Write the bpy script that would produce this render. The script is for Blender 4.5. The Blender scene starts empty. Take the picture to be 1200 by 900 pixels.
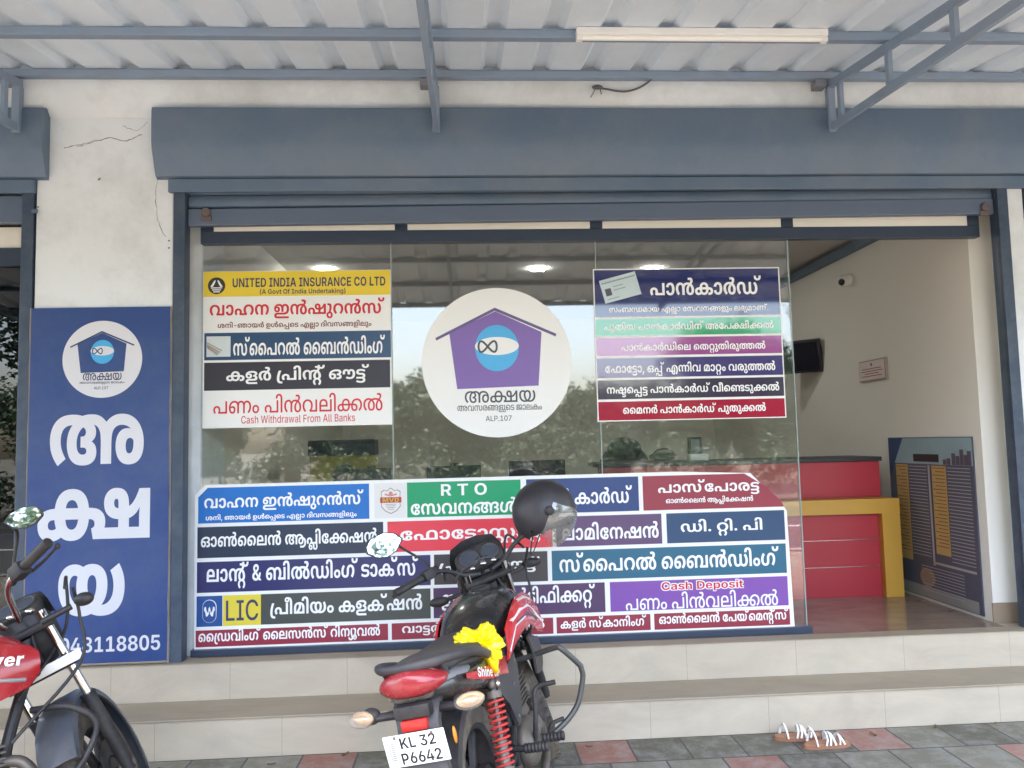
import bpy, bmesh, math, random
from mathutils import Vector, Matrix
from mathutils.geometry import delaunay_2d_cdt

random.seed(7)
SC = bpy.context.scene
COL = SC.collection
R = math.radians
MESHER = getattr(bmesh, [k for k in dir(bmesh) if len(k) == 3 and k.startswith('o')][0])    # the bmesh operators

# ---------------------------------------------------------------- camera
cd = bpy.data.cameras.new('camera')
cam = bpy.data.objects.new('camera', cd)
COL.objects.link(cam)
yaw, pitch, roll = R(3.30), R(4.30), R(-1.37)
fwd = Vector((math.sin(yaw)*math.cos(pitch), math.cos(yaw)*math.cos(pitch), math.sin(pitch)))
rt = Vector((math.cos(yaw), -math.sin(yaw), 0))
up = rt.cross(fwd)
rt2 = rt*math.cos(roll) + up*math.sin(roll)
up2 = rt2.cross(fwd)
cam.matrix_world = Matrix(((rt2.x, up2.x, -fwd.x, 0.0), (rt2.y, up2.y, -fwd.y, -4.45), (rt2.z, up2.z, -fwd.z, 1.48), (0, 0, 0, 1)))
cd.sensor_width = 36.0
cd.lens = 27.0
cd.clip_start = 0.05
cd.clip_end = 600
SC.camera = cam

# ---------------------------------------------------------------- world and daylight
DAY_EL, DAY_AZ = R(72), R(200)          # azimuth measured from +Y towards +X
w = bpy.data.worlds.new('World')
SC.world = w
w.use_nodes = True
nt = w.node_tree
nt.nodes.clear()
sky = nt.nodes.new('ShaderNodeTexSky')
sky.sky_type = 'NISHITA'
for prop in dir(sky):                      # disc off, elevation and rotation of the daylight direction
    if prop.endswith('_disc'): setattr(sky, prop, False)
    if prop.endswith('_elevation'): setattr(sky, prop, DAY_EL)
    if prop.endswith('n_rotation'): setattr(sky, prop, DAY_AZ)
sky.air_density = 1.0
sky.dust_density = 4.0
sky.ozone_density = 1.0
bg = nt.nodes.new('ShaderNodeBackground')
bg.inputs['Strength'].default_value = 0.15
wo = nt.nodes.new('ShaderNodeOutputWorld')
nt.links.new(sky.outputs[0], bg.inputs['Color'])
nt.links.new(bg.outputs[0], wo.inputs['Surface'])
LAMP_KINDS = bpy.types.Light.bl_rna.properties['type'].enum_items.keys()      # POINT, the distant lamp, SPOT, AREA
sl = bpy.data.lights.new('daylight', LAMP_KINDS[1])
sl.energy = 1.0
sl.angle = R(14)
sl.color = (1.0, 0.965, 0.91)
day = bpy.data.objects.new('daylight', sl)
COL.objects.link(day)
sdir = Vector((math.sin(DAY_AZ)*math.cos(DAY_EL), math.cos(DAY_AZ)*math.cos(DAY_EL), math.sin(DAY_EL)))
day.rotation_euler = sdir.to_track_quat('Z', 'Y').to_euler()
vs = SC.view_settings
vs.view_transform = 'Standard'
vs.look = 'None'
vs.gamma = 1.0
vs.use_curve_mapping = False
vs.exposure = 3.6
SC.cycles.max_bounces = 10
SC.cycles.diffuse_bounces = 5
SC.cycles.transparent_max_bounces = 16
SC.cycles.caustics_reflective = False
SC.cycles.caustics_refractive = False

# ---------------------------------------------------------------- materials
def lin(v):
    v = v/255.0
    return v/12.92 if v <= 0.04045 else ((v + 0.055)/1.055)**2.4

MATS = {}
def mat(name, rgb, rough=0.5, metal=0.0, var=0.10, scale=6.0, bump=0.0, bscale=60.0, spec=0.5, coat=0.0, dirt=None):
    """rgb in sRGB bytes; noise varies the surface a little, dirt=(rgb, amount, scale) lays dust patches"""
    if name in MATS:
        return MATS[name]
    m = bpy.data.materials.new(name)
    m.use_nodes = True
    t = m.node_tree
    b = t.nodes['Principled BSDF']
    c = (lin(rgb[0]), lin(rgb[1]), lin(rgb[2]), 1)
    b.inputs['Roughness'].default_value = rough
    b.inputs['Metallic'].default_value = metal
    b.inputs['Specular IOR Level'].default_value = spec
    b.inputs['Coat Weight'].default_value = coat
    co = t.nodes.new('ShaderNodeTexCoord')
    n = t.nodes.new('ShaderNodeTexNoise')
    n.inputs['Scale'].default_value = scale
    n.inputs['Detail'].default_value = 6
    n.inputs['Roughness'].default_value = 0.65
    t.links.new(co.outputs['Object'], n.inputs['Vector'])
    mx = t.nodes.new('ShaderNodeMix')
    mx.data_type = 'RGBA'
    mx.inputs['A'].default_value = tuple(v*(1 - var) for v in c[:3]) + (1,)
    mx.inputs['B'].default_value = tuple(min(1, v*(1 + var)) for v in c[:3]) + (1,)
    t.links.new(n.outputs['Fac'], mx.inputs['Factor'])
    out = mx.outputs['Result']
    if dirt:
        n2 = t.nodes.new('ShaderNodeTexNoise')
        n2.inputs['Scale'].default_value = dirt[2]
        n2.inputs['Detail'].default_value = 8
        n2.inputs['Roughness'].default_value = 0.7
        t.links.new(co.outputs['Object'], n2.inputs['Vector'])
        mr = t.nodes.new('ShaderNodeMapRange')
        mr.inputs['From Min'].default_value = 0.42
        mr.inputs['From Max'].default_value = 0.75
        mr.inputs['To Max'].default_value = dirt[1]
        t.links.new(n2.outputs['Fac'], mr.inputs['Value'])
        m2 = t.nodes.new('ShaderNodeMix')
        m2.data_type = 'RGBA'
        m2.inputs['B'].default_value = (lin(dirt[0][0]), lin(dirt[0][1]), lin(dirt[0][2]), 1)
        t.links.new(mr.outputs['Result'], m2.inputs['Factor'])
        t.links.new(out, m2.inputs['A'])
        out = m2.outputs['Result']
        m3 = t.nodes.new('ShaderNodeMath')
        m3.operation = 'MULTIPLY_ADD'
        m3.inputs[1].default_value = 0.45
        m3.inputs[2].default_value = rough
        m3.use_clamp = True
        t.links.new(mr.outputs['Result'], m3.inputs[0])
        t.links.new(m3.outputs[0], b.inputs['Roughness'])
    t.links.new(out, b.inputs['Base Color'])
    if bump:
        n3 = t.nodes.new('ShaderNodeTexNoise')
        n3.inputs['Scale'].default_value = bscale
        n3.inputs['Detail'].default_value = 5
        t.links.new(co.outputs['Object'], n3.inputs['Vector'])
        bp = t.nodes.new('ShaderNodeBump')
        bp.inputs['Strength'].default_value = bump
        bp.inputs['Distance'].default_value = 0.01
        t.links.new(n3.outputs['Fac'], bp.inputs['Height'])
        t.links.new(bp.outputs['Normal'], b.inputs['Normal'])
    MATS[name] = m
    return m

def emit(name, rgb, s):
    m = bpy.data.materials.new(name)
    m.use_nodes = True
    b = m.node_tree.nodes['Principled BSDF']
    b.inputs['Base Color'].default_value = (0.8, 0.8, 0.8, 1)
    b.inputs['Emission Color'].default_value = (lin(rgb[0]), lin(rgb[1]), lin(rgb[2]), 1)
    b.inputs['Emission Strength'].default_value = s
    return m

def glass_mat(name, tint, f0=0.05, rough=0.0, haze=0.0):
    m = bpy.data.materials.new(name)
    m.use_nodes = True
    t = m.node_tree
    t.nodes.clear()
    o = t.nodes.new('ShaderNodeOutputMaterial')
    tr = t.nodes.new('ShaderNodeBsdfTransparent')
    tr.inputs['Color'].default_value = tuple(tint) + (1,)
    gl = t.nodes.new('ShaderNodeBsdfGlossy')
    gl.inputs['Roughness'].default_value = rough
    lw = t.nodes.new('ShaderNodeLayerWeight')
    lw.inputs['Blend'].default_value = 0.5
    p = t.nodes.new('ShaderNodeMath')
    p.operation = 'POWER'
    p.inputs[1].default_value = 5
    t.links.new(lw.outputs['Facing'], p.inputs[0])
    ma = t.nodes.new('ShaderNodeMath')
    ma.operation = 'MULTIPLY_ADD'
    ma.inputs[1].default_value = 1 - f0
    ma.inputs[2].default_value = f0
    t.links.new(p.outputs[0], ma.inputs[0])
    mx = t.nodes.new('ShaderNodeMixShader')
    t.links.new(ma.outputs[0], mx.inputs['Fac'])
    t.links.new(tr.outputs[0], mx.inputs[1])
    t.links.new(gl.outputs[0], mx.inputs[2])
    last = mx
    if haze:
        df = t.nodes.new('ShaderNodeBsdfDiffuse')
        df.inputs['Color'].default_value = (0.6, 0.6, 0.57, 1)
        nz = t.nodes.new('ShaderNodeTexNoise')
        nz.inputs['Scale'].default_value = 3.0
        nz.inputs['Detail'].default_value = 8
        co = t.nodes.new('ShaderNodeTexCoord')
        t.links.new(co.outputs['Object'], nz.inputs['Vector'])
        mm = t.nodes.new('ShaderNodeMath')
        mm.operation = 'MULTIPLY'
        mm.inputs[1].default_value = haze*2
        t.links.new(nz.outputs['Fac'], mm.inputs[0])
        m2 = t.nodes.new('ShaderNodeMixShader')
        t.links.new(mm.outputs[0], m2.inputs['Fac'])
        t.links.new(mx.outputs[0], m2.inputs[1])
        t.links.new(df.outputs[0], m2.inputs[2])
        last = m2
    t.links.new(last.outputs[0], o.inputs['Surface'])
    return m

# ---------------------------------------------------------------- object helpers
def tag(o, label=None, cat=None, group=None, kind=None):
    if label: o['label'] = label
    if cat: o['category'] = cat
    if group: o['group'] = group
    if kind: o['kind'] = kind
    return o

def thing(name, label, cat, loc=(0, 0, 0), group=None):
    o = bpy.data.objects.new(name, None)
    o.empty_display_size = 0.1
    o.location = loc
    COL.objects.link(o)
    return tag(o, label, cat, group)

def obj(name, bm, m, parent=None, smooth=None, origin=None):
    """bm given in world (or the parent's local) coordinates; one mesh object"""
    me = bpy.data.meshes.new(name)
    MESHER.recalc_face_normals(bm, faces=bm.faces)
    bm.to_mesh(me)
    bm.free()
    me.materials.append(m)
    if smooth is not None:
        for p in me.polygons:
            p.use_smooth = True
        me.set_sharp_from_angle(angle=R(smooth))
    o = bpy.data.objects.new(name, me)
    COL.objects.link(o)
    if parent is not None:
        o.parent = parent
        if origin:                                   # parent sits at `origin`, mesh written in world coordinates
            me.transform(Matrix.Translation(-Vector(origin)))
    return o

def BM():
    return bmesh.new()

def box(bm, x0, y0, z0, x1, y1, z1, bev=0.0, M=None, seg=2):
    r = MESHER.create_cube(bm, size=1.0)
    vs_ = r['verts']
    for v in vs_:
        v.co = Vector((x0 + (v.co.x + .5)*(x1 - x0), y0 + (v.co.y + .5)*(y1 - y0), z0 + (v.co.z + .5)*(z1 - z0)))
    if bev:
        es = set(e for v in vs_ for e in v.link_edges)
        r = MESHER.bevel(bm, geom=list(es), offset=bev, segments=seg, affect='EDGES', profile=0.5)
        vs_ = list(set(vs_) & set(bm.verts)) + [v for v in r['verts']]
        vs_ = list({v for v in vs_ if v.is_valid})
    if M is not None:
        for v in vs_:
            v.co = M @ v.co
    return vs_

def catmull(pts, k=6, closed=False):
    pts = [Vector(p) for p in pts]
    out = []
    n = len(pts)
    rng = range(n if closed else n - 1)
    for i in rng:
        p1, p2 = pts[i], pts[(i + 1) % n]
        p0 = pts[i - 1] if (i > 0 or closed) else p1*2 - p2
        p3 = pts[(i + 2) % n] if (i + 2 < n or closed) else p2*2 - p1
        for j in range(k):
            t = j/k
            out.append(0.5*((2*p1) + (p2 - p0)*t + (2*p0 - 5*p1 + 4*p2 - p3)*t*t + (3*p1 - p0 - 3*p2 + p3)*t*t*t))
    if not closed:
        out.append(pts[-1])
    return out

def loft(bm, rings, caps=True, closed=False):
    vr = [[bm.verts.new(p) for p in r] for r in rings]
    n = len(vr[0])
    m = len(vr)
    for a in range(m if closed else m - 1):
        A, B = vr[a], vr[(a + 1) % m]
        for i in range(n):
            bm.faces.new((A[i], A[(i + 1) % n], B[(i + 1) % n], B[i]))
    if caps and not closed:
        bm.faces.new(vr[0][::-1])
        bm.faces.new(vr[-1])
    return vr

def tube(bm, pts, r, n=10, smooth=0, closed=False, caps=True, flat=1.0):
    if smooth:
        pts = catmull(pts, smooth, closed)
    pts = [Vector(p) for p in pts]
    m = len(pts)
    rad = (lambda i: r) if not hasattr(r, '__len__') else (lambda i: r[0] + (r[-1] - r[0])*i/(m - 1) if len(r) == 2 else r[min(i, len(r) - 1)])
    rings = []
    nrm = None
    for i, p in enumerate(pts):
        if closed:
            d = pts[(i + 1) % m] - pts[i - 1]
        else:
            d = pts[min(i + 1, m - 1)] - pts[max(i - 1, 0)]
        d = d.normalized() if d.length > 1e-9 else Vector((0, 0, 1))
        if nrm is None:
            nrm = d.orthogonal().normalized()
        else:
            nrm = (nrm - d*nrm.dot(d))
            nrm = nrm.normalized() if nrm.length > 1e-6 else d.orthogonal().normalized()
        b = d.cross(nrm)
        q = rad(i)
        rings.append([p + nrm*(math.cos(2*math.pi*k/n)*q) + b*(math.sin(2*math.pi*k/n)*q*flat) for k in range(n)])
    loft(bm, rings, caps, closed)

def lathe(bm, prof, axis='y', c=(0, 0, 0), n=32, closed=True):
    """prof = [(radius, along)]; revolve about an axis through c"""
    c = Vector(c)
    rings = []
    for k in range(n):
        a = 2*math.pi*k/n
        ca, sa = math.cos(a), math.sin(a)
        r_ = []
        for (r, h) in prof:
            if axis == 'y': r_.append(c + Vector((r*ca, h, r*sa)))
            elif axis == 'z': r_.append(c + Vector((r*ca, r*sa, h)))
            else: r_.append(c + Vector((h, r*ca, r*sa)))
        rings.append(r_)
    vr = [[bm.verts.new(p) for p in r] for r in rings]
    m = len(prof)
    for k in range(n):
        A, B = vr[k], vr[(k + 1) % n]
        for i in range(m if closed else m - 1):
            j = (i + 1) % m
            bm.faces.new((A[i], B[i], B[j], A[j]))

def ell(bm, c, rx, ry, rz, u=20, v=12, M=None):
    r = MESHER.create_uvsphere(bm, u_segments=u, v_segments=v, radius=1.0)
    for q in r['verts']:
        q.co = Vector((q.co.x*rx, q.co.y*ry, q.co.z*rz))
        if M is not None:
            q.co = M @ q.co
        q.co += Vector(c)
    return r['verts']

def prism(bm, poly, off, M=None):
    """closed outline `poly` (3D points) extruded by vector off"""
    a = [bm.verts.new(Vector(p)) for p in poly]
    b = [bm.verts.new(Vector(p) + Vector(off)) for p in poly]
    n = len(a)
    for i in range(n):
        bm.faces.new((a[i], a[(i + 1) % n], b[(i + 1) % n], b[i]))
    bm.faces.new(a[::-1])
    bm.faces.new(b)
    if M is not None:
        for v in a + b:
            v.co = M @ v.co

def sring(c, ax1, ax2, h1, h2, n=20, p=2.6):
    """superellipse ring"""
    c, ax1, ax2 = Vector(c), Vector(ax1), Vector(ax2)
    out = []
    for k in range(n):
        a = 2*math.pi*k/n
        ca, sa = math.cos(a), math.sin(a)
        out.append(c + ax1*(h1*math.copysign(abs(ca)**(2/p), ca)) + ax2*(h2*math.copysign(abs(sa)**(2/p), sa)))
    return out

# ---------------------------------------------------------------- lettering outlines (plain numbers: advance, then contours of 2*x+on, y)
GLYPHS = [
[108],
[108],
[108],
[269,[227,-4,166,-4,78,18,32,54,33,77,32,94,60,121,108,143,143,154,253,191,264,195,284,205,296,217,297,223,296,233,268,247,241,247,224,247,198,240,184,228,185,220,184,211,204,192,236,171,259,158,535,0,411,0,183,128,158,142,112,170,82,202,83,221,82,242,122,275,192,294,241,294,286,294,354,276,390,245,391,226,390,212,372,189,336,168,313,160,195,117,170,108,146,91,147,79,146,68,168,52,204,43,231,43,262,43,322,57,372,83,402,119,403,141,501,141,500,114,476,72,436,41,411,31,381,21,348,8,264,-4]],
[156,[67,118,66,151,92,221,136,285,167,309,275,309,246,278,206,213,184,148,185,118,184,93,204,41,242,-18,275,-54,167,-54,116,-13,66,75]],
[156,[39,-54,70,-17,110,42,128,93,129,118,128,148,106,213,66,278,39,309,147,309,176,285,222,221,248,151,249,118,248,74,196,-14,147,-54]],
[108,[23,-77,57,44,175,44,103,-77]],
[258,[391,143,391,96,127,96,127,143]],
[108,[109,-4,80,-4,40,16,41,30,40,44,80,63,109,63,136,63,176,44,177,30,176,16,136,-4]],
[108,[109,-3,84,-3,52,14,53,26,52,38,84,54,109,54,132,54,166,38,167,26,166,14,132,-3]],
[258,[259,-4,184,-4,86,32,36,98,37,145,36,192,86,259,186,295,259,295,332,295,432,259,480,192,481,145,480,98,432,32,332,-4],[259,46,294,46,340,68,364,112,365,145,364,179,340,224,294,246,259,246,224,246,176,224,154,179,155,145,154,112,176,68,224,46]],
[259,[261,-4,192,-4,98,31,48,98,49,145,48,192,98,259,192,295,261,295,326,295,420,259,468,192,469,145,468,98,420,31,328,-4],[261,34,300,34,354,60,382,110,383,145,382,182,354,231,300,257,261,257,220,257,164,231,136,182,137,145,136,110,164,60,220,34]],
[258,[71,0,71,48,463,48,463,0],[343,291,343,0,223,0,223,238,219,238,85,191,85,246,215,291]],
[259,[83,0,83,37,453,37,453,0],[325,291,325,0,237,0,237,250,233,250,95,200,95,245,223,291]],
[258,[57,0,57,43,263,140,288,152,324,173,344,194,345,205,344,218,320,237,280,247,255,247,226,247,186,236,164,216,165,202,51,202,50,230,102,272,194,295,255,295,316,295,408,273,460,234,461,209,460,193,434,161,368,122,311,94,221,51,221,49,469,49,469,0]],
[258,[253,-4,190,-4,92,18,34,56,33,82,153,82,156,70,182,54,226,46,253,46,282,46,326,56,350,75,351,89,350,102,326,122,276,135,239,135,177,135,177,174,307,240,307,242,63,242,63,291,453,291,453,248,259,155,259,168,324,172,420,152,474,111,475,86,474,58,416,18,316,-4]],
[258,[27,52,27,99,245,291,361,291,147,102,147,100,493,100,493,52],[305,0,305,66,309,87,309,182,417,182,417,0]],
[258,[255,-4,194,-4,100,18,46,57,45,82,161,82,162,70,188,53,228,43,255,43,282,43,328,56,352,80,353,95,352,111,328,135,282,148,253,148,224,148,176,138,165,129,57,138,85,291,437,291,437,242,185,242,169,168,173,168,188,179,248,192,287,192,326,192,392,178,442,153,468,118,469,97,468,68,414,22,318,-4]],
[258,[261,-4,202,-4,106,20,50,64,51,94,50,117,86,163,125,191,261,291,381,291,197,157,165,157,172,164,208,177,258,185,289,185,340,185,422,164,468,123,469,95,468,66,414,21,320,-4],[261,43,288,43,332,56,356,79,357,94,356,108,332,131,288,144,261,144,232,144,188,132,164,109,165,94,164,79,188,56,232,43]],
[259,[107,0,359,251,359,253,67,253,67,291,453,291,453,251,201,0]],
[258,[259,-4,192,-4,92,18,34,55,35,78,34,96,68,127,124,147,161,150,161,152,114,157,56,193,57,217,56,239,108,274,200,295,259,295,316,295,408,274,460,239,461,217,460,193,402,157,357,152,357,150,392,147,448,127,482,96,483,78,482,55,424,18,324,-4],[259,40,288,40,332,51,358,70,359,83,358,96,332,116,288,127,259,127,230,127,184,116,158,96,159,83,158,70,184,51,228,40],[259,171,284,171,322,181,344,199,345,210,344,222,322,240,284,249,259,249,232,249,194,240,172,222,173,210,172,199,194,181,234,171]],
[258,[257,295,314,295,410,272,468,228,469,197,468,174,432,128,393,100,259,0,139,0,321,134,353,134,344,127,310,114,260,106,231,106,176,106,96,128,50,168,51,196,50,226,104,270,196,295],[259,248,230,248,186,235,160,212,161,197,160,182,186,160,230,147,259,147,286,147,328,160,354,182,355,197,354,212,328,235,286,248]],
[299,[21,0,219,291,375,291,579,0,447,0,353,140,336,168,300,232,283,270,309,270,288,232,256,167,241,140,151,0],[145,68,145,114,455,114,455,68]],
[284,[21,0,229,291,337,291,549,0,453,0,339,162,324,182,292,235,273,272,291,272,270,235,238,181,227,162,117,0],[133,77,133,114,437,114,437,77]],
[263,[65,0,65,291,281,291,340,291,422,271,462,236,463,215,462,196,436,172,390,156,365,153,365,150,392,150,448,132,484,101,485,78,484,56,444,21,356,0,289,0],[155,38,281,38,342,38,396,62,397,80,396,94,368,117,318,131,283,131,155,131],[155,165,271,165,300,165,348,176,374,197,375,211,374,229,324,253,273,253,155,253]],
[296,[309,-4,230,-4,108,31,36,98,37,145,36,193,108,260,230,295,309,295,356,295,442,281,508,254,552,216,559,192,437,192,432,204,410,222,378,235,334,242,311,242,264,242,196,219,158,176,159,145,158,114,196,71,264,49,309,49,334,49,376,56,410,69,432,88,439,100,559,100,552,79,514,42,450,13,362,-4]],
[294,[307,-4,230,-4,112,32,44,99,45,145,44,192,112,259,232,295,307,295,352,295,432,282,496,256,540,220,547,197,457,197,452,211,424,232,384,247,334,254,309,254,256,254,178,229,132,180,133,145,132,110,178,62,258,37,309,37,334,37,384,44,424,59,452,80,457,94,547,94,540,73,500,37,436,10,354,-4]],
[289,[259,0,107,0,107,51,253,51,308,51,384,71,422,113,423,146,422,178,384,220,308,240,253,240,105,240,105,291,261,291,348,291,472,256,540,191,541,146,540,100,472,35,346,0],[173,291,173,0,53,0,53,291]],
[289,[261,0,105,0,105,63,255,63,300,63,366,78,400,114,401,146,400,176,366,212,300,228,253,228,101,228,101,291,261,291,348,291,478,256,548,191,549,146,548,100,478,35,350,0],[191,291,191,0,43,0,43,291]],
[243,[53,0,53,291,443,291,443,242,173,242,173,171,423,171,423,123,173,123,173,50,445,50,445,0]],
[236,[65,0,65,291,427,291,427,253,155,253,155,159,401,159,401,121,155,121,155,0]],
[300,[311,-4,228,-4,106,32,36,99,37,145,36,192,108,259,232,295,309,295,356,295,442,281,508,254,550,219,557,197,435,197,428,208,406,224,374,236,334,242,311,242,264,242,196,220,158,176,159,146,158,115,196,72,264,49,313,49,354,49,414,64,446,92,447,112,473,110,321,110,321,155,563,155,563,119,562,80,496,26,384,-4]],
[191,[29,0,29,50,133,50,133,242,29,242,29,291,353,291,353,242,251,242,251,50,353,50,353,0]],
[181,[35,0,35,38,137,38,137,253,35,253,35,291,329,291,329,253,227,253,227,38,329,38,329,0]],
[288,[141,66,141,120,158,136,192,164,234,191,261,208,405,291,551,291,305,149,295,151],[53,0,53,291,173,291,173,212,171,137,173,108,173,0],[415,0,243,131,317,176,557,0]],
[226,[53,0,53,291,173,291,173,50,425,50,425,0]],
[226,[65,0,65,291,155,291,155,38,417,38,417,0]],
[380,[43,0,43,291,275,291,337,189,344,178,360,142,376,100,390,61,395,48,367,48,370,61,384,100,400,141,416,178,425,189,487,291,719,291,719,0,571,0,571,119,570,129,572,161,574,198,576,236,577,253,585,253,576,235,558,196,540,160,524,129,517,119,443,0,319,0,243,119,236,129,220,160,200,196,180,235,175,253,185,253,184,237,186,199,188,161,190,129,191,119,191,0]],
[305,[53,0,53,291,187,291,371,144,384,132,412,106,442,74,459,53,447,53,442,70,438,106,436,140,437,151,437,291,557,291,557,0,425,0,257,134,238,149,208,177,172,211,151,235,165,235,168,214,172,175,174,144,175,134,175,0]],
[308,[309,-4,232,-4,108,31,36,98,37,145,36,193,108,260,232,295,309,295,386,295,508,260,580,193,581,145,580,98,508,31,386,-4],[309,49,354,49,420,71,458,114,459,145,458,177,420,220,354,242,309,242,264,242,196,220,158,177,159,145,158,114,196,71,264,49]],
[259,[53,0,53,291,281,291,346,291,440,266,488,222,489,193,488,164,438,120,344,95,277,95,133,95,133,143,259,143,294,143,342,156,364,178,365,193,364,208,342,230,294,242,259,242,173,242,173,0]],
[257,[65,0,65,291,273,291,340,291,430,266,474,224,475,196,474,170,430,127,340,102,273,102,131,102,131,140,265,140,306,140,360,154,384,180,385,196,384,213,360,238,306,253,265,253,155,253,155,0]],
[262,[43,0,43,291,287,291,352,291,448,266,500,220,501,189,500,158,446,114,348,89,283,89,133,89,133,146,253,146,284,146,324,157,346,176,347,189,346,202,324,221,284,232,253,232,191,232,191,0]],
[263,[53,0,53,291,281,291,346,291,440,268,488,225,489,196,488,168,438,126,344,104,277,104,125,104,125,152,259,152,294,152,342,162,364,182,365,196,364,211,342,231,294,242,259,242,173,242,173,0],[377,0,237,132,365,132,509,0]],
[262,[267,-4,196,-4,92,17,36,59,33,90,149,90,152,76,182,56,232,46,265,46,296,46,344,55,370,72,371,83,370,93,348,107,302,116,271,120,207,128,132,137,48,176,49,207,48,234,106,273,204,295,269,295,332,295,428,273,482,234,485,208,369,208,364,226,312,245,267,245,236,245,194,236,172,221,173,211,172,200,196,186,240,177,265,174,317,168,354,164,416,150,464,129,490,101,491,83,490,56,438,17,336,-4]],
[265,[273,-4,198,-4,88,18,26,64,27,99,167,99,168,86,194,67,240,57,271,57,296,57,336,64,354,77,355,85,354,93,336,104,296,112,265,116,205,122,128,131,40,170,41,204,40,231,100,272,204,295,273,295,340,295,442,272,496,230,499,202,357,202,352,217,312,234,273,234,246,234,212,228,194,216,195,209,194,201,212,190,250,182,277,179,325,173,370,168,438,152,484,130,504,102,505,85,504,57,450,17,344,-4]],
[267,[31,242,31,291,505,291,505,242,329,242,329,0,209,0,209,242]],
[293,[293,-4,220,-4,112,22,52,70,53,102,53,291,173,291,173,107,172,90,202,64,256,49,293,49,330,49,384,64,414,90,415,107,415,291,533,291,533,102,532,70,472,22,364,-4]],
[313,[217,0,19,291,185,291,261,171,280,137,316,64,335,25,301,25,318,64,352,137,373,171,443,291,609,291,417,0]],
[401,[179,0,21,291,115,291,199,124,206,109,220,76,232,42,239,25,225,25,230,42,244,76,258,109,267,124,353,291,451,291,537,124,544,109,558,76,572,42,579,25,565,25,570,42,582,76,596,109,605,124,689,291,783,291,625,0,521,0,429,172,418,193,400,240,391,269,413,269,400,242,384,195,373,172,281,0]],
[232,[173,-4,130,-4,64,10,26,40,27,61,26,79,54,104,100,119,160,127,193,128,228,130,276,134,298,141,299,148,299,149,298,158,282,171,252,178,229,178,206,178,172,171,152,160,147,152,41,162,50,180,102,207,180,221,229,221,264,221,330,213,384,195,414,167,415,147,415,0,305,0,305,30,301,30,288,20,254,4,204,-4],[205,37,232,37,274,48,298,66,299,78,299,102,292,100,272,97,246,94,220,92,213,92,190,90,156,83,140,72,141,63,140,54,156,43,186,37]],
[227,[181,-5,138,-5,72,10,32,40,33,62,32,80,60,104,110,118,170,125,201,127,240,129,288,132,310,139,311,147,311,148,310,160,292,177,254,186,227,186,198,186,158,177,132,164,127,156,45,167,60,186,116,210,188,221,227,221,252,221,312,215,364,198,396,169,397,145,397,0,315,0,315,30,309,30,300,22,268,6,216,-5],[201,30,234,30,284,44,312,66,313,79,313,107,306,104,280,101,246,98,216,96,205,95,180,94,140,86,116,72,117,61,116,51,138,37,176,30]],
[240,[249,-4,180,-4,80,24,26,75,27,108,26,142,80,193,180,221,249,221,292,221,364,210,416,189,450,159,455,141,321,130,316,139,304,152,288,161,264,166,251,166,228,166,194,153,176,127,177,109,176,91,194,65,228,51,251,51,264,51,288,56,304,66,316,79,321,88,455,78,450,59,418,29,364,7,292,-4]],
[252,[211,-4,160,-4,78,22,32,72,33,109,32,146,80,196,160,221,209,221,246,221,296,209,326,190,335,182,337,182,337,291,455,291,455,0,341,0,341,35,335,35,326,26,294,8,246,-4],[247,43,276,43,318,60,340,89,341,109,340,129,318,158,276,174,247,174,216,174,174,158,152,128,153,109,152,90,174,60,216,43]],
[247,[221,-4,168,-4,84,23,38,73,39,109,38,144,86,194,168,221,221,221,260,221,310,208,338,190,347,183,353,183,353,291,437,291,437,0,353,0,353,34,347,34,338,27,310,9,260,-4],[241,32,276,32,326,52,352,86,353,109,352,132,326,166,276,184,241,184,202,184,150,165,126,130,127,109,126,87,152,52,202,32]],
[238,[249,-4,180,-4,84,23,32,74,33,108,32,142,84,193,178,221,243,221,284,221,358,208,414,180,446,138,447,110,447,94,81,94,81,131,391,131,335,121,334,138,314,163,272,177,243,177,212,177,170,163,148,139,149,124,149,98,148,78,172,53,220,40,251,40,270,40,304,46,328,57,335,66,441,56,428,38,376,11,298,-4]],
[242,[249,-4,180,-4,80,23,26,73,27,108,26,142,80,193,178,221,245,221,292,221,370,206,428,178,458,136,459,109,459,92,75,92,75,133,389,133,321,124,320,138,304,158,270,169,247,169,220,169,188,158,170,138,171,125,171,95,170,79,190,58,228,48,253,48,268,48,296,53,316,62,323,69,453,59,440,40,386,12,304,-4]],
[159,[293,218,293,174,9,174,9,218],[85,0,85,235,84,258,122,289,186,305,227,305,254,305,300,300,311,299,291,254,282,256,262,258,251,258,224,258,202,245,203,233,203,0]],
[253,[245,-86,190,-86,108,-72,58,-48,49,-33,149,-19,154,-25,176,-36,216,-44,245,-44,288,-44,340,-23,341,-2,341,39,331,39,322,30,292,14,244,3,211,3,160,3,80,26,32,74,33,110,32,146,80,196,162,221,211,221,246,221,296,209,328,190,337,182,341,182,341,218,457,218,457,2,456,-28,400,-67,306,-86],[247,48,276,48,318,62,340,90,341,110,340,129,318,158,276,174,247,174,216,174,174,158,152,129,153,110,152,91,174,63,216,48]],
[249,[169,126,169,0,51,0,51,291,165,291,165,164,157,164,172,191,242,221,299,221,344,221,412,201,448,164,449,139,449,0,333,0,333,129,332,149,288,172,253,172,228,172,188,161,168,141]],
[241,[145,129,145,0,59,0,59,291,145,291,145,165,133,165,150,194,224,221,277,221,320,221,386,202,424,166,425,139,425,0,339,0,339,133,338,157,288,184,247,184,216,184,170,171,144,147]],
[257,[189,124,189,0,43,0,43,291,187,291,187,163,179,163,192,188,260,221,321,221,366,221,434,200,472,163,473,139,473,0,325,0,325,124,324,142,290,161,259,161,238,161,206,152,188,136]],
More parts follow.
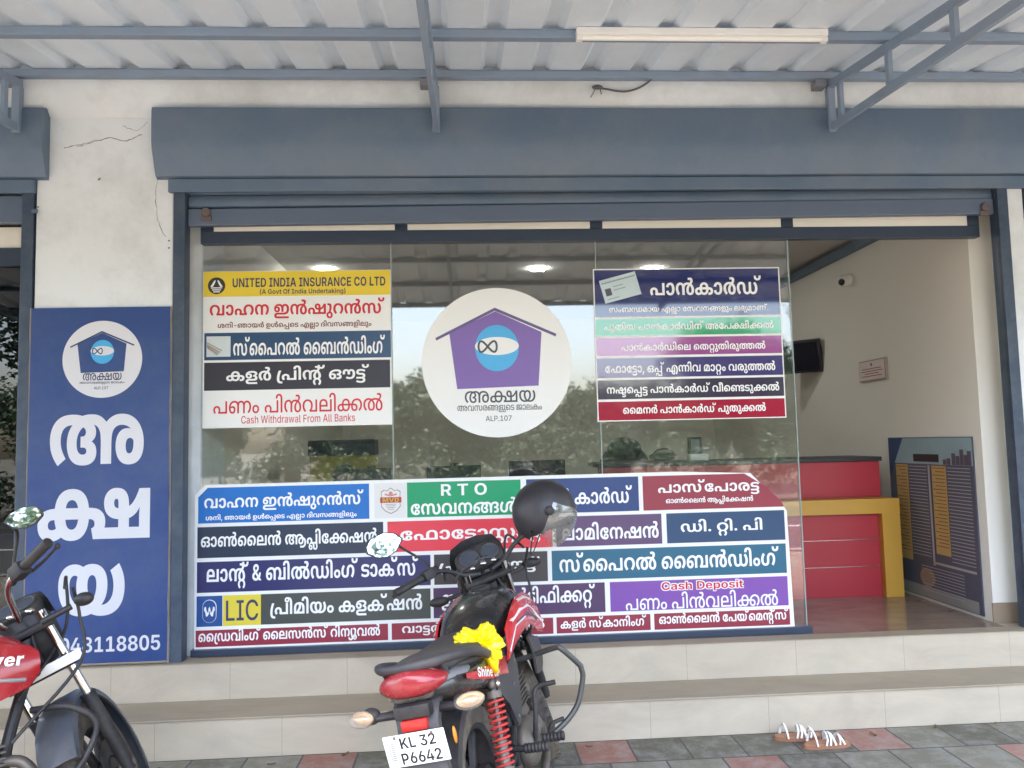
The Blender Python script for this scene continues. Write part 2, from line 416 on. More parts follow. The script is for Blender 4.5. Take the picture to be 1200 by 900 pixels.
[108,[51,0,51,218,169,218,169,0],[109,247,82,247,44,264,45,277,44,290,82,307,109,307,136,307,172,290,173,277,172,264,136,247]],
[101,[59,0,59,218,145,218,145,0],[101,252,80,252,48,267,49,277,48,288,80,303,101,303,124,303,156,288,157,277,156,267,124,252]],
[116,[43,0,43,218,189,218,189,0],[117,242,84,242,42,262,43,277,42,291,84,311,117,311,146,311,190,291,191,277,190,262,146,242]],
[232,[157,64,157,134,175,134,317,218,453,218,265,109,237,109],[51,0,51,291,169,291,169,0],[323,0,193,96,271,137,461,0]],
[224,[139,74,139,126,153,126,325,218,429,218,231,113,217,113],[59,0,59,291,145,291,145,0],[333,0,179,103,237,134,441,0]],
[115,[167,-2,112,-2,58,26,59,51,59,291,145,291,145,60,144,46,158,35,179,35,190,35,200,36,207,36,221,2,212,1,182,-2]],
[355,[59,0,59,218,141,218,143,168,137,168,144,186,184,210,236,222,265,222,312,222,370,192,381,166,371,166,378,184,420,209,480,222,515,222,554,222,616,205,652,172,653,147,653,0,567,0,567,143,566,165,518,184,485,184,458,184,418,173,398,153,399,140,399,0,313,0,313,146,312,163,268,184,235,184,210,184,168,173,144,152,145,136,145,0]],
[249,[169,126,169,0,51,0,51,218,161,218,163,164,157,164,172,191,242,221,299,221,344,221,410,201,448,164,449,139,449,0,333,0,333,129,332,149,288,172,253,172,228,172,188,161,168,141]],
[240,[145,129,145,0,59,0,59,218,141,218,141,165,133,165,150,194,224,221,277,221,320,221,386,202,424,166,425,139,425,0,339,0,339,133,338,157,288,184,247,184,216,184,170,171,144,147]],
[257,[189,124,189,0,43,0,43,218,181,218,185,163,179,163,192,188,260,221,321,221,366,221,434,200,472,163,473,139,473,0,325,0,325,124,324,142,290,161,259,161,238,161,206,152,188,136]],
[245,[247,-4,180,-4,84,24,32,75,33,108,32,142,84,193,180,221,247,221,312,221,408,193,460,142,461,108,460,75,408,24,312,-4],[247,42,276,42,318,59,340,89,341,108,340,128,318,158,276,175,247,175,214,175,172,158,152,128,153,108,152,89,172,59,214,42]],
[242,[243,-4,180,-4,88,24,38,74,39,108,38,142,88,193,180,221,243,221,304,221,396,193,446,142,447,108,446,74,396,24,304,-4],[243,32,282,32,334,53,358,87,359,108,358,129,334,164,282,185,243,185,202,185,150,164,124,129,125,108,124,87,150,53,202,32]],
[249,[249,-4,180,-4,80,24,26,75,27,108,26,142,80,193,180,221,249,221,320,221,418,193,472,142,473,108,472,75,418,24,320,-4],[249,51,272,51,304,65,322,91,323,109,322,126,304,152,272,166,249,166,226,166,192,152,176,126,177,109,176,91,192,65,226,51]],
[252,[51,-82,51,218,165,218,165,182,173,182,180,190,208,209,258,221,297,221,344,221,424,196,472,146,473,109,472,72,426,22,344,-4,295,-4,260,-4,210,8,180,26,173,35,169,35,169,-82],[259,43,290,43,332,60,352,90,353,109,352,128,332,158,290,174,259,174,228,174,186,158,164,129,165,109,164,89,186,60,228,43]],
[163,[51,0,51,218,165,218,165,180,169,180,180,200,236,221,275,221,282,221,304,220,313,219,313,167,304,168,274,170,261,170,234,170,192,158,168,138,169,124,169,0]],
[155,[59,0,59,218,141,218,141,183,147,183,158,201,218,222,257,222,264,222,286,221,293,220,293,179,288,180,262,182,249,182,218,182,170,169,144,147,145,132,145,0]],
[171,[43,0,43,218,185,218,185,178,191,178,200,200,254,221,291,221,300,221,320,220,329,218,329,155,318,157,286,159,273,159,248,159,210,148,188,129,189,116,189,0]],
[224,[225,-4,170,-4,90,11,38,40,31,60,141,69,148,54,192,39,229,39,260,39,300,51,301,61,300,70,272,81,243,84,169,92,104,98,42,129,43,154,42,174,88,205,170,221,227,221,276,221,352,207,400,181,409,163,305,154,296,165,260,179,229,179,198,179,160,167,161,157,160,149,184,137,217,134,295,126,356,120,420,91,421,67,420,46,368,14,280,-4]],
[216,[215,-4,168,-4,94,9,46,36,39,55,121,64,128,46,178,30,217,30,256,30,306,48,307,60,306,70,276,84,245,87,173,96,110,102,52,132,53,156,52,176,94,205,170,221,221,221,268,221,334,207,376,183,387,167,309,158,300,170,260,187,221,187,184,187,138,171,139,159,138,148,170,134,205,130,277,122,336,116,394,86,395,64,394,44,348,13,268,-4]],
[232,[233,-4,174,-4,86,12,30,43,25,64,161,74,168,61,204,46,239,46,264,46,292,55,293,62,292,69,268,78,241,80,165,87,100,94,34,126,35,151,34,173,82,204,170,221,231,221,286,221,370,206,422,179,429,159,301,150,294,160,258,172,233,172,210,172,180,163,181,155,180,150,198,140,225,138,313,130,376,124,442,95,443,71,442,48,388,14,292,-4]],
[146,[269,218,269,174,9,174,9,218],[69,270,185,270,185,64,184,54,204,44,225,44,232,44,256,45,263,46,281,2,260,-1,220,-3,205,-3,138,-3,68,29,69,59]],
[136,[245,218,245,184,9,184,9,218],[73,270,159,270,159,59,158,46,180,34,205,34,212,34,234,35,243,36,257,2,244,-1,212,-3,197,-3,136,-3,72,28,73,56]],
[240,[173,0,13,218,137,218,211,105,224,84,244,40,255,17,229,17,240,40,258,84,273,105,345,218,469,218,307,0]],
[249,[165,0,7,218,161,218,223,115,234,93,254,48,265,22,241,22,248,48,268,93,281,115,341,218,493,218,335,0]],
[332,[155,0,23,218,113,218,161,128,172,108,196,58,209,27,195,27,206,57,230,107,241,128,291,218,377,218,423,128,432,107,456,57,469,27,457,27,468,57,490,107,503,128,551,218,641,218,511,0,425,0,369,94,360,108,346,139,330,172,323,188,341,188,332,172,318,139,302,108,295,94,241,0]],
[736,[325,230,372,230,472,222,519,212,526,211,540,206,549,204,574,199,616,183,644,162,645,149,644,139,630,122,598,108,573,102,573,106,608,99,652,74,653,55,652,39,620,12,540,-5,475,-5,398,-5,306,22,264,67,265,95,264,118,292,160,356,195,409,208,412,210,422,213,429,214,462,222,546,230,593,230,648,230,724,220,780,202,805,190,857,88,857,0,735,0,735,100,734,130,716,164,689,175,670,182,624,189,593,189,568,189,524,186,509,184,472,179,422,160,390,135,376,109,377,96,376,64,424,37,471,37,504,37,536,48,537,60,536,70,500,81,465,81,443,81,443,124,457,124,496,124,528,138,529,148,528,160,484,179,429,184,408,186,360,189,333,189,270,189,190,169,152,135,153,112,152,94,170,65,206,39,235,26,153,-5,116,10,62,44,30,86,31,112,30,134,60,176,128,210,242,230],[1001,230,1072,230,1186,206,1258,164,1273,136,1276,126,1282,104,1283,92,1282,58,1238,16,1152,-5,1091,-5,1032,-5,956,16,916,51,917,73,916,115,1038,161,1149,161,1168,161,1196,160,1209,160,1239,158,1304,153,1400,120,1450,70,1451,40,1450,16,1420,-28,1354,-61,1250,-80,1177,-80,1136,-80,1060,-75,1031,-70,1065,-28,1090,-32,1138,-36,1173,-36,1220,-36,1284,-23,1320,0,1334,27,1335,40,1334,60,1312,88,1274,108,1249,114,1219,116,1204,118,1172,120,1157,120,1114,120,1060,108,1034,86,1035,72,1034,62,1048,46,1074,37,1097,37,1132,37,1168,63,1169,92,1168,106,1158,130,1151,141,1145,151,1130,162,1086,178,1030,186,995,186,966,186,922,180,903,172,886,167,866,149,856,120,857,97,857,84,783,187,804,199,864,218,944,230]],
[232,[433,113,432,90,412,47,364,14,282,-5,221,-5,166,-5,92,10,48,32,22,60,17,73,139,84,144,73,160,52,194,38,221,38,252,38,290,57,308,90,309,112,308,135,290,168,252,187,225,187,198,187,164,174,146,153,141,142,19,152,28,166,56,194,104,216,176,230,229,230,286,230,366,211,412,178,432,136]],
[212,[393,112,392,89,372,47,328,14,252,-5,197,-5,152,-5,88,9,44,31,20,57,15,70,103,78,108,67,128,44,166,28,197,28,236,28,282,49,304,87,305,112,304,136,282,174,236,195,201,195,172,195,132,179,110,157,105,146,19,154,24,167,52,193,96,214,160,228,205,228,258,228,330,209,372,176,392,135]],
[635,[217,-5,166,-5,82,16,30,61,31,97,30,127,72,175,152,210,266,230,337,230,406,230,506,212,572,179,606,137,607,112,606,86,574,44,518,10,483,-5,403,26,426,38,462,62,482,92,483,112,482,134,448,168,378,186,325,186,268,186,186,162,140,121,141,96,140,73,158,47,192,36,211,36,228,36,250,43,262,57,263,67,262,82,234,98,205,98,176,98,122,82,95,67,85,107,108,119,182,139,233,139,280,139,344,122,378,91,379,70,378,46,340,13,268,-5],[851,-5,800,-5,716,16,664,61,665,97,664,127,706,175,788,210,900,230,973,230,1040,230,1142,212,1208,179,1240,137,1241,112,1240,86,1208,44,1152,10,1117,-5,1037,26,1060,38,1096,62,1116,92,1117,112,1116,134,1082,168,1012,186,961,186,904,186,820,162,774,121,775,96,774,73,794,47,826,36,847,36,862,36,884,43,896,57,897,67,896,82,868,98,841,98,810,98,756,82,731,67,721,107,742,119,818,139,869,139,916,139,980,122,1012,91,1013,70,1012,46,974,13,902,-5]],
[666,[325,230,372,230,472,222,519,212,526,211,540,206,549,204,574,199,616,183,644,162,645,149,644,139,630,122,598,108,573,102,573,106,608,99,652,74,653,55,652,39,620,12,540,-5,475,-5,398,-5,306,22,264,67,265,95,264,118,292,160,356,195,409,208,412,210,422,213,429,214,462,222,546,230,593,230,648,230,724,220,780,202,805,190,857,87,857,0,735,0,735,100,734,130,716,164,689,175,670,182,624,189,593,189,568,189,524,186,509,184,472,179,422,160,390,135,376,109,377,96,376,64,424,37,471,37,504,37,536,48,537,60,536,70,500,81,465,81,443,81,443,124,457,124,496,124,528,138,529,148,528,160,484,179,429,184,408,186,360,189,333,189,270,189,190,169,152,135,153,112,152,94,170,65,206,39,235,26,153,-5,116,10,62,44,30,86,31,112,30,134,60,176,128,210,242,230],[1109,-5,1044,-5,968,19,932,59,933,82,932,119,1012,164,1093,164,1140,164,1212,140,1256,102,1259,82,1213,83,1208,93,1184,111,1146,124,1121,124,1082,124,1048,101,1049,81,1048,68,1062,48,1090,38,1113,38,1136,38,1168,50,1186,76,1187,96,1186,101,1184,116,1181,123,1180,125,1184,129,1183,131,1176,146,1134,170,1060,186,1005,186,968,186,922,180,903,172,888,167,866,149,856,120,857,97,857,82,783,188,806,199,864,218,948,230,1009,230,1080,230,1192,209,1266,172,1304,123,1305,95,1304,61,1256,16,1168,-5]],
[622,[305,228,344,228,430,220,467,213,472,212,484,207,489,206,526,200,572,182,594,161,595,148,594,138,580,121,550,108,525,102,525,104,560,98,602,73,603,55,602,39,570,12,500,-5,443,-5,376,-5,292,22,252,67,253,94,252,117,280,158,338,194,387,207,392,208,400,211,405,212,434,219,510,228,557,228,610,228,684,215,736,194,755,182,787,95,787,0,699,0,699,108,698,138,680,170,657,179,640,187,590,196,549,196,526,196,484,193,469,191,432,185,380,164,348,136,334,108,335,96,334,62,390,27,443,27,480,27,520,42,521,57,520,70,476,85,433,85,415,85,415,118,427,118,472,118,510,134,511,148,510,164,462,186,409,190,380,194,332,195,311,195,246,195,160,173,120,135,121,110,120,90,142,59,182,34,213,23,159,-4,122,8,64,40,30,84,31,111,30,135,62,177,128,209,232,228],[1035,-5,978,-5,906,19,872,57,873,80,872,117,954,162,1027,162,1072,162,1140,139,1180,102,1183,82,1155,83,1148,95,1120,116,1074,130,1045,130,998,130,956,102,957,80,956,65,972,41,1008,28,1037,28,1066,28,1106,42,1128,73,1129,98,1128,103,1126,114,1125,120,1124,123,1124,130,1123,133,1116,148,1072,176,996,194,937,194,902,194,850,186,831,178,816,172,796,155,786,130,787,109,787,83,735,184,756,196,808,216,884,228,941,228,1006,228,1108,208,1178,172,1212,124,1213,96,1212,61,1168,16,1086,-5]],
[693,[343,232,390,232,464,228,509,221,522,220,536,210,549,208,582,203,642,187,680,164,681,150,680,139,666,122,632,108,607,102,605,108,646,101,688,76,689,56,688,40,654,13,570,-5,497,-5,414,-5,314,22,268,68,269,96,268,122,302,162,362,192,403,204,412,206,432,216,443,218,480,226,566,232,611,232,666,232,744,223,804,205,833,192,901,77,901,0,751,0,751,94,750,120,732,160,705,171,688,178,644,184,613,184,596,184,560,182,545,180,516,177,466,164,428,143,406,115,407,98,406,70,454,45,493,45,518,45,546,53,547,62,546,69,520,78,493,78,463,78,463,129,481,129,510,129,536,140,537,149,536,161,494,174,449,176,422,180,376,183,347,183,284,183,212,165,180,133,181,112,180,96,196,69,230,42,255,27,145,-5,110,11,58,46,28,88,29,114,28,134,58,175,128,211,250,232],[1153,-5,1084,-5,1000,19,960,59,961,82,960,120,1048,164,1127,164,1176,164,1252,140,1296,102,1299,82,1241,81,1236,91,1216,108,1184,118,1165,118,1134,118,1104,100,1105,82,1104,70,1116,54,1140,46,1155,46,1174,46,1202,57,1216,79,1217,97,1216,103,1212,116,1213,122,1210,124,1214,130,1213,132,1208,145,1164,167,1094,180,1047,180,1008,180,962,172,947,166,926,159,906,136,900,109,901,95,901,62,795,180,820,194,886,217,980,232,1045,232,1124,232,1242,210,1322,172,1362,122,1363,95,1362,63,1314,18,1220,-5]],
[202,[203,-5,148,-5,66,15,24,50,25,72,24,95,68,130,148,149,201,149,256,149,336,130,380,96,381,72,380,49,336,14,256,-5],[201,108,172,108,134,90,135,72,134,55,172,37,203,37,230,37,270,54,271,72,270,90,230,108]],
[188,[189,-5,138,-5,64,14,24,49,25,71,24,94,66,128,140,146,189,146,236,146,310,128,352,94,353,71,352,48,310,14,236,-5],[189,114,154,114,108,93,109,70,108,49,154,27,189,27,222,27,270,49,271,71,270,93,224,114]],
[668,[397,230,486,230,592,212,638,183,639,164,638,153,622,133,590,118,563,111,561,113,604,106,646,77,647,58,646,28,564,-5,485,-5,452,-5,408,-2,391,0,405,42,416,40,444,38,463,38,496,38,526,49,527,63,526,68,516,78,507,82,496,86,462,90,429,90,415,90,415,132,427,132,460,132,492,137,505,142,510,145,516,152,517,158,516,172,456,186,389,186,340,186,250,176,180,155,140,122,141,100,141,95,140,73,158,46,192,36,211,36,228,36,250,43,262,57,263,67,262,82,234,98,205,98,176,98,122,82,95,67,85,107,108,119,182,139,233,139,280,139,344,122,378,91,379,70,378,46,340,13,266,-5,215,-5,164,-5,80,16,30,61,31,95,30,128,82,178,180,212,316,230],[1121,230,1180,230,1264,203,1308,156,1309,124,1308,83,1250,26,1138,-5,1057,-5,992,-5,896,6,853,18,897,58,934,49,1002,39,1045,39,1098,39,1160,60,1186,97,1187,122,1186,156,1144,187,1113,187,1096,187,1074,180,1069,175,1062,170,1058,156,1059,142,1059,105,939,105,939,134,938,150,932,170,927,175,918,182,894,187,883,187,848,187,816,165,817,152,816,140,822,122,829,116,713,103,704,114,696,142,697,152,696,172,732,208,808,230,869,230,916,230,980,216,1003,204,993,204,1016,218,1080,230]],
[579,[321,230,392,230,492,210,531,190,551,160,567,102,567,0,447,0,447,108,446,138,428,166,411,173,396,180,352,187,319,187,268,187,188,166,140,126,141,96,141,95,140,73,158,47,192,36,211,36,228,36,250,43,262,57,263,67,262,82,234,98,205,98,176,98,122,82,95,67,85,107,108,119,184,139,235,139,280,139,344,122,378,91,379,70,378,46,340,13,266,-5,215,-5,166,-5,82,16,30,61,31,97,30,140,106,199,240,230],[1109,225,1109,0,717,0,681,24,706,42,738,72,752,100,753,116,752,140,724,172,676,187,647,187,624,187,594,179,587,174,576,167,566,146,567,129,567,0,449,0,449,96,493,169,501,198,528,214,604,230,659,230,726,230,824,201,874,151,875,120,874,103,864,74,840,48,823,36,795,43,989,43,989,225]],
[298,[363,230,426,230,520,216,570,189,571,169,570,159,560,142,549,137,534,129,484,121,439,121,411,121,388,121,368,120,363,118,356,116,352,112,353,109,352,102,386,99,415,99,429,99,476,99,528,92,545,84,556,78,570,61,571,50,570,34,536,9,462,-5,405,-5,368,-5,308,-2,256,5,233,9,269,48,298,43,358,38,393,38,430,38,458,43,459,49,458,55,438,59,421,59,409,59,344,59,274,69,261,79,250,85,240,99,241,108,240,119,254,138,271,144,288,152,346,160,397,160,421,160,438,160,456,164,457,170,456,179,404,187,361,187,288,187,198,162,158,116,159,86,158,66,168,26,179,9,67,-2,52,18,36,68,37,89,36,132,108,196,252,230]],
[287,[343,230,408,230,496,213,538,184,539,166,538,148,504,122,463,111,461,113,504,106,546,77,547,58,546,28,460,-5,379,-5,346,-5,294,-2,273,0,289,42,306,40,340,38,357,38,394,38,426,49,427,63,426,68,416,78,407,82,396,86,364,90,333,90,291,90,291,132,331,132,356,132,392,137,403,142,408,145,416,154,417,160,416,173,378,187,337,187,276,187,198,162,158,116,159,86,158,66,168,26,179,9,67,-2,52,18,36,68,37,89,36,132,104,195,240,230]],
[536,[525,-5,476,-5,408,8,383,21,364,30,342,53,330,83,331,102,331,117,330,138,322,164,313,171,302,179,272,186,247,186,220,186,176,172,152,142,153,116,152,100,168,70,200,41,229,26,145,-5,108,13,56,50,30,93,31,119,30,153,84,202,184,230,253,230,304,230,380,216,405,204,422,194,444,169,452,139,453,120,453,110,452,86,460,61,473,53,480,46,512,39,535,39,552,39,584,45,593,50,606,58,616,80,617,100,617,225,737,225,737,103,736,81,744,60,757,52,766,45,798,38,815,38,844,38,892,54,920,86,921,109,920,125,904,154,872,184,845,199,931,230,966,212,1016,175,1042,132,1043,106,1042,74,992,24,896,-5,827,-5,776,-5,702,10,669,26,679,26,648,12,580,-5]],
[263,[319,-5,256,-5,152,9,72,38,28,83,29,114,28,144,74,188,154,216,260,230,321,230,384,230,462,214,496,187,497,170,496,152,462,128,402,115,361,115,310,115,252,130,226,155,227,169,226,178,236,192,241,196,349,204,334,199,318,183,319,173,318,164,334,152,357,152,376,152,394,162,395,169,394,180,362,190,337,190,324,190,300,190,291,189,244,189,180,170,146,136,147,114,146,92,178,56,242,37,287,36,296,36,318,35,331,35,350,35,376,40,390,49,391,56,390,64,372,74,355,74,332,74,312,62,313,52,312,43,328,27,345,22,237,30,230,34,222,48,223,57,222,71,246,96,306,110,359,110,398,110,458,98,492,73,493,54,492,38,454,11,378,-5]],
[560,[215,145,280,145,362,122,402,87,403,68,402,56,388,36,381,28,373,43,761,43,755,0,301,0,259,24,268,30,284,51,285,64,284,80,250,103,215,103,190,103,158,93,142,76,143,65,142,49,166,27,179,18,85,-5,56,12,24,46,25,68,24,91,72,126,156,145],[795,230,868,230,976,208,1050,165,1088,105,1089,67,1088,34,1058,-20,1006,-69,971,-91,881,-64,908,-44,944,-3,962,42,963,67,962,91,944,135,904,168,840,187,793,187,730,187,648,154,608,96,609,57,608,46,610,27,613,19,612,17,612,13,613,10,616,-12,636,-38,668,-50,689,-50,706,-50,715,-44,718,-42,722,-34,723,-27,723,155,843,155,843,-17,842,-39,824,-65,805,-74,786,-82,732,-91,693,-91,628,-91,536,-59,488,7,489,57,488,94,524,156,600,204,716,230]],
[318,[217,-5,166,-5,82,16,30,61,31,97,30,127,72,175,152,210,266,230,337,230,406,230,506,212,572,179,606,137,607,112,606,86,574,44,518,10,483,-5,403,26,426,38,462,62,482,92,483,112,482,134,448,168,378,186,325,186,268,186,186,162,140,121,141,96,140,73,158,47,192,36,211,36,228,36,250,43,262,57,263,67,262,82,234,98,205,98,176,98,122,82,95,67,85,107,108,119,182,139,233,139,280,139,344,122,378,91,379,70,378,46,340,13,268,-5]],
[297,[199,-5,154,-5,78,16,30,60,31,94,30,125,72,174,148,209,250,228,313,228,376,228,470,210,532,178,562,136,563,112,562,85,530,42,472,9,437,-4,383,23,408,32,450,57,474,89,475,110,474,135,436,173,360,194,307,194,248,194,160,167,112,122,113,93,112,70,134,41,172,28,199,28,216,28,244,36,260,52,261,64,260,82,224,102,193,102,160,102,106,86,81,72,71,102,92,115,166,134,209,134,250,134,312,118,344,88,345,67,344,45,308,12,244,-5]],
[392,[535,230,602,230,700,203,754,154,755,120,754,94,728,51,678,13,643,-5,557,26,584,42,616,71,632,101,633,117,632,141,606,172,562,186,535,186,512,186,482,179,473,171,460,164,452,137,453,114,453,104,452,86,444,56,422,31,405,22,380,9,304,-5,251,-5,184,-5,84,22,30,72,31,106,30,132,56,176,108,213,145,230,229,200,200,184,168,155,152,125,153,108,152,84,176,53,220,39,247,39,272,39,302,46,313,54,322,62,330,87,331,108,331,120,330,149,356,190,387,204,408,216,478,230]],
[528,[215,145,280,145,362,122,402,87,403,68,402,56,388,36,381,28,373,43,593,43,635,0,301,0,259,24,268,30,284,51,285,64,284,80,250,103,215,103,190,103,158,93,142,76,143,65,142,49,166,27,179,18,85,-5,56,12,24,46,25,68,24,91,72,126,156,145],[759,230,830,230,932,210,996,176,1026,134,1027,112,1026,86,996,44,940,10,903,-5,821,26,844,38,880,62,900,92,901,112,900,134,866,168,802,186,759,186,714,186,648,168,612,135,613,112,612,94,630,66,664,41,689,28,649,0,617,0,585,10,556,26,514,56,490,91,491,114,490,135,520,176,584,210,686,230]],
[110,[-73,340,-26,340,48,332,83,322,132,306,172,251,173,206,173,0,51,0,51,204,50,231,40,269,18,293,-3,299,-18,303,-56,306,-81,306,-98,306,-124,302,-142,293,-141,284,-142,278,-124,267,-107,267,-84,267,-68,280,-67,289,-68,298,-88,313,-103,318,3,311,8,307,16,293,17,285,16,271,-8,246,-64,231,-107,231,-146,231,-202,244,-230,267,-229,284,-230,300,-198,326,-128,340]],
[424,[293,230,344,230,416,220,468,203,489,193,457,196,484,214,568,230,617,230,668,230,744,212,794,182,820,145,821,124,820,88,780,41,739,25,716,17,658,6,578,0,523,0,245,0,212,0,182,-2,175,-4,164,-6,156,-13,157,-18,156,-22,162,-29,171,-32,180,-34,208,-37,245,-37,805,-37,805,-80,229,-80,180,-80,110,-74,87,-67,60,-59,34,-35,35,-20,34,-5,60,20,89,29,102,34,140,40,192,43,229,43,483,43,540,43,608,48,648,59,663,66,684,76,696,104,697,121,696,137,678,167,636,187,601,187,584,187,556,181,547,175,536,168,528,148,529,127,529,59,409,59,409,119,408,142,390,168,373,175,358,181,314,188,281,188,256,188,212,184,176,176,148,164,139,156,136,153,132,145,131,142,130,138,128,130,129,124,128,108,158,89,185,89,208,89,232,103,233,114,232,121,222,131,200,138,185,138,158,138,122,130,103,126,41,131,54,140,108,159,176,172,209,172,254,172,314,156,342,130,343,114,342,97,310,68,240,51,187,51,140,51,68,70,30,105,31,129,30,157,92,203,210,230]],
[110,[-15,340,18,340,76,334,97,326,124,318,156,293,172,254,173,222,173,0,51,0,51,213,50,234,46,262,38,280,31,286,22,292,0,298,-17,298,-32,298,-56,292,-72,280,-71,270,-72,267,-70,259,-67,256,-185,249,-188,254,-192,265,-191,271,-192,294,-146,325,-68,340]],
[98,[-23,338,8,338,58,332,77,325,102,316,128,293,140,256,141,225,141,0,55,0,55,216,54,236,50,266,40,286,33,292,24,298,-4,305,-23,305,-40,305,-70,298,-90,283,-89,271,-90,267,-88,260,-85,256,-171,250,-174,255,-176,265,-175,270,-176,293,-136,323,-66,338]],
[386,[245,228,290,228,360,219,412,202,435,188,409,192,434,208,504,228,561,228,622,228,702,204,740,169,741,150,740,134,722,109,688,90,661,83,513,69,447,66,424,64,364,64,341,64,195,64,164,64,136,62,127,59,116,57,110,50,111,46,110,38,126,29,152,26,167,26,198,26,260,32,320,43,349,48,370,52,412,60,454,67,492,73,511,75,530,78,552,84,570,89,588,92,603,92,632,92,684,83,718,63,719,46,718,22,652,-5,595,-5,546,-5,490,11,466,35,467,48,466,61,494,79,515,82,577,87,568,85,548,75,534,61,535,50,534,36,566,23,593,23,622,23,644,37,645,46,644,55,630,65,604,69,591,69,570,69,536,62,519,55,517,60,506,56,478,45,440,34,417,28,370,18,288,3,206,-5,163,-5,128,-5,66,4,28,26,29,45,28,57,50,76,71,83,88,88,142,94,189,94,455,94,498,94,560,96,602,103,617,108,636,114,656,134,657,148,656,159,636,180,590,195,551,195,526,195,492,188,481,182,466,174,456,150,457,128,457,104,377,104,377,127,376,146,362,174,339,184,324,190,280,197,241,197,202,197,140,191,121,182,116,180,112,175,111,172,106,167,102,158,103,153,102,137,134,124,161,124,180,124,202,131,212,142,213,148,212,159,184,171,157,171,128,171,86,161,73,154,61,168,80,179,142,192,179,192,214,192,260,180,284,159,285,147,284,134,260,110,204,96,161,96,100,96,34,127,35,154,34,176,82,209,176,228]],
[670,[467,230,544,230,640,200,686,147,687,113,686,75,634,22,536,-5,467,-5,412,-5,328,12,301,27,272,43,244,87,245,113,244,168,360,230],[467,187,414,187,364,149,365,113,364,89,386,56,432,38,467,38,498,38,544,55,568,89,569,113,568,138,544,170,500,187],[187,-5,108,-5,24,32,25,65,24,85,60,114,91,122,112,128,162,136,234,139,289,139,875,139,918,139,974,136,1010,129,1027,124,1056,114,1084,86,1085,68,1084,34,1000,-5,923,-5,864,-5,780,16,736,56,737,86,736,95,738,110,741,117,742,120,744,125,745,128,756,152,808,190,882,216,980,230,1037,230,1110,230,1216,210,1280,176,1310,134,1311,112,1310,86,1280,44,1224,10,1187,-5,1105,26,1128,38,1166,62,1186,92,1187,112,1186,134,1148,168,1078,186,1031,186,984,186,912,171,864,144,853,124,850,121,850,115,849,111,846,106,844,94,845,86,844,68,864,46,896,36,917,36,940,36,968,50,969,63,968,70,958,83,949,87,936,92,904,96,863,96,259,96,220,96,180,94,165,88,152,85,138,74,139,66,138,56,152,44,184,38,207,38,228,38,272,45,301,56,351,18,324,9,274,-1,220,-5]],
[626,[437,228,504,228,590,198,632,146,633,112,632,74,586,22,498,-5,437,-5,388,-5,314,10,289,25,262,41,236,84,237,112,236,166,342,228],[437,194,376,194,320,153,321,112,320,84,346,47,396,28,435,28,470,28,520,46,548,84,549,112,548,140,522,177,472,194],[177,-5,104,-5,24,31,25,62,24,81,60,109,89,118,108,123,156,131,224,134,275,134,805,134,848,134,904,129,944,120,961,114,980,105,1002,79,1003,63,1002,32,924,-5,855,-5,806,-5,730,14,688,54,689,83,688,92,692,108,695,116,694,118,696,122,697,124,708,150,756,188,828,214,916,228,969,228,1034,228,1130,209,1190,177,1220,136,1221,112,1220,85,1188,42,1130,9,1093,-4,1041,23,1064,32,1106,57,1132,89,1133,110,1132,134,1092,172,1018,194,965,194,918,194,842,177,790,145,777,123,776,120,776,115,775,113,772,106,768,91,769,84,768,64,790,38,828,27,855,27,884,27,918,44,919,60,918,70,908,84,897,89,882,95,838,101,793,101,263,101,212,101,158,97,139,90,126,86,110,72,111,63,110,51,128,36,162,28,187,28,210,28,260,36,289,47,333,20,306,11,258,0,208,-5]],
[462,[187,-5,108,-5,24,32,25,65,24,85,60,114,91,122,112,128,162,136,234,139,289,139,649,139,722,139,812,131,847,120,872,112,902,85,903,65,902,30,808,-5,739,-5,718,-5,684,-2,665,0,685,41,694,40,716,38,729,38,756,38,784,52,785,65,784,74,770,85,759,88,742,94,696,96,657,96,259,96,220,96,180,94,165,88,152,85,138,74,139,66,138,56,152,44,184,38,207,38,228,38,272,45,301,56,351,18,324,9,274,-1,220,-5],[467,230,544,230,640,200,686,147,687,113,686,75,634,22,536,-5,467,-5,412,-5,328,12,301,27,272,43,244,87,245,113,244,168,360,230],[467,187,414,187,364,149,365,113,364,89,386,56,432,38,467,38,498,38,544,55,568,89,569,113,568,138,544,170,500,187]],
[432,[177,-5,104,-5,24,31,25,62,24,81,60,109,89,118,108,123,156,131,224,134,275,134,599,134,670,134,756,126,787,115,810,107,838,81,839,62,838,30,758,-5,691,-5,670,-5,632,-3,613,0,631,32,640,30,668,28,681,28,716,28,752,45,753,62,752,72,736,86,723,90,702,97,644,101,599,101,263,101,212,101,158,97,139,90,126,86,110,72,111,63,110,51,128,36,162,28,187,28,210,28,260,36,289,47,333,20,306,11,258,0,208,-5],[437,228,504,228,590,198,632,146,633,112,632,74,586,22,498,-5,437,-5,388,-5,314,10,289,25,262,41,236,84,237,112,236,166,342,228],[437,194,376,194,320,153,321,112,320,84,346,47,396,28,435,28,470,28,520,46,548,84,549,112,548,140,522,177,472,194]],
